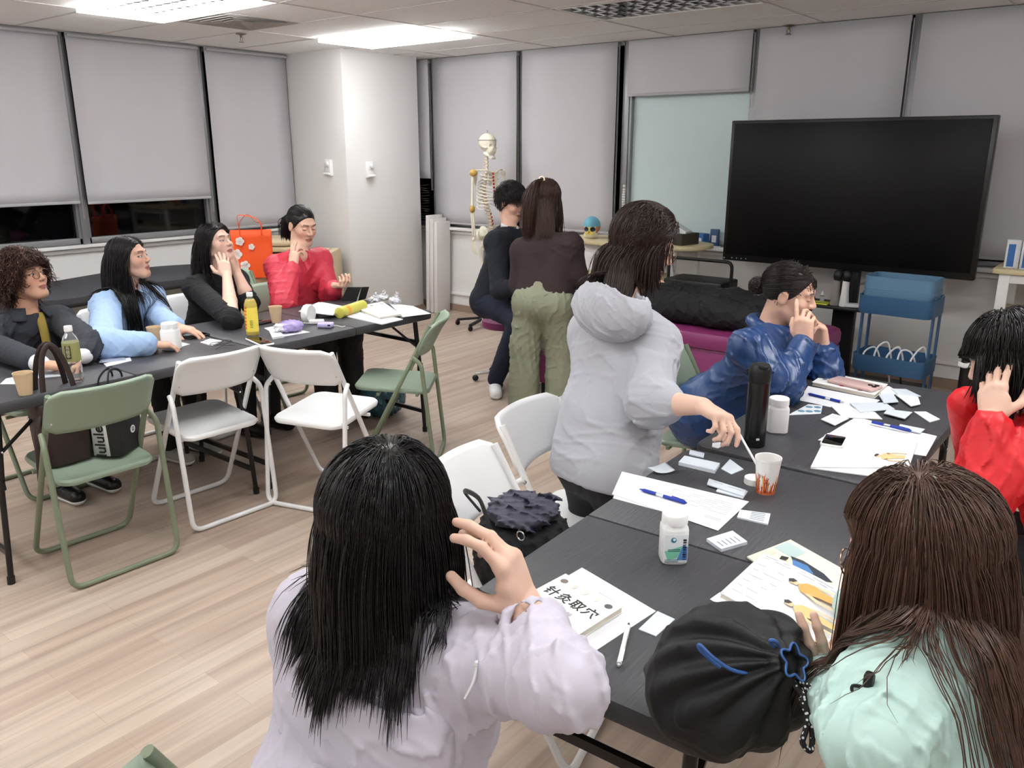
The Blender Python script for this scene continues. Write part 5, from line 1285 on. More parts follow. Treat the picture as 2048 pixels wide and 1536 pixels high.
# ---- woman in the lilac jacket, nearest, seen from behind
P = J(775, 1048, 1.14)
p = Person('woman with black shoulder-length hair in a lilac jacket, seen from behind', (P[0], P[1]-0.05, 0))
p.head(P, 98, -12, 2, hs=0.95)
fb, rb = face_dir(104)
shc = J(785, 1275, 1.18); p.nb = shc+V3(0, 0.0, 0.05)
shR, shL = shc+rb*0.125, shc-rb*0.125
pel = V3(P[0]+0.02, P[1]-0.13, 0.56)
elR = J(1122, 1368, 0.99); wrR = J(1052, 1220, 1.10)
elL = shL+V3(-0.02, 0.10, -0.26); wrL = elL+V3(0.06, 0.22, 0.02)
p.body(jset(shR=shR, shL=shL, elR=elR, elL=elL, wrR=wrR, wrL=wrL, pelvis=pel), h=0.0026, hands=[(wrR, J(1016, 1124, 1.085)-wrR, J(900, 1130, 1.16)-J(1010, 1090, 1.12), 'R', dict(curl=(0.3, 0.46, 0.42, 0.60, 0.85), s=0.9, spread=0.7, thumb=(1.0, 0.8)))], colkw=dict(eyes='closed'))
p.seated_legs(96)
ops = p.torso_ops(0.008, k=0.07, belly=-0.02)+p.sleeve_ops('R', 0.004, 0.88, r=(0.060, 0.054, 0.042))+p.sleeve_ops('L', 0.006, 0.9, r=(0.062, 0.058, 0.046))
e = wrR-(wrR-elR)*0.16; dd = nrm(wrR-elR)
ops.append(('s', cap(e, e+dd*0.10, 0.034, 0.036), 0.004))
p.pouch(shc-fb*0.085+V3(0, 0, -0.085), rb, fb, (0.150, 0.052, 0.125), M_lilac, 0.25)
ops += [('u', cap(pel+V3(-0.03, 0, 0.10), pel+V3(0.08, 0, 0.10), 0.125, 0.125), 0.08)]
ops.append(p.neck_cut(0.06))
ops.append(('n', folds(0.0075, 24, 3, near([elR, shR-V3(0, 0, 0.05), elR*0.5+shR*0.5, pel], 0.12, 0.3, 1.0)), 0))
p.cloth('jacket', ops, M_lilac, 0.0034, 1)
jfn = p.cloth_and_hood()
def rag(L, r): a = np.arctan2(L[:, 0], L[:, 1]); return 0.93+0.08*np.sin(a*6+1)+0.06*np.sin(a*15)+0.05*np.sin(L[:, 2]*90+a*9)
V1 = hair('long', p.P, p.R, p.hs, n=9500, length=0.265, step=16, seed=3, lenfn=rag, rad=0.0008, vol=0.012, crown=(0.01, -0.03, 0.123), collide=jfn, gravity=0.36, cuts=0.24, jitter=0.06, hugz=-0.02)
V2 = hair('long', p.P, p.R, p.hs, n=900, length=0.225, step=16, seed=4, lenfn=rag, rad=0.003, vol=0.002, crown=(0.01, -0.03, 0.123), collide=jfn, gravity=0.36, cuts=0.25, jitter=0.05, hugz=-0.02)
p.part('hair', *joinm([V1, V2, hair_cap(p.P, p.R, p.hs)]), M_hblack)
cd = MB(); cA = J(955, 1328, 1.03); cB = J(930, 1398, 1.02); cd.tube(spline([cA, (cA+cB)/2+V3(0.004, 0, 0.002), cB], 5), 0.0022, 6).ball(cA, 0.005, 8); p.mbpart('toggle_cord', cd, M_shirtw)

# ---- woman in the mint jacket, right foreground
P = J(1845, 1108, 1.13)
p = Person('woman with long chestnut hair in a mint jacket, bent over an open book', (P[0]+0.05, P[1], 0))
p.head(P, 176, -22, -3, hs=0.95)
fb, rb = face_dir(170)
shc = J(1850, 1345, 1.11); p.nb = shc+V3(0, 0, 0.05)
shR, shL = shc+rb*0.125+V3(0, 0, 0.01), shc-rb*0.125
pel = shc+V3(0.16, 0.0, -0.36)
wrL = zp(1634, 1336, 0.80); elL = J(1735, 1490, 0.97); wrR = zp(1700, 1200, 0.80); elR = (shR+wrR)/2+V3(0.0, 0.05, -0.10)
p.body(jset(shR=shR, shL=shL, elR=elR, elL=elL, wrR=wrR, wrL=wrL, pelvis=pel), h=0.0028, hands=[(wrL, J(1572, 1258, 1.12)-wrL, V3(-0.55, 0.45, 0.7), 'L', dict(curl=(0.3, 0.5, 0.5, 0.55, 0.6), s=0.93, thumb=(0.2, 0.2)))], colkw=dict(eyes='closed'))
p.seated_legs(176)
ops = p.torso_ops(0.012, k=0.07, belly=-0.02)+p.sleeve_ops('R', 0.006, 0.9)+p.sleeve_ops('L', 0.004, 0.80, r=(0.058, 0.050, 0.040))
p.pouch(shc-fb*0.08+V3(0, 0, -0.075), rb, fb, (0.15, 0.05, 0.115), M_mint, 0.3)
ops.append(p.neck_cut(0.06))
ops.append(('n', folds(0.007, 24, 13, near([elL, shL-V3(0, 0, 0.05), pel], 0.12, 0.3, 1.0)), 0))
p.cloth('jacket', ops, M_mint, 0.0034, 1); jfn = p.cloth_and_hood()
lf_ = lambda L, r: np.where((L[:, 0] < -0.005) & (L[:, 1] > -0.04), 0.5, 1.0)
kw = dict(crown=(-0.01, -0.03, 0.122), collide=jfn, gravity=0.36, cuts=0.3, jitter=0.035, hugz=-0.02)
p.part('hair', *joinm([hair('long', p.P, p.R, p.hs, n=9500, length=0.43, step=18, seed=31, rad=0.0008, vol=0.016, lenfn=lf_, **kw), hair('long', p.P, p.R, p.hs, n=900, length=0.36, step=18, seed=41, rad=0.0026, vol=0.002, lenfn=lf_, **kw), hair_cap(p.P, p.R, p.hs)]), M_hbrown)
spectacles(p)
st = MB(); d = nrm(wrL-elL); cb_ = elL+(wrL-elL)*0.80
for k, cc in enumerate(((238, 238, 240), (40, 42, 70), (238, 238, 240), (150, 30, 48), (238, 238, 240))):
    a = cb_+d*(-0.012+0.006*k); st.tube([a, a+d*0.006], 0.0435, 20, col=cc)
p.mbpart('striped_cuff', st, mat('striped_rib', (240, 240, 240), 0.8, attr=True))
cl = MB(); a = J(1735, 1375, 0.99); cl.tube(spline([a, a+J(1705, 1372, 0.985)-J(1735, 1375, 0.99), J(1712, 1392, 0.985), J(1745, 1385, 0.985), J(1772, 1402, 0.98)], 6), 0.0022, 6).box(J(1738, 1360, 0.985), (0.012, 0.014, 0.02), 0.004).ball(J(1772, 1402, 0.98), 0.005, 8)
p.mbpart('cord_lock', cl, M_black)

# ---- person in the red jacket, right edge
P = J(2020, 715, 2.20)
p = Person('person with short black hair in a red jacket, face propped on a hand', (P[0]+0.1, P[1], 0))
p.head(P, 190, -28, 0, hs=0.98)
fb, rb = face_dir(186)
shc = p.nb+V3(0.02, 0, -0.06); shR, shL = shc+rb*0.16, shc-rb*0.16
pel = V3(P[0]+0.30, P[1]+0.02, 0.55)
elL = J(1962, 985, 2.06); wrL = J(1984, 842, 2.10); wrR = P+V3(-0.10, 0.08, -0.15); elR = (shR+wrR)/2+V3(-0.04, 0.04, -0.18)
p.body(jset(shR=shR, shL=shL, elR=elR, elL=elL, wrR=wrR, wrL=wrL, pelvis=pel), h=0.0036, hands=[(wrL, J(1986, 745, 2.14)-wrL, J(2030, 790, 2.2)-J(1980, 790, 2.12), 'L', dict(curl=(0.2, 0.2, 0.2, 0.25, 0.3), s=1.0))], colkw=dict(eyes='closed'))
p.seated_legs(186)
ops = p.torso_ops(0.016, k=0.07)+p.sleeve_ops('R', 0.016, 0.93)+p.sleeve_ops('L', 0.012, 0.90, r=(0.068, 0.064, 0.050))+[p.neck_cut(0.062)]
ops.append(('n', folds(0.008, 26, 23, near([elL, shL-V3(0, 0, 0.05), elL*0.5+wrL*0.5], 0.14, 0.3, 1.0)), 0))
p.cloth('jacket', ops, M_red, 0.005, 1); jfn = p.cfn
p.trousers(M_trou)
kw = dict(crown=(0, -0.03, 0.122), gravity=0.30, cuts=0.35, jitter=0.14, hugz=-0.02)
p.part('hair', *joinm([hair('long', p.P, p.R, p.hs, n=3800, length=0.15, step=12, seed=51, rad=0.0014, vol=0.018, collide=jfn, fringe=0.03, **kw), hair('long', p.P, p.R, p.hs, n=500, length=0.15, step=12, seed=52, rad=0.005, vol=0.008, **kw), hair_cap(p.P, p.R, p.hs)]), M_hblack)

# ---- woman in the grey hoodie, leaning over the table
P = J(1288, 492, 2.72)
p = Person('woman with dark hair in a grey hoodie, leaning over to stir a paper cup', (-1.45, 2.45, 0))
p.head(P, 44, -22, 4, hs=1.0)
fb, rb = face_dir(62)
shc = J(1248, 668, 2.70); p.nb = shc+V3(0, 0, 0.07)
shR, shL = J(1308, 690, 2.62), J(1185, 665, 2.84)
pel = J(1205, 935, 2.72)
elR = J(1302, 805, 2.50); wrR = J(1405, 812, 2.36); elL = shL+V3(0.0, 0.12, -0.26); wrL = elL+V3(0.08, 0.20, -0.06)
hp = nrm(J(1475, 868, 2.30)-wrR)
p.body(jset(shR=shR, shL=shL, elR=elR, elL=elL, wrR=wrR, wrL=wrL, pelvis=pel), h=0.0036, hands=[(wrR, J(1440, 832, 2.30)-wrR, V3(0.1, -0.3, -1), 'R', dict(curl=(0.6, 0.55, 0.85, 0.95, 1.05), s=1.0, thumb=(0.9, 0.4)))], colkw=dict(eyes='closed'))
j = p.j; j['knR'] = pel+fb*0.06+rb*0.09+V3(0, 0, -0.40); j['knL'] = pel+fb*0.06-rb*0.09+V3(0, 0, -0.40)
for a in 'RL': j['an'+a] = V3(j['kn'+a][0]-0.02, j['kn'+a][1]-0.02, 0.085)
up_ = nrm(p.nb-pel)
ops = p.torso_ops(0.022, k=0.08, belly=0.0)+p.sleeve_ops('R', 0.010, 0.30, r=(0.070, 0.072, 0.064))+p.sleeve_ops('L', 0.014, 0.9)
ops.append(('u', cap(pel+up_*0.02+rb*0.08, pel+up_*0.02-rb*0.08, 0.125, 0.125), 0.05))
hc = p.nb-fb*0.062+rb*0.015+V3(0, 0, 0.02); p.pouch(hc, rb, fb, (0.195, 0.10, 0.105), M_hood, 0.35, 0.8)
ops += [('u', cap(p.nb+rb*0.10-fb*0.02+V3(0, 0, 0.01), p.nb+rb*0.06+fb*0.075+V3(0, 0, -0.03), 0.045, 0.035), 0.03), ('u', cap(p.nb-rb*0.10-fb*0.02+V3(0, 0, 0.01), p.nb-rb*0.06+fb*0.075+V3(0, 0, -0.03), 0.045, 0.035), 0.03), p.neck_cut(0.062, 0.12, 0.06)]
ops.append(('i', plane(pel-up_*0.055, -up_), 0.01))
ops.append(('n', folds(0.008, 19, 33, near([elR, shR*0.4+elR*0.6, pel+up_*0.12], 0.13, 0.25, 1.0)), 0))
p.cloth('hoodie', ops, M_hood, 0.0045, 1); jfn = p.cloth_and_hood()
p.trousers(M_trou, 0.075, (0.095, 0.08, 0.06, 0.055)); p.shoe('R', fb, M_boot, M_soleW); p.shoe('L', fb, M_boot, M_soleW)
kw = dict(crown=(0, 0.02, 0.122), gravity=0.36, cuts=0.4, jitter=0.13, hugz=-0.03, sweep=(0, -0.45, 0), hairline=0.004)
p.part('hair', *joinm([hair('long', p.P, p.R, p.hs, n=5200, length=0.235, step=14, seed=61, rad=0.0013, vol=0.022, collide=jfn, **kw), hair('long', p.P, p.R, p.hs, n=700, length=0.20, step=14, seed=62, rad=0.005, vol=0.010, collide=jfn, **kw), hair_cap(p.P, p.R, p.hs), nape(p)]), M_hgrey)
spectacles(p)

# ---- woman in the blue jacket, fingers at her nose
P = J(1578, 588, 3.22)
p = Person('woman with a low bun in a shiny blue jacket, pressing her fingers beside her nose', (-1.32, 3.2, 0), (220, 178, 156))
p.head(P, 14, -14, 4, hs=1.0)
fb, rb = face_dir(16)
shc = p.nb+V3(-0.03, -0.02, -0.06); shR, shL = J(1500, 700, 3.06), J(1590, 690, 3.42)
pel = V3(-1.42, 3.16, 0.55)
elR = J(1566, 770, 2.98); wrR = J(1608, 688, 3.06); elL = J(1650, 745, 3.32); wrL = J(1648, 695, 3.30)
p.body(jset(shR=shR, shL=shL, elR=elR, elL=elL, wrR=wrR, wrL=wrL, pelvis=pel), h=0.0034, hands=[(wrR, J(1608, 640, 3.06)-wrR, J(1640, 625, 3.2)-J(1605, 650, 3.06), 'R', dict(curl=(0.3, 0.12, 0.75, 0.95, 1.05), s=0.98, thumb=(0.2, 0.5))), (wrL, J(1640, 645, 3.28)-wrL, J(1600, 640, 3.24)-J(1650, 640, 3.26), 'L', dict(curl=(0.3, 0.25, 0.7, 0.9, 1.0), s=0.98))], colkw=dict(eyes='closed'))
p.seated_legs(16)
ops = p.torso_ops(0.016, k=0.08, belly=0.02)+p.sleeve_ops('R', 0.012, 0.94, r=(0.068, 0.066, 0.046))+p.sleeve_ops('L', 0.012, 0.75, r=(0.066, 0.064, 0.056))+[p.neck_cut(0.060)]
ops += [('u', cap(pel+rb*0.085+V3(-0.02, 0, 0.0), pel-rb*0.085+V3(-0.02, 0, 0), 0.145, 0.145), 0.08), ('u', cap(pel+rb*0.10+fb*0.02, pel+rb*0.10+fb*0.22+V3(0, 0, -0.02), 0.125, 0.12), 0.06), ('u', cap(pel-rb*0.10+fb*0.02, pel-rb*0.10+fb*0.2, 0.12, 0.115), 0.06)]
ops.append(('n', folds(0.009, 22, 43, near([elR, elR*0.5+wrR*0.5, shR, elL, pel], 0.16, 0.4, 1.0)), 0))
p.cloth('jacket', ops, M_satin, 0.0045, 1)
ck = MB(); ck.tube([p.nb+V3(0, 0, 0.028)+p.R@V3(0.066*math.cos(a), 0.066*math.sin(a)*0.95-0.010, 0.012*math.cos(a+1.2)) for a in [2*math.pi*i/24+1.9 for i in range(21)]], [0.020]*21, 10, flat=1.3); p.mbpart('collar', ck, M_satin)
p.trousers(M_trou)
kw = dict(tie=(0.0, -0.115, 0.0), jitter=0.05)
hv = hair('bun', p.P, p.R, p.hs, n=2600, step=14, seed=71, rad=0.0012, **kw)
bc = p.L2W((0, -0.125, -0.005)); rngb = np.random.default_rng(5); bp = []
for k in range(160):
    a0, tl_, rr_ = rngb.uniform(0, 6.28), rngb.normal(size=3), rngb.uniform(0.02, 0.036); u_ = nrm(tl_); v_ = nrm(np.cross(u_, rngb.normal(size=3)))
    bp.append([bc+rr_*(u_*math.cos(a0+t*3.6/13)+v_*math.sin(a0+t*3.6/13)) for t in range(14)])
bunv = tubes_np(np.array(bp), np.full((160, 14), 0.0032))
fr = hair('long', p.P, p.R, p.hs, n=420, length=0.045, step=12, seed=72, rad=0.0011, vol=0.012, crown=(0, 0.03, 0.12), gravity=0.12, curl=0.0012, hairline=-0.005, face=False, sweep=(0, 0.9, 0), lenfn=lambda L, r: np.where(L[:, 1] > 0.05, 1.0, 0.12))
p.part('hair', *joinm([hv, bunv, fr, hair_cap(p.P, p.R, p.hs, 0.002)]), M_hdark)

# ---- curly haired woman, far left
P = J(50, 556, 3.95)
p = Person('woman with curly brown hair and glasses in a dark denim jacket', (P[0]-0.08, P[1]-0.02, 0), (206, 158, 132))
p.head(P, 26, 12, 0, hs=0.97)
shR, shL = std_sh(p, 8, 0.16); pel = V3(P[0]-0.12, P[1]-0.04, 0.54)
elR = V3(-4.02, 1.32, 0.81); wrR = zp(82, 728, 0.785); elL = zp(186, 688, 0.81); wrL = zp(168, 712, 0.785)
p.body(jset(shR=shR, shL=shL, elR=elR, elL=elL, wrR=wrR, wrL=wrL, pelvis=pel), hands=[(wrR, zp(135, 733, 0.77)-wrR, (0, 0, -1), 'R', dict(curl=(0.4, 0.4, 0.45, 0.5, 0.55))), (wrL, zp(145, 722, 0.76)-wrL, (0, 0, -1), 'L', dict(curl=(0.4,)*5))])
p.seated_legs(4)
ops = p.torso_ops(0.012)+p.sleeve_ops('R', 0.008, 0.9)+p.sleeve_ops('L', 0.008, 0.86)+[p.neck_cut(0.058)]
ops.append(('n', folds(0.0065, 24, 53, near([elR, elL, shR], 0.14)), 0))
p.cloth('jacket', ops, M_denim, 0.005); p.trousers(M_trou)
ck = MB(); f_, r_ = face_dir(8); ck.grid(lambda u, v: p.nb+V3(0, 0, 0.045-0.055*v)+(f_*math.cos(5.2*(u-0.5)+math.pi)+r_*math.sin(5.2*(u-0.5)+math.pi))*(0.064+0.045*v), 24, 5); p.mbpart('collar', ck, M_denim, solid=0.008)
for a, lo_, hi_ in (('R', 0.80, 0.99), ('L', 0.72, 0.96)):
    q0 = p.j['el'+a]; q1 = p.j['wr'+a]; V, F = sdf_mesh([('u', cap(q0+(q1-q0)*lo_, q0+(q1-q0)*hi_, 0.038, 0.036), 0)], 0.005); p.part('shirt_cuff', V, F, M_shirtw)
sc = MB(); f_, r_ = face_dir(10); n0 = p.nb
sc.tube(spline([n0+f_*0.05+r_*-0.03+V3(0, 0, 0.01), n0+f_*0.10-r_*0.01+V3(0, 0, -0.06), n0+f_*0.125+r_*0.0+V3(0, 0, -0.15), n0+f_*0.12+V3(0, 0, -0.24)], 6), 0.02, 8, flat=0.5); p.mbpart('scarf', sc, mat('mustard_scarf', (150, 130, 60), 0.8))
p.shoe('R', (1, 0.1), M_boot, M_soleW, label='black and white chunky trainer'); p.shoe('L', (1, 0.1), M_boot, M_soleW, label='black and white chunky trainer')
kw = dict(crown=(0, 0.03, 0.122), gravity=0.12, cuts=0.35, jitter=0.35, hugz=-0.02, hugk=0.15, face=True, hairline=0.008)
p.part('hair', *joinm([hair('long', p.P, p.R, p.hs, n=2600, length=0.13, step=14, seed=81, rad=0.0016, vol=0.036, curl=0.008, fringe=0.03, **kw), hair('long', p.P, p.R, p.hs, n=600, length=0.10, step=12, seed=82, rad=0.005, vol=0.026, curl=0.006, **kw), hair_cap(p.P, p.R, p.hs, 0.012)]), hair_mat('hair_auburn', (76, 46, 36), 0.4))
spectacles(p)

# ---- woman in the pale blue sweater
P = J(260, 518, 4.42)
p = Person('woman with long black hair in a pale blue sweater, hand on a phone', (P[0]-0.08, P[1], 0), (216, 172, 150))
p.head(P, 36, 8, 0, hs=0.97)
shR, shL = std_sh(p, 16, 0.155); pel = V3(P[0]-0.10, P[1]-0.02, 0.54)
elR = zp(212, 688, 0.80); wrR = zp(300, 688, 0.79); elL = J(318, 632, 4.52); wrL = zp(352, 654, 0.79)
p.body(jset(shR=shR, shL=shL, elR=elR, elL=elL, wrR=wrR, wrL=wrL, pelvis=pel), hands=[(wrL, zp(400, 664, 0.768)-wrL, (0, 0, -1), 'L', dict(curl=(0.3, 0.3, 0.3, 0.35, 0.4))), (wrR, zp(340, 690, 0.77)-wrR, (0, 0, -1), 'R', dict(curl=(0.4,)*5))])
p.seated_legs(6)
ops = p.torso_ops(0.018)+p.sleeve_ops('R', 0.014, 0.95, r=(0.062, 0.06, 0.045))+p.sleeve_ops('L', 0.010, 0.92)+[p.neck_cut(0.058)]
ops.append(('n', folds(0.0065, 22, 63, near([elR, elL, shR, pel], 0.14)), 0))
p.cloth('sweater', ops, M_sky, 0.005); jfn = p.cfn; p.trousers(M_trou)
p.shoe('R', (1, 0.15), M_shoeG, M_soleW, label='grey running shoe'); p.shoe('L', (1, 0.15), M_shoeG, M_soleW, label='grey running shoe')
kw = dict(crown=(0, 0.0, 0.124), gravity=0.36, cuts=0.2, jitter=0.06, hugz=-0.02, part=0.0, collide=jfn)
p.part('hair', *joinm([hair('long', p.P, p.R, p.hs, n=3600, length=0.44, step=16, seed=91, rad=0.0013, vol=0.016, **kw), hair('long', p.P, p.R, p.hs, n=500, length=0.42, step=16, seed=92, rad=0.005, vol=0.006, **kw), hair_cap(p.P, p.R, p.hs)]), M_hblack)

# ---- woman in black, hands on her cheeks
P = J(433, 488, 4.80)
p = Person('woman in black resting both cheeks on her hands', (P[0]-0.06, P[1], 0), (230, 192, 172))
p.head(P, 16, 14, 0, hs=0.97)
shR, shL = std_sh(p, 10, 0.155); pel = V3(P[0]-0.14, P[1]-0.02, 0.54)
elR = zp(464, 640, 0.785); wrR = J(454, 552, 4.66); elL = J(500, 606, 4.82); wrL = J(474, 546, 4.84)
p.body(jset(shR=shR, shL=shL, elR=elR, elL=elL, wrR=wrR, wrL=wrL, pelvis=pel), hands=[(wrR, J(442, 505, 4.70)-wrR, P-J(442, 515, 4.66), 'R', dict(curl=(0.2, 0.18, 0.2, 0.22, 0.3), thumb=(0.1, 0.2))), (wrL, J(463, 505, 4.80)-wrL, P-J(470, 515, 4.80), 'L', dict(curl=(0.2, 0.2, 0.2, 0.25, 0.3), thumb=(0.1, 0.2)))])
p.seated_legs(4)
ops = p.torso_ops(0.010)+p.sleeve_ops('R', 0.006, 0.10)+p.sleeve_ops('L', 0.006, 0.25)+[p.neck_cut(0.064)]
ops.append(('n', folds(0.0055, 22, 73, near([elR, elL, shR, pel], 0.14)), 0))
p.cloth('sweater', ops, M_knit, 0.005); jfn = p.cfn; p.trousers(M_trou)
p.shoe('R', (1, 0.2), M_boot); p.shoe('L', (1, 0.2), M_boot)
kw = dict(crown=(0, 0.0, 0.124), gravity=0.34, cuts=0.25, jitter=0.08, hugz=-0.02, part=0.01, collide=jfn, sweep=(0, -0.5, 0))
p.part('hair', *joinm([hair('long', p.P, p.R, p.hs, n=3600, length=0.29, step=14, seed=101, rad=0.0013, vol=0.018, **kw), hair('long', p.P, p.R, p.hs, n=500, length=0.27, step=14, seed=102, rad=0.005, vol=0.008, **kw), hair_cap(p.P, p.R, p.hs)]), M_hblack)

# ---- woman in the coral jacket
P = J(604, 452, 5.12)
p = Person('woman with a ponytail in a coral red jacket, two fingers at her cheek', (P[0]-0.06, P[1], 0), (222, 180, 158))
p.head(P, -4, -16, 0, hs=1.0)
shR, shL = J(555, 535, 5.0), J(640, 520, 5.26); p.nb = (shR+shL)/2+V3(0, 0, 0.055); pel = V3(P[0]-0.10, P[1]-0.02, 0.54)
elR = J(568, 608, 4.86); wrR = J(586, 532, 4.94); elL = J(662, 598, 5.14); wrL = J(668, 572, 5.0)
p.body(jset(shR=shR, shL=shL, elR=elR, elL=elL, wrR=wrR, wrL=wrL, pelvis=pel), hands=[(wrR, J(590, 497, 4.98)-wrR, P-J(580, 500, 4.98), 'R', dict(curl=(0.3, 0.12, 0.14, 0.5, 0.7), thumb=(0.7, 0.6))), (wrL, J(694, 570, 4.92)-wrL, V3(0.3, 0.2, 1), 'L', dict(curl=(0.5, 0.8, 0.9, 0.95, 0.9), thumb=(0.8, 0.4)))], colkw=dict(eyes='closed'))
f_ = p.seated_legs(-4, 0.10, 0.42)
ops = p.torso_ops(0.014)+p.sleeve_ops('R', 0.012, 0.94, r=(0.062, 0.066, 0.042))+p.sleeve_ops('L', 0.010, 0.9, r=(0.062, 0.06, 0.046))+[p.neck_cut(0.062)]
ops.append(('s', cap(p.nb+face_dir(-4)[0]*0.06, p.nb+face_dir(-4)[0]*0.12+V3(0, 0, -0.10), 0.03, 0.01), 0.01))
ops.append(('n', folds(0.0060, 22, 83, near([elR, elR*0.5+shR*0.5, elL, shR], 0.13)), 0))
p.cloth('jacket', ops, M_coral, 0.005); jfn = p.cfn; p.trousers(mat('black_camo', (26, 26, 28), 0.7, var=0.6, vscale=14), r=(0.10, 0.092, 0.075, 0.07)); p.shoe('R', (1, -0.1), M_boot); p.shoe('L', (1, -0.1), M_boot)
hv = hair('pony', p.P, p.R, p.hs, n=2600, step=22, seed=111, rad=0.0012, tie=(-0.0, -0.108, 0.02), tail=0.15, tail_dir=(0, -1, -0.25), gravity=0.22, collide=jfn, tail_w=0.016)
p.part('hair', *joinm([hv, hair_cap(p.P, p.R, p.hs, 0.002)]), M_hblack)
sc = MB(); tc_ = p.L2W((0, -0.118, 0.02)); ax = p.R@V3(0, 1, 0); r1, u1 = p.R@V3(1, 0, 0), p.R@V3(0, 0, 1)
sc.tube([tc_+(r1*math.cos(a)+u1*math.sin(a))*(0.022+0.003*math.sin(a*7)) for a in [2*math.pi*i/42 for i in range(42)]], [0.011+0.002*math.sin(i*2.4) for i in range(42)], 7, closed=True); p.mbpart('scrunchie', sc, mat('lime_scrunchie', (180, 226, 130), 0.8))

# ---- seated young man
P = J(1022, 406, 5.55)
p = Person('young man with short black hair in a navy jacket and white sneakers', (-3.62, 4.42, 0), (216, 174, 152))
p.head(P, 2, -16, 0, hs=1.0, male=True)
shR, shL = J(992, 486, 5.42), J(1046, 482, 5.72); p.nb = (shR+shL)/2+V3(0, 0, 0.065); pel = J(985, 600, 5.62)
elR = J(1000, 580, 5.28); wrR = J(1060, 572, 5.12); elL = J(1060, 570, 5.65); wrL = J(1110, 545, 5.45)
p.body(jset(shR=shR, shL=shL, elR=elR, elL=elL, wrR=wrR, wrL=wrL, pelvis=pel), hands=[(wrR, J(1100, 560, 5.12)-wrR, (0, 0, -1), 'R', dict(curl=(0.4,)*5)), (wrL, J(1140, 543, 5.4)-wrL, (0, 0, -1), 'L', dict(curl=(0.4,)*5))], colkw=dict(eyes='closed'))
j['x'] = pel; j = p.j
j['knR'] = J(1040, 640, 5.30); j['knL'] = J(1075, 630, 5.60); j['anR'] = V3(*zp(990, 762, 0.085)); j['anL'] = V3(*(zp(1060, 740, 0.085)))
ops = p.torso_ops(0.020)+p.sleeve_ops('R', 0.012, 0.95)+p.sleeve_ops('L', 0.012, 0.95)+[p.neck_cut(0.062)]
for a in range(7):
    q = -1+2*a/6; fb, rb = face_dir(34); ops.append(('u', ell(p.nb+rb*0.09*q-fb*(0.07+0.03*(1-q*q))+V3(0, 0, 0.0-0.04*(1-q*q)), (0.04, 0.04, 0.04)), 0.03))
ops.append(('n', folds(0.004, 24, 93, near([elR, shR, pel], 0.14)), 0))
p.cloth('jacket', ops, M_navy, 0.006); jfn = p.cfn; p.trousers(M_navyt, 0.08, (0.095, 0.08, 0.06, 0.06))
V, F = sdf_mesh([('u', cap(p.nb+V3(0, 0, -0.01), p.nb+V3(0, 0, 0.055), 0.066, 0.060), 0), p.neck_cut(0.052, 0.2), ('i', plane(p.nb+V3(0, 0, 0.05), p.R[:, 2]), 0.003)], 0.004); p.part('shirt_collar', V, F, M_shirtw)
p.shoe('R', (0.5, -0.55), M_shoeW, M_soleW, L=0.27, w=0.047, label='white sneaker'); p.shoe('L', (0.8, -0.1), M_shoeW, M_soleW, L=0.27, label='white sneaker')
kw = dict(crown=(0, -0.045, 0.12), gravity=0.10, cuts=0.4, jitter=0.18, hugz=-0.02, hugk=0.6, face=False)
p.part('hair', *joinm([hair('long', p.P, p.R, p.hs, n=3200, length=0.085, step=10, seed=121, rad=0.0014, vol=0.026, lenfn=lambda L, r: np.where(L[:, 2] < 0.045, 0.30, 1.0), sweep=(0, 0.4, 0), **kw), hair_cap(p.P, p.R, p.hs, 0.007)]), M_hblack)

# ---- standing woman with the high ponytail
P = J(1092, 402, 4.95)
p = Person('standing woman with a long brown ponytail, dark maroon top and olive trousers', (-3.05, 4.08, 0))
p.head(P, 108, -16, 3, hs=1.0)
fb, rb = face_dir(118)
shR, shL = J(1140, 492, 4.86), J(1046, 502, 4.98); p.nb = (shR+shL)/2+V3(0, 0, 0.06); pel = J(1086, 606, 4.93)
elR = J(1148, 550, 4.92); wrR = J(1128, 560, 5.14); elL = J(1040, 570, 5.02); wrL = J(1060, 565, 5.2)
p.body(jset(shR=shR, shL=shL, elR=elR, elL=elL, wrR=wrR, wrL=wrL, pelvis=pel), h=0.004, hands=[(wrR, fb, (0, 0, -1), 'R', dict(curl=(0.3,)*5)), (wrL, fb, (0, 0, -1), 'L', dict(curl=(0.3,)*5))])
j = p.j
for a, q in (('R', 1), ('L', -1)):
    j['kn'+a] = V3(pel[0], pel[1], 0.47)+rb*q*0.11+fb*0.02; j['an'+a] = V3(pel[0], pel[1], 0.085)+rb*q*0.115-fb*0.02
ops = p.torso_ops(0.012, k=0.06)+p.sleeve_ops('R', 0.018, 0.9, r=(0.062, 0.064, 0.05))+p.sleeve_ops('L', 0.016, 0.9)+[p.neck_cut(0.06)]
ops.append(('i', plane(pel+V3(0, 0, 0.03), (0, 0, -1)), 0.02))
ops.append(('n', folds(0.004, 24, 103, near([elR, shR, pel], 0.14)), 0))
p.cloth('sweatshirt', ops, M_maroon, 0.006); jfn = p.cfn
p.trousers(M_olive, 0.075, (0.105, 0.10, 0.09, 0.098), 0.007, 0.009, endf=1.02)
p.shoe('R', fb, M_shoeW, M_soleW); p.shoe('L', fb, M_shoeW, M_soleW)
kw = dict(tie=(-0.015, -0.085, 0.10), gravity=0.30, collide=jfn)
hv = hair('pony', p.P, p.R, p.hs, n=2600, step=24, seed=131, rad=0.0013, tail=0.36, tail_dir=(-0.42, -0.75, -0.1), tail_w=0.011, **kw)
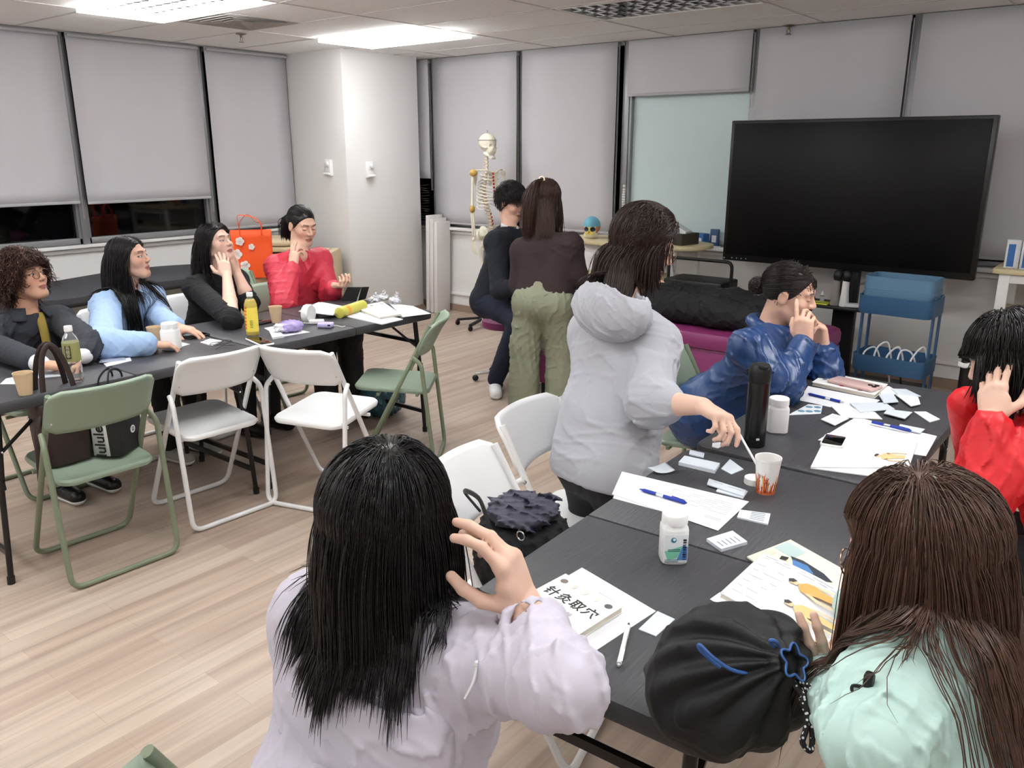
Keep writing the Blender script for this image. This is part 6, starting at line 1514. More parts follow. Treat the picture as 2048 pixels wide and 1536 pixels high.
low = hair('long', p.P, p.R, p.hs, n=3000, length=0.26, step=14, seed=132, rad=0.0013, vol=0.012, crown=(0, 0.02, 0.12), collide=jfn, gravity=0.36, cuts=0.3, hugz=-0.02, lenfn=lambda L, r: np.where(L[:, 2] < 0.05, 1.0, 0.4))
p.part('hair', *joinm([hv, low, hair_cap(p.P, p.R, p.hs, 0.008), nape(p)]), hair_mat('hair_auburn_dark', (58, 36, 27), 0.36))
tb_ = MB(); tw = p.L2W((-0.015, -0.092, 0.106)); tb_.tube([tw+(p.R[:, 0]*math.cos(a)+p.R[:, 2]*math.sin(a))*0.017 for a in [2*math.pi*i/20 for i in range(20)]], 0.005, 7, closed=True); p.mbpart('hair_tie', tb_, mat('pearl_tie', (226, 206, 180), 0.4))

# ---- person lying on the bed
p = Person('person lying on the plum bed in a black and white dotted top', (-2.4, 4.66, 0.6), (226, 176, 150))
p.P = V3(-3.20, 4.58, 0.735); p.hs = 0.97; p.headkw = {}; p.R = np.stack([V3(0, -1, 0), V3(0.10, 0, 1.0), V3(-1.0, 0, 0.10)], 1); p.R[:, 1] /= np.linalg.norm(p.R[:, 1]); p.R[:, 2] /= np.linalg.norm(p.R[:, 2])
p.nb = V3(-3.02, 4.58, 0.70)
shR, shL = V3(-2.95, 4.42, 0.695), V3(-2.95, 4.74, 0.695); pel = V3(-2.42, 4.58, 0.71)
elR, wrR, elL, wrL = V3(-2.72, 4.36, 0.68), V3(-2.52, 4.46, 0.80), V3(-2.72, 4.82, 0.68), V3(-2.52, 4.70, 0.80)
p.body(jset(shR=shR, shL=shL, elR=elR, elL=elL, wrR=wrR, wrL=wrL, pelvis=pel), h=0.004, hands=[(wrR, (0.7, 0.6, 0.1), (0, 0, -1), 'R', dict(curl=(0.3,)*5)), (wrL, (0.7, -0.6, 0.1), (0, 0, -1), 'L', dict(curl=(0.3,)*5))], colkw=dict(eyes='closed'))
j = p.j
j['knR'], j['knL'], j['anR'], j['anL'] = V3(-2.0, 4.45, 0.72), V3(-2.0, 4.70, 0.73), V3(-1.62, 4.46, 0.685), V3(-1.62, 4.70, 0.685)
M_dots = bpy.data.materials.new('dotted_blouse'); M_dots.use_nodes = True; nt = M_dots.node_tree; bs = nt.nodes['Principled BSDF']
tc = nt.nodes.new('ShaderNodeTexCoord'); vo = nt.nodes.new('ShaderNodeTexVoronoi'); vo.inputs['Scale'].default_value = 26; cr = nt.nodes.new('ShaderNodeValToRGB'); cr.color_ramp.interpolation = 'CONSTANT'
cr.color_ramp.elements[0].color = (0.8, 0.8, 0.8, 1); cr.color_ramp.elements[1].color = (0.008, 0.008, 0.009, 1); cr.color_ramp.elements[1].position = 0.26
nt.links.new(tc.outputs['Object'], vo.inputs['Vector']); nt.links.new(vo.outputs['Distance'], cr.inputs[0]); nt.links.new(cr.outputs[0], bs.inputs['Base Color']); bs.inputs['Roughness'].default_value = 0.8
ops = p.torso_ops(0.0, belly=0.03)+p.sleeve_ops('R', 0.004, 0.9)+p.sleeve_ops('L', 0.004, 0.9)+[p.neck_cut(0.058)]
ops.append(('n', folds(0.005, 28, 113), 0)); ops.append(('i', plane((0, 0, 0.612), (0, 0, -1)), 0.01))
p.cloth('blouse', ops, M_dots, 0.006)
rr = V3(0, -1, 0); ops = [('u', cap(pel+rr*0.08, pel-rr*0.08, 0.115, 0.115), 0), ('u', cap(pel, pel+V3(-0.12, 0, 0), 0.11, 0.10), 0.05)]
for a, q in (('R', 1), ('L', -1)): ops += [('u', cap(pel+rr*q*0.08, j['kn'+a], 0.105, 0.095), 0.06), ('u', cap(j['kn'+a], j['an'+a], 0.09, 0.065), 0.05)]
ops += [('n', folds(0.007, 24, 123), 0), ('i', plane((0, 0, 0.613), (0, 0, -1)), 0.01)]
p.cloth('trousers', ops, M_trou, 0.007)
for a in 'RL':
    q = j['an'+a]; V, F = sdf_mesh([('u', cap(q+V3(0.02, 0, -0.01), q+V3(0.06, 0, 0.12), 0.042, 0.034), 0), ('u', cap(q+V3(-0.06, 0, -0.01), q+V3(0.02, 0, -0.01), 0.04, 0.042), 0.02), ('i', plane((0, 0, 0.613), (0, 0, -1)), 0.01)], 0.006); p.part('sock', V, F, M_trou)
p.part('hair', *joinm([hair('long', p.P, p.R, p.hs, n=1200, length=0.12, step=10, seed=141, rad=0.0015, vol=0.012, gravity=0.3, collide=lambda q: (q[..., 2]-0.615).astype(f32), hugz=-0.02), hair_cap(p.P, p.R, p.hs, 0.008)]), M_hblack)
# ================================================================== bags (built with the implicit surfaces)
def soft(name, ops, h, m, label, cat, base, group=None, relax=1):
    V, F = sdf_mesh(ops, h); o = obj_np(name, V, F, m, None, None, base, None, relax); o.location = tuple(base); return tag(o, label, cat, group)
bc = zp(1452, 1352, 0.850); wb = float((bc-CAM)@FW); nk = J(1560, 1330, wb-0.085); wn = float((nk-CAM)@FW)
def JN(x, y, w): return J(x, y, wn+w-0.93)
ops = [('u', ell(bc, (0.112, 0.098, 0.108)), 0), ('u', ell(bc+V3(-0.02, -0.045, -0.03), (0.085, 0.07, 0.082)), 0.05), ('u', ell(bc+V3(0.02, 0.04, -0.03), (0.09, 0.07, 0.08)), 0.05), ('u', ell(J(1525, 1292, wb+0.02), (0.062, 0.06, 0.055)), 0.05), ('u', cap(bc, nk, 0.075, 0.022), 0.05), ('i', plane((0, 0, TZ+0.002), (0, 0, -1)), 0.02)]
ax_ = nrm(nk-bc); u_ = nrm(np.cross(ax_, V3(0, 0, 1))); v_ = np.cross(ax_, u_)
def pleat(p, c=A3(nk), a=A3(ax_), u=A3(u_), v=A3(v_)):
    q = p-c; al = q@a; x, y = q@u, q@v; an = np.arctan2(y, x); rad_ = np.hypot(x, y); amp = 0.007*np.exp(-((al+0.06)/0.085)**2)*np.clip(rad_/0.03, 0, 1)
    return (-amp*np.sin(an*11+2*np.sin(an*2+1)+al*20)).astype(f32)
ops += [('n', (pleat, None, None), 0), ('n', folds(0.0035, 15, 203), 0)]
bag = soft('drawstring_bag', ops, 0.0032, M_bagb, 'black drawstring bag with blue trim and speckled cords on the nearest table', 'bag', V3(bc[0], bc[1], TZ))
def bkid(mb, name, m): return kid(mb, name, m, bag)
rf = MB()
for k in range(2):
    rf.grid(lambda u, v, k=k: nk+ax_*(0.004+0.024*v)+(u_*math.cos(6.283*u)+v_*math.sin(6.283*u))*(0.013+0.009*v+0.005*math.sin(6.283*u*5+k)*v)-ax_*0.004*k, 40, 5, close_u=True)
rf.v = rf.v[:200]; rf.f = [q for q in rf.f if max(q) < 200]; rf.c = rf.c[:len(rf.f)]
bkid(rf, 'gathered_mouth', M_bagb).modifiers.new('t', 'SOLIDIFY').thickness = 0.0012
tr_ = MB(); tr_.tube([nk+ax_*0.028+(u_*math.cos(a)+v_*math.sin(a))*(0.022+0.005*math.sin(a*5)) for a in [2*math.pi*i/50 for i in range(50)]], 0.0018, 6, closed=True)
bkid(tr_, 'piping', M_trimb)
lp = MB(); lp.tube(spline([nk, JN(1520, 1345, 0.93), JN(1470, 1342, 0.915), JN(1430, 1318, 0.905), JN(1400, 1290, 0.91), JN(1402, 1302, 0.912), JN(1440, 1335, 0.915)], 8), 0.0028, 6); lp.tube(spline([nk, JN(1555, 1305, 0.93), JN(1540, 1282, 0.92), JN(1553, 1284, 0.92), JN(1562, 1305, 0.93)], 6), 0.0026, 6)
bkid(lp, 'piping', M_trimb)
for pts in ([nk+ax_*0.01, JN(1590, 1345, 0.925), JN(1612, 1385, 0.91), JN(1636, 1425, 0.90), JN(1648, 1412, 0.905), JN(1625, 1380, 0.91), JN(1575, 1330, 0.93)], [nk+ax_*0.01, JN(1585, 1362, 0.915), JN(1610, 1400, 0.90), JN(1612, 1455, 0.885), JN(1605, 1485, 0.88), JN(1622, 1500, 0.88), JN(1622, 1450, 0.89), JN(1600, 1395, 0.90)]):
    cm = MB(); cm.tube(spline(pts, 8), 0.0042, 8); bkid(cm, 'cord', M_cord)
# --- black backpack on the white chair
c = V3(-1.26, 1.68, 0.44)
c = V3(-1.235, 1.60, 0.60)
ops = [('u', ell(c+V3(0, 0, -0.02), (0.14, 0.145, 0.165)), 0), ('u', ell(c+V3(0.04, 0.03, -0.08), (0.11, 0.13, 0.10)), 0.05), ('i', plane((0, 0, 0.455), (0, 0, -1)), 0.02), ('i', plane(c+V3(0, 0, 0.085), (0.1, 0, 1)), 0.015), ('n', folds(0.008, 40, 213), 0)]
bp = soft('backpack', ops, 0.006, mat('black_canvas', (20, 21, 24), 0.85), 'black backpack with a crumpled grey top, sitting on a white chair', 'backpack', V3(c[0], c[1], 0.45))
V, F = sdf_mesh([('u', ell(c+V3(0, 0, 0.10), (0.105, 0.115, 0.045)), 0), ('n', folds(0.012, 30, 223), 0)], 0.004); V = V-np.array(bp.location)
link_mesh('crumpled_top', mesh_np('crumpled_top', V, F), mat('slate_lining', (62, 62, 78), 0.6), bp, angle=None)
mb = MB(); mb.tube(spline([c+V3(-0.10, -0.06, 0.09), c+V3(-0.13, -0.09, 0.15), c+V3(-0.06, -0.11, 0.155), c+V3(-0.02, -0.12, 0.10)], 6), 0.007, 8, flat=0.5); kid(mb, 'strap', M_black, bp)
mb = MB(); mb.tube([c+V3(0.07+0.012*math.cos(a), -0.1, 0.085+0.012*math.sin(a)) for a in [6.283*i/14 for i in range(14)]], 0.002, 6, closed=True); kid(mb, 'ring', M_chrome, bp)
# --- bags on the green chair
M_brownl = mat('brown_leather', (48, 34, 32), 0.45, bump=0.06, bscale=60)
tb_ = thing('tote_bag', 'dark brown leather tote standing on the green chair, its handle rising over the table', 'bag', (-3.30, 1.285, 0.447), 0.06)
def tote(t, w, d, h, m, name, bulge=0.01, flare=0.03):
    mb = MB(); po = np.array(rrect(-w/2, w/2, -d/2, d/2, 0.02, k=4)); n = len(po); v = []; f = []; K = 8
    for k in range(K+1):
        s = k/K; sc = np.array([1+flare*s/w, 1-0.35*s]); v += [(p[0]*sc[0], p[1]*sc[1]*(1+0.25*math.sin(math.pi*s)), h*s+(0.012*math.sin(p[0]*18) if k == K else 0)) for p in po]
    for k in range(K):
        for i in range(n): f.append([k*n+i, k*n+(i+1) % n, (k+1)*n+(i+1) % n, (k+1)*n+i])
    f.append(list(range(n))[::-1]); mb.add(v, f); o = mb.build(name, m, t, solid=0.004); return o
tote(tb_, 0.16, 0.13, 0.27, M_brownl, 'bag_body').rotation_euler = (0, 0, math.pi/2)
for q in (-0.03, 0.03):
    MB().tube(spline([(q, -0.055, 0.20), (q, -0.055, 0.30), (q*0.6, -0.035, 0.42), (q*0.4, 0.0, 0.465), (q*0.6, 0.035, 0.42), (q, 0.06, 0.30), (q, 0.06, 0.20)], 7), 0.011, 8, flat=0.35).build('handle', M_brownl, tb_)
rg = MB()
for q in (-0.055, 0.06): rg.tube([(0.036+0.0*math.cos(a), q+0.012*math.cos(a), 0.245+0.012*math.sin(a)) for a in [6.283*i/12 for i in range(12)]], 0.0025, 6, closed=True)
rg.build('ring', M_chrome, tb_)
MB().tube(spline([(0.03, -0.07, 0.25), (0.05, -0.11, 0.15), (0.04, -0.12, 0.0), (0.02, -0.115, -0.06)], 6), 0.012, 8, flat=0.4).build('strap', M_brownl, tb_)
bb = thing('shopping_bag', 'black reusable shopping bag with a white lettered side, on the green chair', 'bag', (-3.245, 1.475, 0.447), 0.55)
M_bblk = mat('black_laminate', (26, 26, 28), 0.5)
tote(bb, 0.17, 0.12, 0.245, M_bblk, 'bag_body', flare=0.02).rotation_euler = (0, 0, math.pi/2)
MB().add([(0.020, -0.0885, 0.0), (-0.050, -0.0885, 0.0), (-0.040, -0.094, 0.24), (0.018, -0.094, 0.24)], [[0, 1, 2, 3]]).build('side_panel', mat('white_panel', (226, 226, 226), 0.5), bb, solid=0.003)
Rt = np.stack([V3(0, 0.02, 1), V3(1, 0, 0), V3(0, -1, 0.02)], 1); Rt[:, 0] = nrm(Rt[:, 0])
text_mesh('lettering', 'lululemon', 0.062, M_black, bb, (-0.012, -0.0965, 0.12), np.stack([V3(0, -0.02, 1), V3(-1, 0, 0), V3(0, -1, 0)], 1), bold=0.0006, ext=0.001)
MB().lathe([(0.0, 0), (0.016, 0), (0.016, 0.0008), (0, 0.0008)], (0.0665, 0.01, 0.085), 24, roty(math.pi/2)).build('round_emblem', mat('white_print', (230, 230, 230), 0.5), bb)
text_mesh('emblem_sign', 'Ω', 0.022, M_black, bb, (0.0677, 0.01, 0.085), np.stack([V3(0, 1, 0), V3(0, 0, 1), V3(1, 0, 0)], 1), bold=0.0003)
for q in (-0.02, 0.02): MB().tube(spline([(q, -0.045, 0.22), (q, -0.04, 0.30), (q*0.5+0.0, 0.0, 0.335), (q, 0.05, 0.315), (q, 0.06, 0.23)], 7), 0.006, 6, flat=0.5).build('handle', M_bblk, bb)
# --- teal bag on the floor
c = zp(748, 842, 0.0); ops = [('u', ell(V3(c[0]-0.04, c[1]+0.12, 0.12), (0.13, 0.17, 0.14)), 0), ('u', ell(V3(c[0]-0.06, c[1]+0.14, 0.22), (0.06, 0.08, 0.08)), 0.06), ('i', plane((0, 0, 0.003), (0, 0, -1)), 0.02), ('n', folds(0.008, 34, 233), 0)]
M_teal = bpy.data.materials.new('teal_print'); M_teal.use_nodes = True; nt = M_teal.node_tree; b = nt.nodes['Principled BSDF']; tc = nt.nodes.new('ShaderNodeTexCoord'); vo = nt.nodes.new('ShaderNodeTexVoronoi'); vo.inputs['Scale'].default_value = 22
cr = nt.nodes.new('ShaderNodeValToRGB'); e = cr.color_ramp.elements; e[0].color = rgb(150, 180, 186); e[0].position = 0.08; e[1].color = rgb(40, 84, 98); e[1].position = 0.22
nt.links.new(tc.outputs['Object'], vo.inputs['Vector']); nt.links.new(vo.outputs['Distance'], cr.inputs[0]); nt.links.new(cr.outputs[0], b.inputs['Base Color']); b.inputs['Roughness'].default_value = 0.35
soft('cloth_bag', ops, 0.007, M_teal, 'teal patterned bag slumped on the floor behind the green side-on chair', 'bag', V3(c[0], c[1]+0.1, 0))

# ================================================================== things on the left tables
def cup(label, px, py, z=TZ, s=1.0):
    c = zp(px, py, z); return put(MB().lathe([(0.024*s, 0.0), (0.0255*s, 0.001), (0.036*s, 0.088*s), (0.0375*s, 0.088*s), (0.0375*s, 0.093*s), (0.035*s, 0.092*s), (0.024*s, 0.008), (0, 0.008)], c, 30), 'paper_cup', M_kraft, label, 'cup', c, 'kraft paper cups')
cup('brown paper cup nearest the left edge of the photo', 52, 789, s=0.93); cup('brown paper cup behind the white pill bottle of the left table', 312, 690, s=0.95); cup('brown paper cup in front of the coral jacket', 553, 645, s=0.95)
t, R, h = jar('white pill bottle on the left table beside a brown cup', 344, 698, TZ, 1.25, 0.125)
def bottle(label, px, py, liquid, labcol, hh, txt=None, s=1.0):
    c = zp(px, py, TZ); t = thing('drink_bottle', label, 'bottle', c, 0, 'plastic drink bottles')
    prof = [(0.026, 0.0), (0.031, 0.006), (0.031, 0.30*hh), (0.029, 0.33*hh), (0.031, 0.36*hh), (0.031, 0.72*hh), (0.024, 0.82*hh), (0.014, 0.88*hh), (0.0135, 0.92*hh)]
    prof = [(r*s, z) for r, z in prof]; return t, prof
t, prof = bottle('clear half-empty tea bottle with a white cap, in front of the curly haired woman', 152, 762, None, None, 0.225)
MB().lathe(prof, n=28).build('bottle_body', M_clear, t); hh = 0.225
MB().lathe([(0.0145, 0.905*hh), (0.0155, 0.91*hh), (0.0155, 0.985*hh), (0.0145, hh), (0, hh)], n=20).build('cap', M_whiteP, t)
MB().lathe([(0.0316, 0.38*hh), (0.0316, 0.71*hh)], n=28).build('label', mat('olive_label', (152, 150, 96), 0.5), t)
lbm = MB(); lbm.box((0, 0, 0), (0.020, 0.0008, 0.052)); Rl = rotz(math.radians(38.5+6)); d_ = Rl@V3(0, -0.0325, 0); lbm.v = [tuple(Rl@np.array(p)+d_+V3(0, 0, 0.125)) for p in lbm.v]; lbm.build('label_panel', mat('dark_panel', (40, 36, 26), 0.5), t)
for k, chh in enumerate('烏龍茶'): text_mesh('label_text', chh, 0.017, mat('cream_print', (210, 204, 170), 0.6), t, Rl@V3(0, -0.0332, 0)+V3(0, 0, 0.142-0.0165*k), Rl@np.stack([V3(1, 0, 0), V3(0, 0, 1), V3(0, -1, 0)], 1), ext=0.0003)
t, prof = bottle('yellow juice bottle with a white cap at the middle of the left tables', 506, 670, None, None, 0.215); hh = 0.215
MB().lathe(prof, n=28).build('bottle_body', M_clear, t)
MB().lathe([(0.0, 0.003), (0.027, 0.004), (0.0297, 0.01), (0.0297, 0.74*hh), (0.0225, 0.82*hh), (0.0, 0.82*hh)], n=28).build('juice', mat('yellow_juice', (238, 206, 60), 0.4), t)
jl = MB(); jl.lathe([(0.0316, 0.10*hh), (0.0316, 0.66*hh)], n=28, col=(244, 220, 90))
for k in range(7): a = math.radians(262+k*2); jl.box((0.032*math.cos(a), 0.032*math.sin(a), 0.04+0.017*k), (0.012, 0.0012, 0.011), R=rotz(a+math.pi/2), col=(232, 120, 40))
for k in range(5): a = math.radians(322); jl.box((0.032*math.cos(a), 0.032*math.sin(a), 0.045+0.008*k), (0.014, 0.0012, 0.003), R=rotz(a+math.pi/2), col=(120, 130, 50))
jl.build('label', M_paint, t)
MB().lathe([(0.0145, 0.905*hh), (0.0155, 0.91*hh), (0.0155, 0.985*hh), (0.0145, hh), (0, hh)], n=20).build('cap', M_whiteP, t)
GL = 'papers and packets on the left tables'
leaf('leaflet', 'striped blue and white leaflet beside the first brown cup', 'leaflet', [(12, 757), (40, 752), (30, 768), (0, 768)], TZ, 0.001, M_paper, GL, lines=[(0.3, 0.2, 0.9, 0.2, .004), (0.3, 0.6, 0.9, 0.6, .004)], inkm=mat('teal_ink', (90, 140, 160), 0.6))
leaf('packet', 'row of white packets under the hands of the curly haired woman', 'packet', [(68, 742), (132, 738), (134, 750), (70, 756)], TZ, 0.003, M_card, GL)
leaf('needle_packet', 'greyish packets beside the clear tea bottle, upper pair', 'packet', [(204, 714), (246, 710), (252, 719), (198, 725)], TZ+0.002, 0.003, mat('packet_grey', (170, 176, 196), 0.4), GL)
leaf('needle_packet', 'long white packet in front of the greyish packets', 'packet', [(207, 727), (260, 714), (263, 721), (213, 733)], TZ, 0.002, M_paper, GL)
leaf('needle_packet', 'small pile of white packets beside the folded spectacles', 'packet', [(400, 684), (424, 678), (444, 681), (424, 691)], TZ, 0.003, M_paper, GL); leaf('needle_packet', 'white packet on top of the pile by the folded spectacles', 'packet', [(408, 681), (420, 677), (440, 681), (428, 686)], TZ+0.004, 0.003, M_paper, GL)
leaf('packet', 'white packet half hidden behind the pill bottle of the left table', 'packet', [(362, 684), (380, 688), (364, 693), (352, 690)], TZ, 0.002, M_card, GL)
phone('black phone under the hand of the woman in pale blue', [(362, 671), (404, 662), (416, 668), (374, 677)], TZ+0.001, M_black)
phone('white phone with a dark screen in front of the yellow juice bottle', [(496, 676), (524, 672), (542, 683), (514, 692)], TZ+0.001, M_whiteP)
phone('black phone lying between the yellow bottle and the brown cup', [(520, 637), (538, 640), (527, 648), (508, 646)], TZ+0.001, M_black)
g = MB(); c = zp(442, 690, TZ+0.012)
for q in (-1, 1): g.tube([c+V3(0.0, q*0.030, 0)+V3(0.006*math.cos(a), 0.024*math.cos(a), 0.010+0.018*math.sin(a)*0.5) for a in [6.283*i/18 for i in range(18)]], 0.0012, 6, closed=True); g.tube([c+V3(0, q*0.055, 0.012), c+V3(0.035, -q*0.05, -0.006)], 0.0013, 6)
put(g, 'spectacles', mat('dark_wire', (60, 56, 56), 0.3, metal=0.8), 'folded wire spectacles lying near the seam of the left tables', 'spectacles', zp(442, 690, TZ))
# tissue pack
c = zp(582, 664, TZ); ops = [('u', ell(c+V3(0, 0, 0.030), (0.060, 0.075, 0.034)), 0), ('i', plane(c+V3(0, 0, 0.002), (0, 0, -1)), 0.008), ('n', folds(0.007, 70, 243), 0)]
M_tis = mat('lilac_wrapper', (176, 160, 216), 0.35, var=0.25, vscale=26); tp = soft('tissue_pack', ops, 0.004, M_tis, 'crumpled lilac tissue pack beside the yellow juice bottle', 'tissues', c)
V, F = sdf_mesh([('u', ell(c+V3(-0.01, -0.05, 0.03), (0.045, 0.045, 0.026)), 0), ('n', folds(0.010, 80, 253), 0)], 0.004); link_mesh('tissue', mesh_np('tissue', V-np.array(tp.location), F), M_paper, tp, angle=None)
leaf('packet', 'flat white tissue spread under the lilac tissue pack', 'tissue', [(528, 656), (560, 650), (620, 664), (560, 674)], TZ, 0.0015, M_paper, GL)
leaf('box', 'small white packet box in front of the lilac tissue pack', 'box', [(538, 661), (562, 664), (568, 671), (545, 675)], TZ, 0.010, M_paper, GL)
# handheld fan
c = zp(618, 646, TZ); fn_ = thing('handheld_fan', 'small white round fan standing in front of the paper stack', 'fan', c, math.radians(20))
Rf = roty(math.pi/2)
MB().lathe([(0.046, -0.018), (0.049, -0.012), (0.049, 0.012), (0.046, 0.018)], (0, 0, 0.052), 28, Rf).build('rim', M_whiteP, fn_)
gm = MB()
for k in range(14): a = 6.283*k/14; gm.tube([(-0.017, 0.008*math.cos(a), 0.052+0.008*math.sin(a)), (-0.018, 0.046*math.cos(a), 0.052+0.046*math.sin(a))], 0.0012, 5); gm.tube([(0.017, 0.008*math.cos(a), 0.052+0.008*math.sin(a)), (0.018, 0.046*math.cos(a), 0.052+0.046*math.sin(a))], 0.0012, 5)
gm.build('grille', M_whiteP, fn_); MB().lathe([(0.0, -0.02), (0.011, -0.018), (0.011, 0.018), (0, 0.02)], (0, 0, 0.052), 16, Rf).build('hub', M_whiteP, fn_)
MB().box((0.005, 0, 0.004), (0.05, 0.05, 0.008), 0.003).build('foot', M_whiteP, fn_)
for k in range(5):
    e = random.Random(k).uniform(-4, 4); leaf('paper_sheet', ['lowest sheet of the paper stack behind the round fan', 'second sheet from the bottom of the stack behind the round fan', 'middle sheet of the stack behind the round fan', 'second sheet from the top of the stack behind the round fan', 'topmost sheet of the stack behind the round fan'][k], 'paper', [(600+e, 622), (640+e, 604), (682+e, 612), (668+e, 630)], TZ+0.006*k, 0.004, M_paper, 'paper stack behind the fan')
leaf('packet', 'white envelope lying in front of the paper stack', 'envelope', [(630, 626), (652, 622), (666, 630), (640, 633)], TZ, 0.003, M_paper, GL)
c = zp(634, 648, TZ); put(MB().box((0, 0, 0), (0.03, 0.075, 0.024), 0.006, R=rotz(0.65)).v and MB().box(c+V3(0, 0, 0.013), (0.030, 0.078, 0.024), 0.007, R=rotz(-0.75)), 'power_adapter', M_whiteP, 'white block-shaped charger beside the round fan', 'charger', c)
c = zp(652, 655, TZ); pb = thing('power_bank', 'lilac power bank with a white cable, on the edge of the left tables', 'power bank', c, math.radians(32)); MB().box((0, 0, 0.014), (0.080, 0.052, 0.026), 0.009, seg=3).build('case', mat('lilac_plastic', (190, 180, 226), 0.35), pb)
MB().box((0.025, -0.0265, 0.017), (0.014, 0.002, 0.008)).build('display', M_black, pb); MB().tube(spline([(0.04, 0, 0.01), (0.06, 0.01, 0.008), (0.085, 0.0, 0.006), (0.10, 0.012, 0.008)], 6), 0.002, 6).build('cable', M_whiteP, pb)
a, b = zp(678, 626, TZ+0.03), zp(726, 610, TZ+0.03); d = nrm(b-a); can = put(MB().tube([a, a+d*0.002, b-d*0.002, b], [0.026, 0.030, 0.030, 0.026], 24), 'snack_can', mat('yellow_can', (206, 200, 90), 0.4), 'yellow cylindrical can lying on its side among the papers', 'can', (a+b)/2-V3(0, 0, 0.03))
kid(MB().tube([a+d*0.055, a+d*0.085], 0.0305, 24, caps=False), 'orange_print', mat('can_print', (226, 160, 60), 0.4), can)
c = zp(706, 602, TZ); sd_ = nrm(V3(0.8, -0.6, 0)); tn = thing('phone_stand', 'black folding stand propped behind the yellow can', 'stand', c, math.radians(38)); MB().prism([(-0.075, 0.0, 0.0), (0.02, 0.0, 0.0), (0.055, 0.0, 0.085), (-0.03, 0.0, 0.085)], (0, 0.006, 0)).build('back_panel', M_black, tn); MB().prism([(0.03, 0.006, 0.0), (0.055, 0.006, 0.085), (0.085, 0.08, 0.075), (0.06, 0.08, 0.0)], (0.004, 0, 0)).build('side_panel', M_black, tn)
lf1 = leaf('booklet', 'white booklet in front of the yellow can, its corner over the table edge', 'booklet', [(732, 622), (806, 646-8), (764, 648), (672, 628)], TZ, 0.005, M_paper, GL, lines=textlines(3, 0.1, 0.5, 0.3, 0.8, 0.001, 5))
lf2, q = book('white illustrated book lying across the booklet at the free table end', [(765, 603), (802, 628), (760, 634), (706, 614)], TZ+0.007, 0.010)
for k in range(5): pos = uvp(q, 0.15, 0.12+0.18*k)+V3(0, 0, 0.0006); ic = MB().prism([pos+V3(0.014*math.cos(6.283*i/10), 0.010*math.sin(6.283*i/10), 0) for i in range(10)], (0, 0, 0.0003), col=((150, 140, 130), (206, 196, 186), (120, 116, 112), (210, 200, 190), (160, 150, 140))[k]); kid(ic, 'cover_picture', M_paint, lf2)
leaf('paper_sheet', 'white sheet reaching over the right end of the left tables', 'paper', [(778, 606), (826, 612), (862, 627), (806, 634)], TZ, 0.0012, M_paper, GL)
for k, (px, py, r_) in enumerate(((765, 597, 0.045), (790, 602, 0.04), (748, 601, 0.035))):
    c = zp(px, py+6, TZ); ops = [('u', ell(c+V3(0, 0, 0.022), (r_*1.2, r_, 0.028)), 0), ('u', ell(c+V3(0.01, 0.01, 0.05), (0.014, 0.02, 0.03)), 0.02), ('i', plane(c+V3(0, 0, 0.002), (0, 0, -1)), 0.004), ('n', folds(0.014, 85, 260+k), 0)]
    soft('crumpled_tissue', ops, 0.004, M_paper, ['crumpled white tissue standing up at the far end of the left tables', 'crumpled white tissue nearest the free table end', 'crumpled white tissue nearest the black folding stand'][k], 'tissue', c, 'crumpled tissues')

# ================================================================== back of the room
# skeleton
M_bone = mat('model_bone', (226, 220, 202), 0.5); M_tan = mat('model_ligament', (196, 158, 84), 0.5); M_redp = mat('model_red', (168, 28, 34), 0.5); M_disc = mat('model_disc', (206, 170, 140), 0.5)
SX, SY = -4.95, 5.88
sk = thing('skeleton_model', 'life-size human skeleton model on a wheeled stand in front of the blinds', 'skeleton', (SX, SY, 0), math.radians(-100))
def lp_(q): return V3(*q)
def part_sdf(name, ops, h, m, par): V, F = sdf_mesh(ops, h); o = link_mesh(name, mesh_np(name, V, F), m, par, angle=None); return o
# local: x right of the skeleton, y forward
hz = 1.66
ops = [('u', ell((0, -0.012, hz+0.035), (0.072, 0.092, 0.080)), 0), ('u', ell((0, 0.040, hz-0.03), (0.045, 0.045, 0.052)), 0.025), ('u', cap((0.045, 0.0, hz-0.06), (0.015, 0.065, hz-0.098), 0.012), 0.012), ('u', cap((-0.045, 0.0, hz-0.06), (-0.015, 0.065, hz-0.098), 0.012), 0.012), ('u', cap((0.015, 0.065, hz-0.098), (-0.015, 0.065, hz-0.098), 0.012), 0.012)]
for q in (-1, 1): ops += [('s', ell((q*0.030, 0.088, hz+0.002), (0.019, 0.03, 0.017)), 0.006), ('u', cap((q*0.058, 0.045, hz-0.012), (q*0.066, 0.0, hz-0.005), 0.006), 0.006), ('s', ell((q*0.060, 0.02, hz-0.035), (0.016, 0.025, 0.018)), 0.006)]
ops += [('s', ell((0, 0.092, hz-0.028), (0.011, 0.02, 0.015)), 0.004), ('s', ell((0, 0.03, hz-0.085), (0.032, 0.05, 0.012)), 0.01)]
skl = part_sdf('skull', ops, 0.0045, M_bone, sk)
MB().tube([(0.0745*math.cos(a), -0.012+0.0945*math.sin(a), hz+0.055) for a in [6.283*i/30 for i in range(30)]], 0.0018, 5, closed=True).build('skull_cut', M_ink, skl); MB().tube([(0, -0.01, hz+0.11), (0, -0.01, hz+0.135), (0.008, -0.01, hz+0.14)], 0.003, 6).build('hook', M_chrome, skl)
spn = []
for k in range(24):
    t_ = k/23; z = hz-0.075-0.70*t_; y = -0.02-0.035*math.sin(t_*5.2)+0.02*math.sin(t_*9); spn.append((0, y, z, 0.013+0.011*t_))
vm = MB(); dm = MB(); rm = MB()
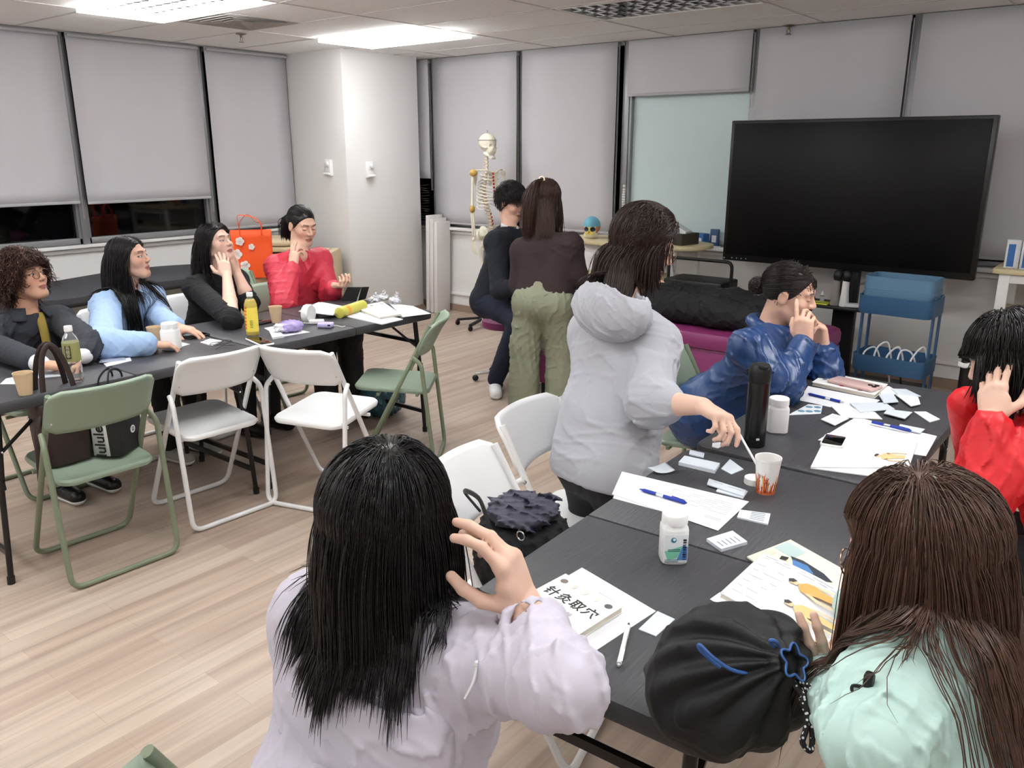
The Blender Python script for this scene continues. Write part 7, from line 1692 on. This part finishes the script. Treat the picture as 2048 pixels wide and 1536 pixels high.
for k, (x, y, z, r_) in enumerate(spn):
    vm.lathe([(r_*0.9, -0.010), (r_, -0.006), (r_*0.85, 0), (r_, 0.006), (r_*0.9, 0.010)], (x, y, z), 12); vm.tube([(0, y-r_, z), (0, y-r_-0.03, z-0.012)], 0.004, 5); vm.tube([(-r_-0.018, y-0.012, z), (r_+0.018, y-0.012, z)], 0.0035, 5)
    dm.lathe([(r_*0.8, -0.004), (r_*0.95, 0), (r_*0.8, 0.004)], (x, y, z-0.0145), 10)
    if k in (17, 18, 19, 20): rm.ball((0, y+r_*0.95, z), (0.010, 0.006, 0.009), 8)
sp_o = vm.build('spine', M_bone, sk); dm.build('discs', M_disc, sp_o); rm.build('red_marker', M_redp, sp_o)
for k in range(10):
    t_ = k/9; z0 = hz-0.235-0.255*t_; w_ = 0.075+0.06*math.sin(min(1, t_*1.25)*math.pi*0.62); dd = 0.075+0.045*math.sin(min(1, t_*1.2)*2.0); rb_ = MB()
    for q in (-1, 1):
        pts = []
        for i in range(15):
            a = math.pi*(-0.5+i/14*(0.98 if k < 7 else 0.80-0.08*(k-7))); pts.append((q*w_*math.cos(a)*1.0 if True else 0, -0.035+dd*0.5+dd*math.sin(a)*0.9, z0-0.075*(i/14)*(1.0 if k > 1 else 0.4)+0.02*max(0, i-10)/4*(1 if k > 4 else 0)))
        rb_.tube(pts, 0.0058, 6, flat=0.6)
    rb_.build('rib', M_bone, sk)
MB().prism([(-0.018, 0.092, hz-0.24), (0.018, 0.092, hz-0.24), (0.013, 0.112, hz-0.39), (0, 0.113, hz-0.42), (-0.013, 0.112, hz-0.39)], (0, 0.008, 0)).build('sternum', M_bone, sk)
mk = MB()
for k in range(6): mk.ball((0.032, 0.10+0.003*k, hz-0.235-0.030*k), (0.011, 0.008, 0.012), 8)
mk.build('heart_marker', M_redp, sk)
for q in (-1, 1):
    MB().tube(spline([(q*0.01, 0.085, hz-0.225), (q*0.08, 0.06, hz-0.205), (q*0.165, 0.0, hz-0.205)], 6), 0.0065, 7).build('clavicle', M_bone, sk)
    MB().prism([(q*0.06, -0.075, hz-0.22), (q*0.155, -0.035, hz-0.215), (q*0.16, -0.03, hz-0.245), (q*0.085, -0.085, hz-0.36)], (0, -0.006, 0)).build('scapula', M_bone, sk)
    am = MB(); sx = q*0.185
    am.ball((sx*0.97, -0.005, hz-0.235), 0.024, 12).tube([(sx, 0, hz-0.24), (sx*1.03, 0, hz-0.38), (sx*1.05, 0, hz-0.52)], [0.014, 0.0105, 0.015], 9)
    arm = am.build('upper_arm', M_bone, sk)
    if q > 0:
        MB().ball((sx*0.97, 0.002, hz-0.228), (0.036, 0.036, 0.034), 12).build('shoulder_ligament', M_tan, arm); MB().ball((sx*1.05, 0.0, hz-0.545), (0.027, 0.025, 0.038), 12).build('elbow_ligament', M_tan, arm)
    fm = MB(); fm.tube([(sx*1.03, 0.004, hz-0.55), (sx*1.0, 0.02, hz-0.79)], [0.011, 0.009], 8).tube([(sx*1.08, -0.006, hz-0.55), (sx*1.09, 0.012, hz-0.79)], [0.010, 0.008], 8).build('forearm', M_bone, sk)
    hm = MB(); hm.ball((sx*1.05, 0.017, hz-0.815), (0.022, 0.013, 0.022), 10)
    for i in range(5):
        o_ = (-2+i)*0.011; hm.tube([(sx*1.05, 0.017+o_*0.6, hz-0.825), (sx*1.06, 0.020+o_*1.3, hz-0.885), (sx*1.05, 0.028+o_*1.6, hz-0.925), (sx*1.02, 0.040+o_*1.7, hz-0.955+(0.02 if i in (0, 4) else 0))], [0.006, 0.005, 0.0045, 0.003], 6)
    hm.build('hand', M_bone, sk)
pz = hz-0.80
ops = []
for q in (-1, 1):
    ops += [('u', flatcap((q*0.045, -0.045, pz+0.02), (q*0.105, 0.03, pz+0.055), 0.062, 0.05, (q*0.75, 0.5, 0.35), 0.22), 0.02), ('u', cap((q*0.10, 0.05, pz+0.06), (q*0.03, 0.075, pz-0.06), 0.016, 0.013), 0.02), ('u', cap((q*0.075, 0.02, pz-0.05), (q*0.05, 0.0, pz-0.115), 0.020, 0.016), 0.02), ('u', cap((q*0.05, 0.0, pz-0.115), (q*0.012, 0.07, pz-0.075), 0.011, 0.011), 0.012)]
ops += [('u', ell((0, -0.06, pz), (0.045, 0.02, 0.06)), 0.02)]
pv_ = part_sdf('pelvis', ops, 0.005, M_bone, sk); MB().ball((0.012, 0.05, pz-0.085), (0.016, 0.012, 0.013), 10).build('pelvis_screw', M_black, pv_); MB().ball((-0.085, 0.066, pz+0.02), (0.008, 0.006, 0.030), 8).build('red_marker', M_redp, pv_)
for q in (-1, 1):
    lm = MB(); lm.ball((q*0.085, 0.015, pz-0.06), 0.022, 10).tube([(q*0.085, 0.015, pz-0.06), (q*0.115, 0.01, pz-0.10), (q*0.09, 0.02, pz-0.30), (q*0.075, 0.02, pz-0.44)], [0.015, 0.017, 0.013, 0.022], 9).build('thigh_bone', M_bone, sk)
    MB().tube([(q*0.075, 0.02, pz-0.45), (q*0.072, 0.015, pz-0.64), (q*0.07, 0.01, pz-0.78)], [0.020, 0.011, 0.013], 9).tube([(q*0.10, 0.01, pz-0.47), (q*0.09, 0.005, pz-0.78)], 0.006, 7).tube([(q*0.07, -0.03, pz-0.80), (q*0.075, 0.06, pz-0.82), (q*0.08, 0.14, pz-0.835)], [0.016, 0.018, 0.010], 8).build('shin_bone', M_bone, sk)
MB().tube([(0, -0.07, 0.09), (0, -0.07, pz)], 0.011, 10).build('stand_pole', mat('grey_steel', (150, 152, 156), 0.35, metal=0.7), sk)
for k in range(5):
    a = 6.283*k/5+0.35; e_ = V3(0.27*math.cos(a), -0.07+0.27*math.sin(a), 0.055); o_ = MB().bar((0, -0.07, 0.085), e_, 0.032, 0.022, 0.004).build('stand_leg', M_black, sk); MB().lathe([(0.018, -0.012), (0.024, -0.007), (0.024, 0.007), (0.018, 0.012)], tuple(e_+V3(0, 0, -0.031)), 14, rotx(math.pi/2)).box(e_+V3(0, 0, -0.012), (0.014, 0.03, 0.02)).build('caster', M_black, o_)
# coloured skull
c = V3(-3.72, 5.72, 0.935); cs = thing('skull_model', 'multicoloured plastic skull on the birch side table', 'skull', c, math.radians(200))
def skull_ops(z0): return [('u', ell((0, -0.012, z0+0.10), (0.070, 0.088, 0.075)), 0), ('u', ell((0, 0.030, z0+0.045), (0.052, 0.045, 0.045)), 0.025), ('u', cap((0.042, 0.01, z0+0.02), (-0.042, 0.01, z0+0.02), 0.02), 0.015), ('s', ell((0.027, 0.085, z0+0.075), (0.020, 0.035, 0.018)), 0.005), ('s', ell((-0.027, 0.085, z0+0.075), (0.020, 0.035, 0.018)), 0.005), ('s', ell((0, 0.08, z0+0.048), (0.010, 0.02, 0.014)), 0.004), ('s', ell((0.05, 0.06, z0+0.035), (0.013, 0.03, 0.022)), 0.006), ('s', ell((-0.05, 0.06, z0+0.035), (0.013, 0.03, 0.022)), 0.006), ('i', plane((0, 0, z0+0.001), (0, 0, -1)), 0.003)]
V, F = sdf_mesh(skull_ops(0.0), 0.004); z, y, x = V[:, 2], V[:, 1], np.abs(V[:, 0])
col = np.tile(np.array(rgb(230, 224, 200)[:3]), (len(V), 1))
def setc(m, cc): col[m] = rgb(*cc)[:3]
setc(z > 0.095, (110, 176, 200)); setc((z > 0.045) & (z <= 0.095) & (y < 0.03), (196, 118, 70)); setc((z > 0.030) & (z <= 0.095) & (y >= 0.03) & (x < 0.036), (226, 206, 110)); setc((z > 0.045) & (z <= 0.095) & (y >= 0.03) & (x >= 0.047), (196, 118, 70)); setc((y > 0.0) & (((x-0.027)/0.021)**2+((z-0.076)/0.019)**2 < 1.0), (44, 56, 76))
o = obj_np('skull_body', V, F, mat('painted_plastic', (230, 230, 230), 0.4, attr=True), cs, col)
# small pelvis model, boxes
c = V3(-3.46, 5.78, 0.935); mp_ = thing('spine_model', 'small white spine and pelvis model on a stand behind the grey hoodie woman\'s head', 'spine model', c)
MB().lathe([(0.06, 0), (0.06, 0.012), (0.02, 0.018), (0, 0.018)]).build('base', M_whiteP, mp_); MB().tube([(0, 0, 0.01), (0, 0, 0.40)], 0.004, 8).build('rod', M_chrome, mp_)
ops = []
for q in (-1, 1): ops += [('u', flatcap((q*0.02, 0, 0.13), (q*0.055, 0, 0.15), 0.038, 0.034, (q*0.4, 1, 0.2), 0.3), 0.01), ('u', cap((q*0.045, -0.01, 0.11), (q*0.015, -0.02, 0.07), 0.010), 0.01)]
part_sdf('pelvis', ops, 0.004, M_whiteP, mp_); vm = MB()
for k in range(13): vm.lathe([(0.011, -0.007), (0.013, 0), (0.011, 0.007)], (0, 0.004*math.sin(k*0.6), 0.165+0.019*k), 10)
vm.ball((0, 0, 0.42), (0.012, 0.012, 0.012), 8); vm.build('spine', M_whiteP, mp_)
M_bxw = mat('white_carton', (216, 220, 224), 0.5); M_bxb = mat('blue_carton', (52, 104, 170), 0.45); M_bxp = mat('pale_blue_carton', (150, 186, 220), 0.5)
def carton(label, x, y, z, sx, sy, sz, m, rz=0.0, m2=None, grp='cartons along the back wall', tilt=0.0):
    t = thing('carton', label, 'box', (x, y, z), rz, grp); MB().box((0, 0, sz/2), (sx, sy, sz), 0.002).build('box_body', m, t)
    MB().box((0, -sy/2-0.0008, sz*0.45), (sx*0.55, 0.0012, sz*0.4)).build('printed_panel', m2 or M_paper, t); return t
carton('white carton with a blue print standing on the sill left of the big screen', -3.19, 6.27, SILL_B, 0.085, 0.05, 0.135, M_bxw, 0.1, mat('grey_print', (120, 150, 180), 0.5))
carton('blue carton on the sill nearest the big screen', -2.99, 6.26, SILL_B, 0.10, 0.06, 0.105, M_bxb, -0.5, M_paper); carton('darker blue carton standing behind the blue carton on the sill', -2.90, 6.295, SILL_B, 0.07, 0.03, 0.14, mat('deep_blue_carton', (58, 90, 130), 0.5), 0.0)
leaf_ = put(MB().box((-2.93, 6.272, SILL_B+0.004), (0.2, 0.02, 0.006)), 'booklet', M_paper, 'thin white booklet lying on the sill in front of the blue cartons', 'booklet', (-2.93, 6.272, SILL_B))
carton('dark open carton at the right end of the birch side table', -2.96, 5.78, 0.935, 0.22, 0.22, 0.085, mat('dark_carton', (60, 56, 44), 0.7), -0.15, mat('dark_carton_in', (40, 38, 32), 0.7))
gl = put(MB().box((-2.95, 5.76, 1.05), (0.17, 0.10, 0.05), 0.004, R=roty(0.45)), 'tissue_box', M_bxw, 'white box tilted on top of the dark carton', 'box', (-2.95, 5.76, 1.02))
for k, (x, y, w_, d_, h_) in enumerate(((-0.74, 5.86, 0.075, 0.075, 0.17), (-0.655, 5.84, 0.075, 0.075, 0.17), (-0.56, 5.87, 0.08, 0.08, 0.20))):
    t = carton(['blue and white carton at the left end of the corner shelf', 'blue and white carton second from the left on the corner shelf', 'taller pale blue carton on the corner shelf, cut by the photo edge'][k], x, y, 0.935, w_, d_, h_, M_bxw if k < 2 else M_bxp, 0.15); MB().box((-w_*0.1, -d_/2-0.0016, h_*0.45), (w_*0.5, 0.0012, h_*0.8)).build('blue_panel', M_bxb if k < 2 else M_bxw, t)
# things on the screen's shelf
for k, (px, py, m) in enumerate(((1668, 618, mat('grey_case', (140, 136, 132), 0.4)), (1686, 621, M_whiteP))):
    c = yp(px, py, 5.70); c[2] = 0.611; t = thing('massager', ['grey handheld massager with a black head on the screen shelf', 'white handheld massager with a black head on the screen shelf'][k], 'massager', c, 0, 'handheld massagers')
    MB().lathe([(0.030, 0), (0.032, 0.01), (0.024, 0.10), (0.022, 0.17)], n=20).build('handle', m, t); MB().ball((0.004, 0, 0.20), (0.032, 0.030, 0.044), 14).build('head', M_black, t)
c = yp(1634, 616, 5.70); c[2] = 0.612; leafy = thing('leaflet', 'yellow leaflet on the screen shelf beside the massagers', 'leaflet', c); MB().box((0, 0, 0.004), (0.16, 0.10, 0.008), 0.001).build('paper', mat('yellow_leaflet', (200, 206, 50), 0.5), leafy); MB().box((0.03, -0.03, 0.0088), (0.08, 0.02, 0.001)).build('print', M_ink, leafy)
c = yp(1643, 606, 5.74); c[2] = 0.622; t = thing('dropper_bottle', 'tiny clear bottle with a white cap on the yellow leaflet', 'bottle', c); MB().lathe([(0.014, 0), (0.015, 0.003), (0.015, 0.035), (0.007, 0.042)], n=16).build('bottle_body', M_clear, t); MB().lathe([(0.008, 0.04), (0.008, 0.055), (0.004, 0.068), (0, 0.068)], n=12).build('cap', M_whiteP, t)
c = yp(1703, 616, 5.70); c[2] = 0.611; put(MB().box(c+V3(0.0, 0, 0.012), (0.10, 0.08, 0.022), 0.006, R=rotz(0.3)), 'cloth_wipe', M_paper, 'folded white cloth on the screen shelf beside the trolley', 'cloth', c)
cw = MB(); P0 = [(-2.28, 5.74, 0.012), (-2.1, 5.6, 0.012), (-1.9, 5.72, 0.012), (-1.7, 5.55, 0.012), (-1.55, 5.62, 0.012), (-1.3, 5.5, 0.012)]; cw.tube(spline(P0, 8), 0.006, 7); cw.tube(spline([(-1.9, 5.66, 0.012), (-1.84, 5.74, 0.03), (-1.92, 5.78, 0.04), (-1.98, 5.70, 0.03), (-1.88, 5.64, 0.025)], 8), 0.006, 7)
put(cw, 'power_cable', M_whiteP, 'white power cable trailing on the floor under the big screen', 'cable', (-1.8, 5.6, 0))
cw = MB(); cw.tube(spline([(-2.03, 5.84, 0.84), (-2.0, 5.83, 0.72), (-2.04, 5.82, 0.60), (-2.1, 5.83, 0.45), (-2.18, 5.86, 0.2), (-2.2, 5.86, 0.01)], 8), 0.005, 7); put(cw, 'power_cable', M_black, 'black cable hanging down from the big screen', 'cable', (-2.1, 5.84, 0))
for k, (x, m, lab) in enumerate(((-1.26, M_whiteP, 'white cable hanging below the blue trolley'), (-1.19, M_black, 'black cable hanging below the blue trolley'))):
    cw = MB(); cw.tube(spline([(x-0.02, 5.50, 0.298), (x, 5.50, 0.18), (x+0.03, 5.48, 0.06), (x+0.06, 5.45, 0.012)], 7), 0.006, 7); put(cw, 'cable', m, lab, 'cable', (x, 5.5, 0))
# wall alarms on the column
for k, (org, rz_, lab) in enumerate(((yp(662, 352, CY0), 0, 'white wall alarm unit on the left face of the column'), (xp(737, 356, CXR), math.pi/2, 'white wall alarm unit on the right face of the column'))):
    t = thing('wall_alarm', lab, 'alarm', org, rz_, 'wall alarms on the column'); MB().box((0, -0.02, 0.075), (0.085, 0.038, 0.15), 0.01).build('case', M_whiteP, t); MB().lathe([(0.022, 0), (0.020, 0.018), (0.012, 0.022), (0, 0.022)], (0.006, -0.039, 0.11), 18, rotx(math.pi/2)).build('strobe', M_whiteP, t); MB().box((0, -0.050, 0.02), (0.08, 0.025, 0.022), 0.006, R=rotx(-0.5)).build('horn', M_whiteP, t); MB().box((0.0, -0.0395, 0.078), (0.05, 0.001, 0.004)).build('print', M_inkl, t)
# white boards leaning behind the column
for k in range(3):
    t = put(MB().box((-5.92+0.055*k, 6.15, 0.50-0.015*k), (0.045, 0.20, 0.99-0.03*k), 0.004, R=roty(0.03)), 'board', mat('white_board', (218, 214, 212), 0.6), ['white board leaning against the column, nearest to it', 'white board between two others beside the column', 'white board farthest from the column, of the three leaning beside it'][k], 'board', (-5.92+0.055*k, 6.15, 0), 'white boards beside the column')
sl = thing('slat_stack', 'stack of dark folded slats in the window corner behind the column', 'slats', (-6.18, 6.20, SILL_B))
for k in range(16): MB().grid(lambda u, v, k=k: (-0.12+0.26*u, -0.02+0.05*v, 0.02+0.026*k+0.006*math.sin(u*7+k*1.7)), 8, 3).build('slat', mat('dark_slat', (70, 72, 66), 0.6), sl, solid=0.003)
# cream folded massage tables along the left wall
M_cream = mat('cream_vinyl', (206, 186, 152), 0.45, bump=0.04, bscale=40); M_dkgrey = mat('charcoal_cloth', (62, 62, 68), 0.85)
def fold_table(label, x, y, rz, w=0.62, h=0.66, d=0.17, flat=False, z=0.0):
    t = thing('folded_massage_table', label, 'folding bed', (x, y, z), rz, 'cream folded massage tables')
    for q in (-1, 1):
        mb = MB(); po = rrect(-w/2, w/2, 0, h, 0.09, k=6); sl_ = MB(); slab(sl_, po, -d/4+0.003, d/4-0.003, 0.016)
        if flat: vv = [(p[0], p[1]-h/2, p[2]+d/4+(q+1)*d/4) for p in sl_.v]
        else: vv = [(p[0], p[2]+q*d/4, p[1]+0.012) for p in sl_.v]
        sl_.v = vv; sl_.build('panel', M_cream, t)
    tg = MB()
    if flat: tg.box((0.1, -h/2-0.001, d*0.3), (0.034, 0.003, 0.02)); tg.build('tag', M_black, t)
    else:
        tg.box((-0.02, -d/2-0.001, h*0.90), (0.034, 0.003, 0.022)); tg.build('tag', M_black, t); MB().box((w/2-0.0, 0, h*0.72), (0.012, 0.05, 0.03), 0.004).ball((w/2+0.004, 0, h*0.72), (0.008, 0.028, 0.02), 10).build('latch', M_chrome, t); 
        hd = MB(); hd.tube(fillet([(-0.12, -d/2, h*0.55), (-0.12, -d/2-0.03, h*0.50), (0.12, -d/2-0.03, h*0.50), (0.12, -d/2, h*0.55)], 0.02), 0.009, 8); hd.build('handle', M_cream, t)
        MB().box((w/2+0.001, -0.028, h*0.30), (0.003, 0.022, h*0.36)).box((w/2+0.001, 0.028, h*0.30), (0.003, 0.022, h*0.36)).build('pale_strap', mat('pale_strap', (226, 214, 190), 0.6), t)
    return t
fold_table('cream folded massage table right against the column, with a metal latch', -5.98, 4.80, math.radians(-52), h=0.74); fold_table('cream folded massage table standing behind the coral jacket', -5.90, 4.28, math.radians(-70), h=0.60)
fold_table('cream folded massage table below the orange bag', -5.76, 3.80, math.radians(-80), h=0.63); fold_table('cream folded massage table behind the woman in black', -5.75, 3.02, math.radians(-84), h=0.50); fold_table('cream folded massage table behind the woman in pale blue', -5.72, 2.34, math.radians(-86), h=0.50); fold_table('cream folded massage table behind the curly haired woman', -5.70, 1.66, math.radians(-88), h=0.50)
fold_table('upper cream case of the pair lying flat behind the coral jacket', -6.42, 4.55, math.radians(-60), w=0.55, h=0.55, d=0.10, flat=True, z=0.76); fold_table('lower cream case of the pair lying flat behind the coral jacket', -6.38, 4.55, math.radians(-62), w=0.62, h=0.62, d=0.10, flat=True, z=0.64)
cabinet = thing('low_cabinet', 'low white storage bench under the charcoal cover along the window wall', 'bench', (-6.38, 3.2, 0)); MB().box((0, 0.2, 0.30), (0.62, 3.2, 0.60), 0.01).build('carcass', M_white, cabinet)
cv = MB(); cv.grid(lambda u, v: (-6.72+0.76*min(v*1.25, 1.0), 1.2+2.9*u, 0.655+0.012*math.sin(u*23)*math.sin(v*3)+0.018*math.sin(u*9+1)-max(0, v-0.8)*5*0.075), 40, 12); put(cv, 'cover', M_dkgrey, 'long charcoal cloth cover draped over the bench below the windows', 'cover', (-6.38, 2.6, 0.60), solid=0.01)
# orange shopping bag
M_orange = mat('orange_nonwoven', (236, 84, 24), 0.6, bump=0.03, bscale=200); M_flower = mat('flower_print', (236, 226, 222), 0.6)
og = thing('shopping_bag', 'bright orange shopping bag with white flowers, behind the woman in black', 'bag', (-5.72, 3.86, 0.648), math.radians(52))
mb = MB(); po = np.array(rrect(-0.15, 0.15, -0.055, 0.055, 0.01, k=2)); n = len(po); v = []; f = []
for k in range(7): s_ = k/6; v += [(p[0]*(1+0.03*s_), p[1]*(1-0.25*s_)+0.006*math.sin(p[0]*20+k), 0.37*s_) for p in po]
for k in range(6):
    for i in range(n): f.append([k*n+i, k*n+(i+1) % n, (k+1)*n+(i+1) % n, (k+1)*n+i])
f.append(list(range(n))[::-1]); mb.add(v, f); mb.build('bag_body', M_orange, og, solid=0.003)
for fx, fz, r_ in ((-0.085, 0.29, 0.030), (-0.115, 0.19, 0.036), (-0.06, 0.10, 0.034), (0.0, 0.245, 0.022)):
    yy = -0.055*(1-0.25*fz/0.37)-0.011; fl = MB()
    for k in range(5): a = 6.283*k/5; fl.lathe([(r_*0.55, 0), (r_*0.55, 0.0012), (0, 0.0012)], (fx+r_*0.6*math.cos(a), yy, fz+r_*0.6*math.sin(a)), 12, rotx(math.pi/2))
    fl.build('flower_print', M_flower, og)
for q in (-1, 1): MB().tube(spline([(-0.08, q*0.042, 0.33), (-0.085, q*0.042, 0.42), (-0.05+0.03*q, q*0.05, 0.49), (0.04, q*0.05, 0.47-0.04*(q > 0)), (0.08, q*0.042, 0.42), (0.08, q*0.042, 0.33)], 7), 0.012, 6, flat=0.2).build('handle', M_orange, og)
# stool under the young man
c = V3(-3.66, 4.52, 0); sl = thing('stool', 'stool under the young man in the navy jacket', 'stool', c); mb = MB(); mb.lathe([(0.0, 0.40), (0.16, 0.40), (0.17, 0.415), (0.165, 0.45), (0, 0.455)], n=28); mb.build('seat', M_purple, sl); MB().tube([(0, 0, 0.06), (0, 0, 0.40)], 0.022, 12).build('column', M_chrome, sl)
for k in range(5): a = 6.283*k/5+0.2; e_ = V3(0.22*math.cos(a), 0.22*math.sin(a), 0.055); o_ = MB().bar((0, 0, 0.075), e_, 0.03, 0.02, 0.004).build('stool_leg', M_chrome, sl); MB().ball(e_+V3(0, 0, -0.03), 0.024, 10).build('caster', M_black, o_)
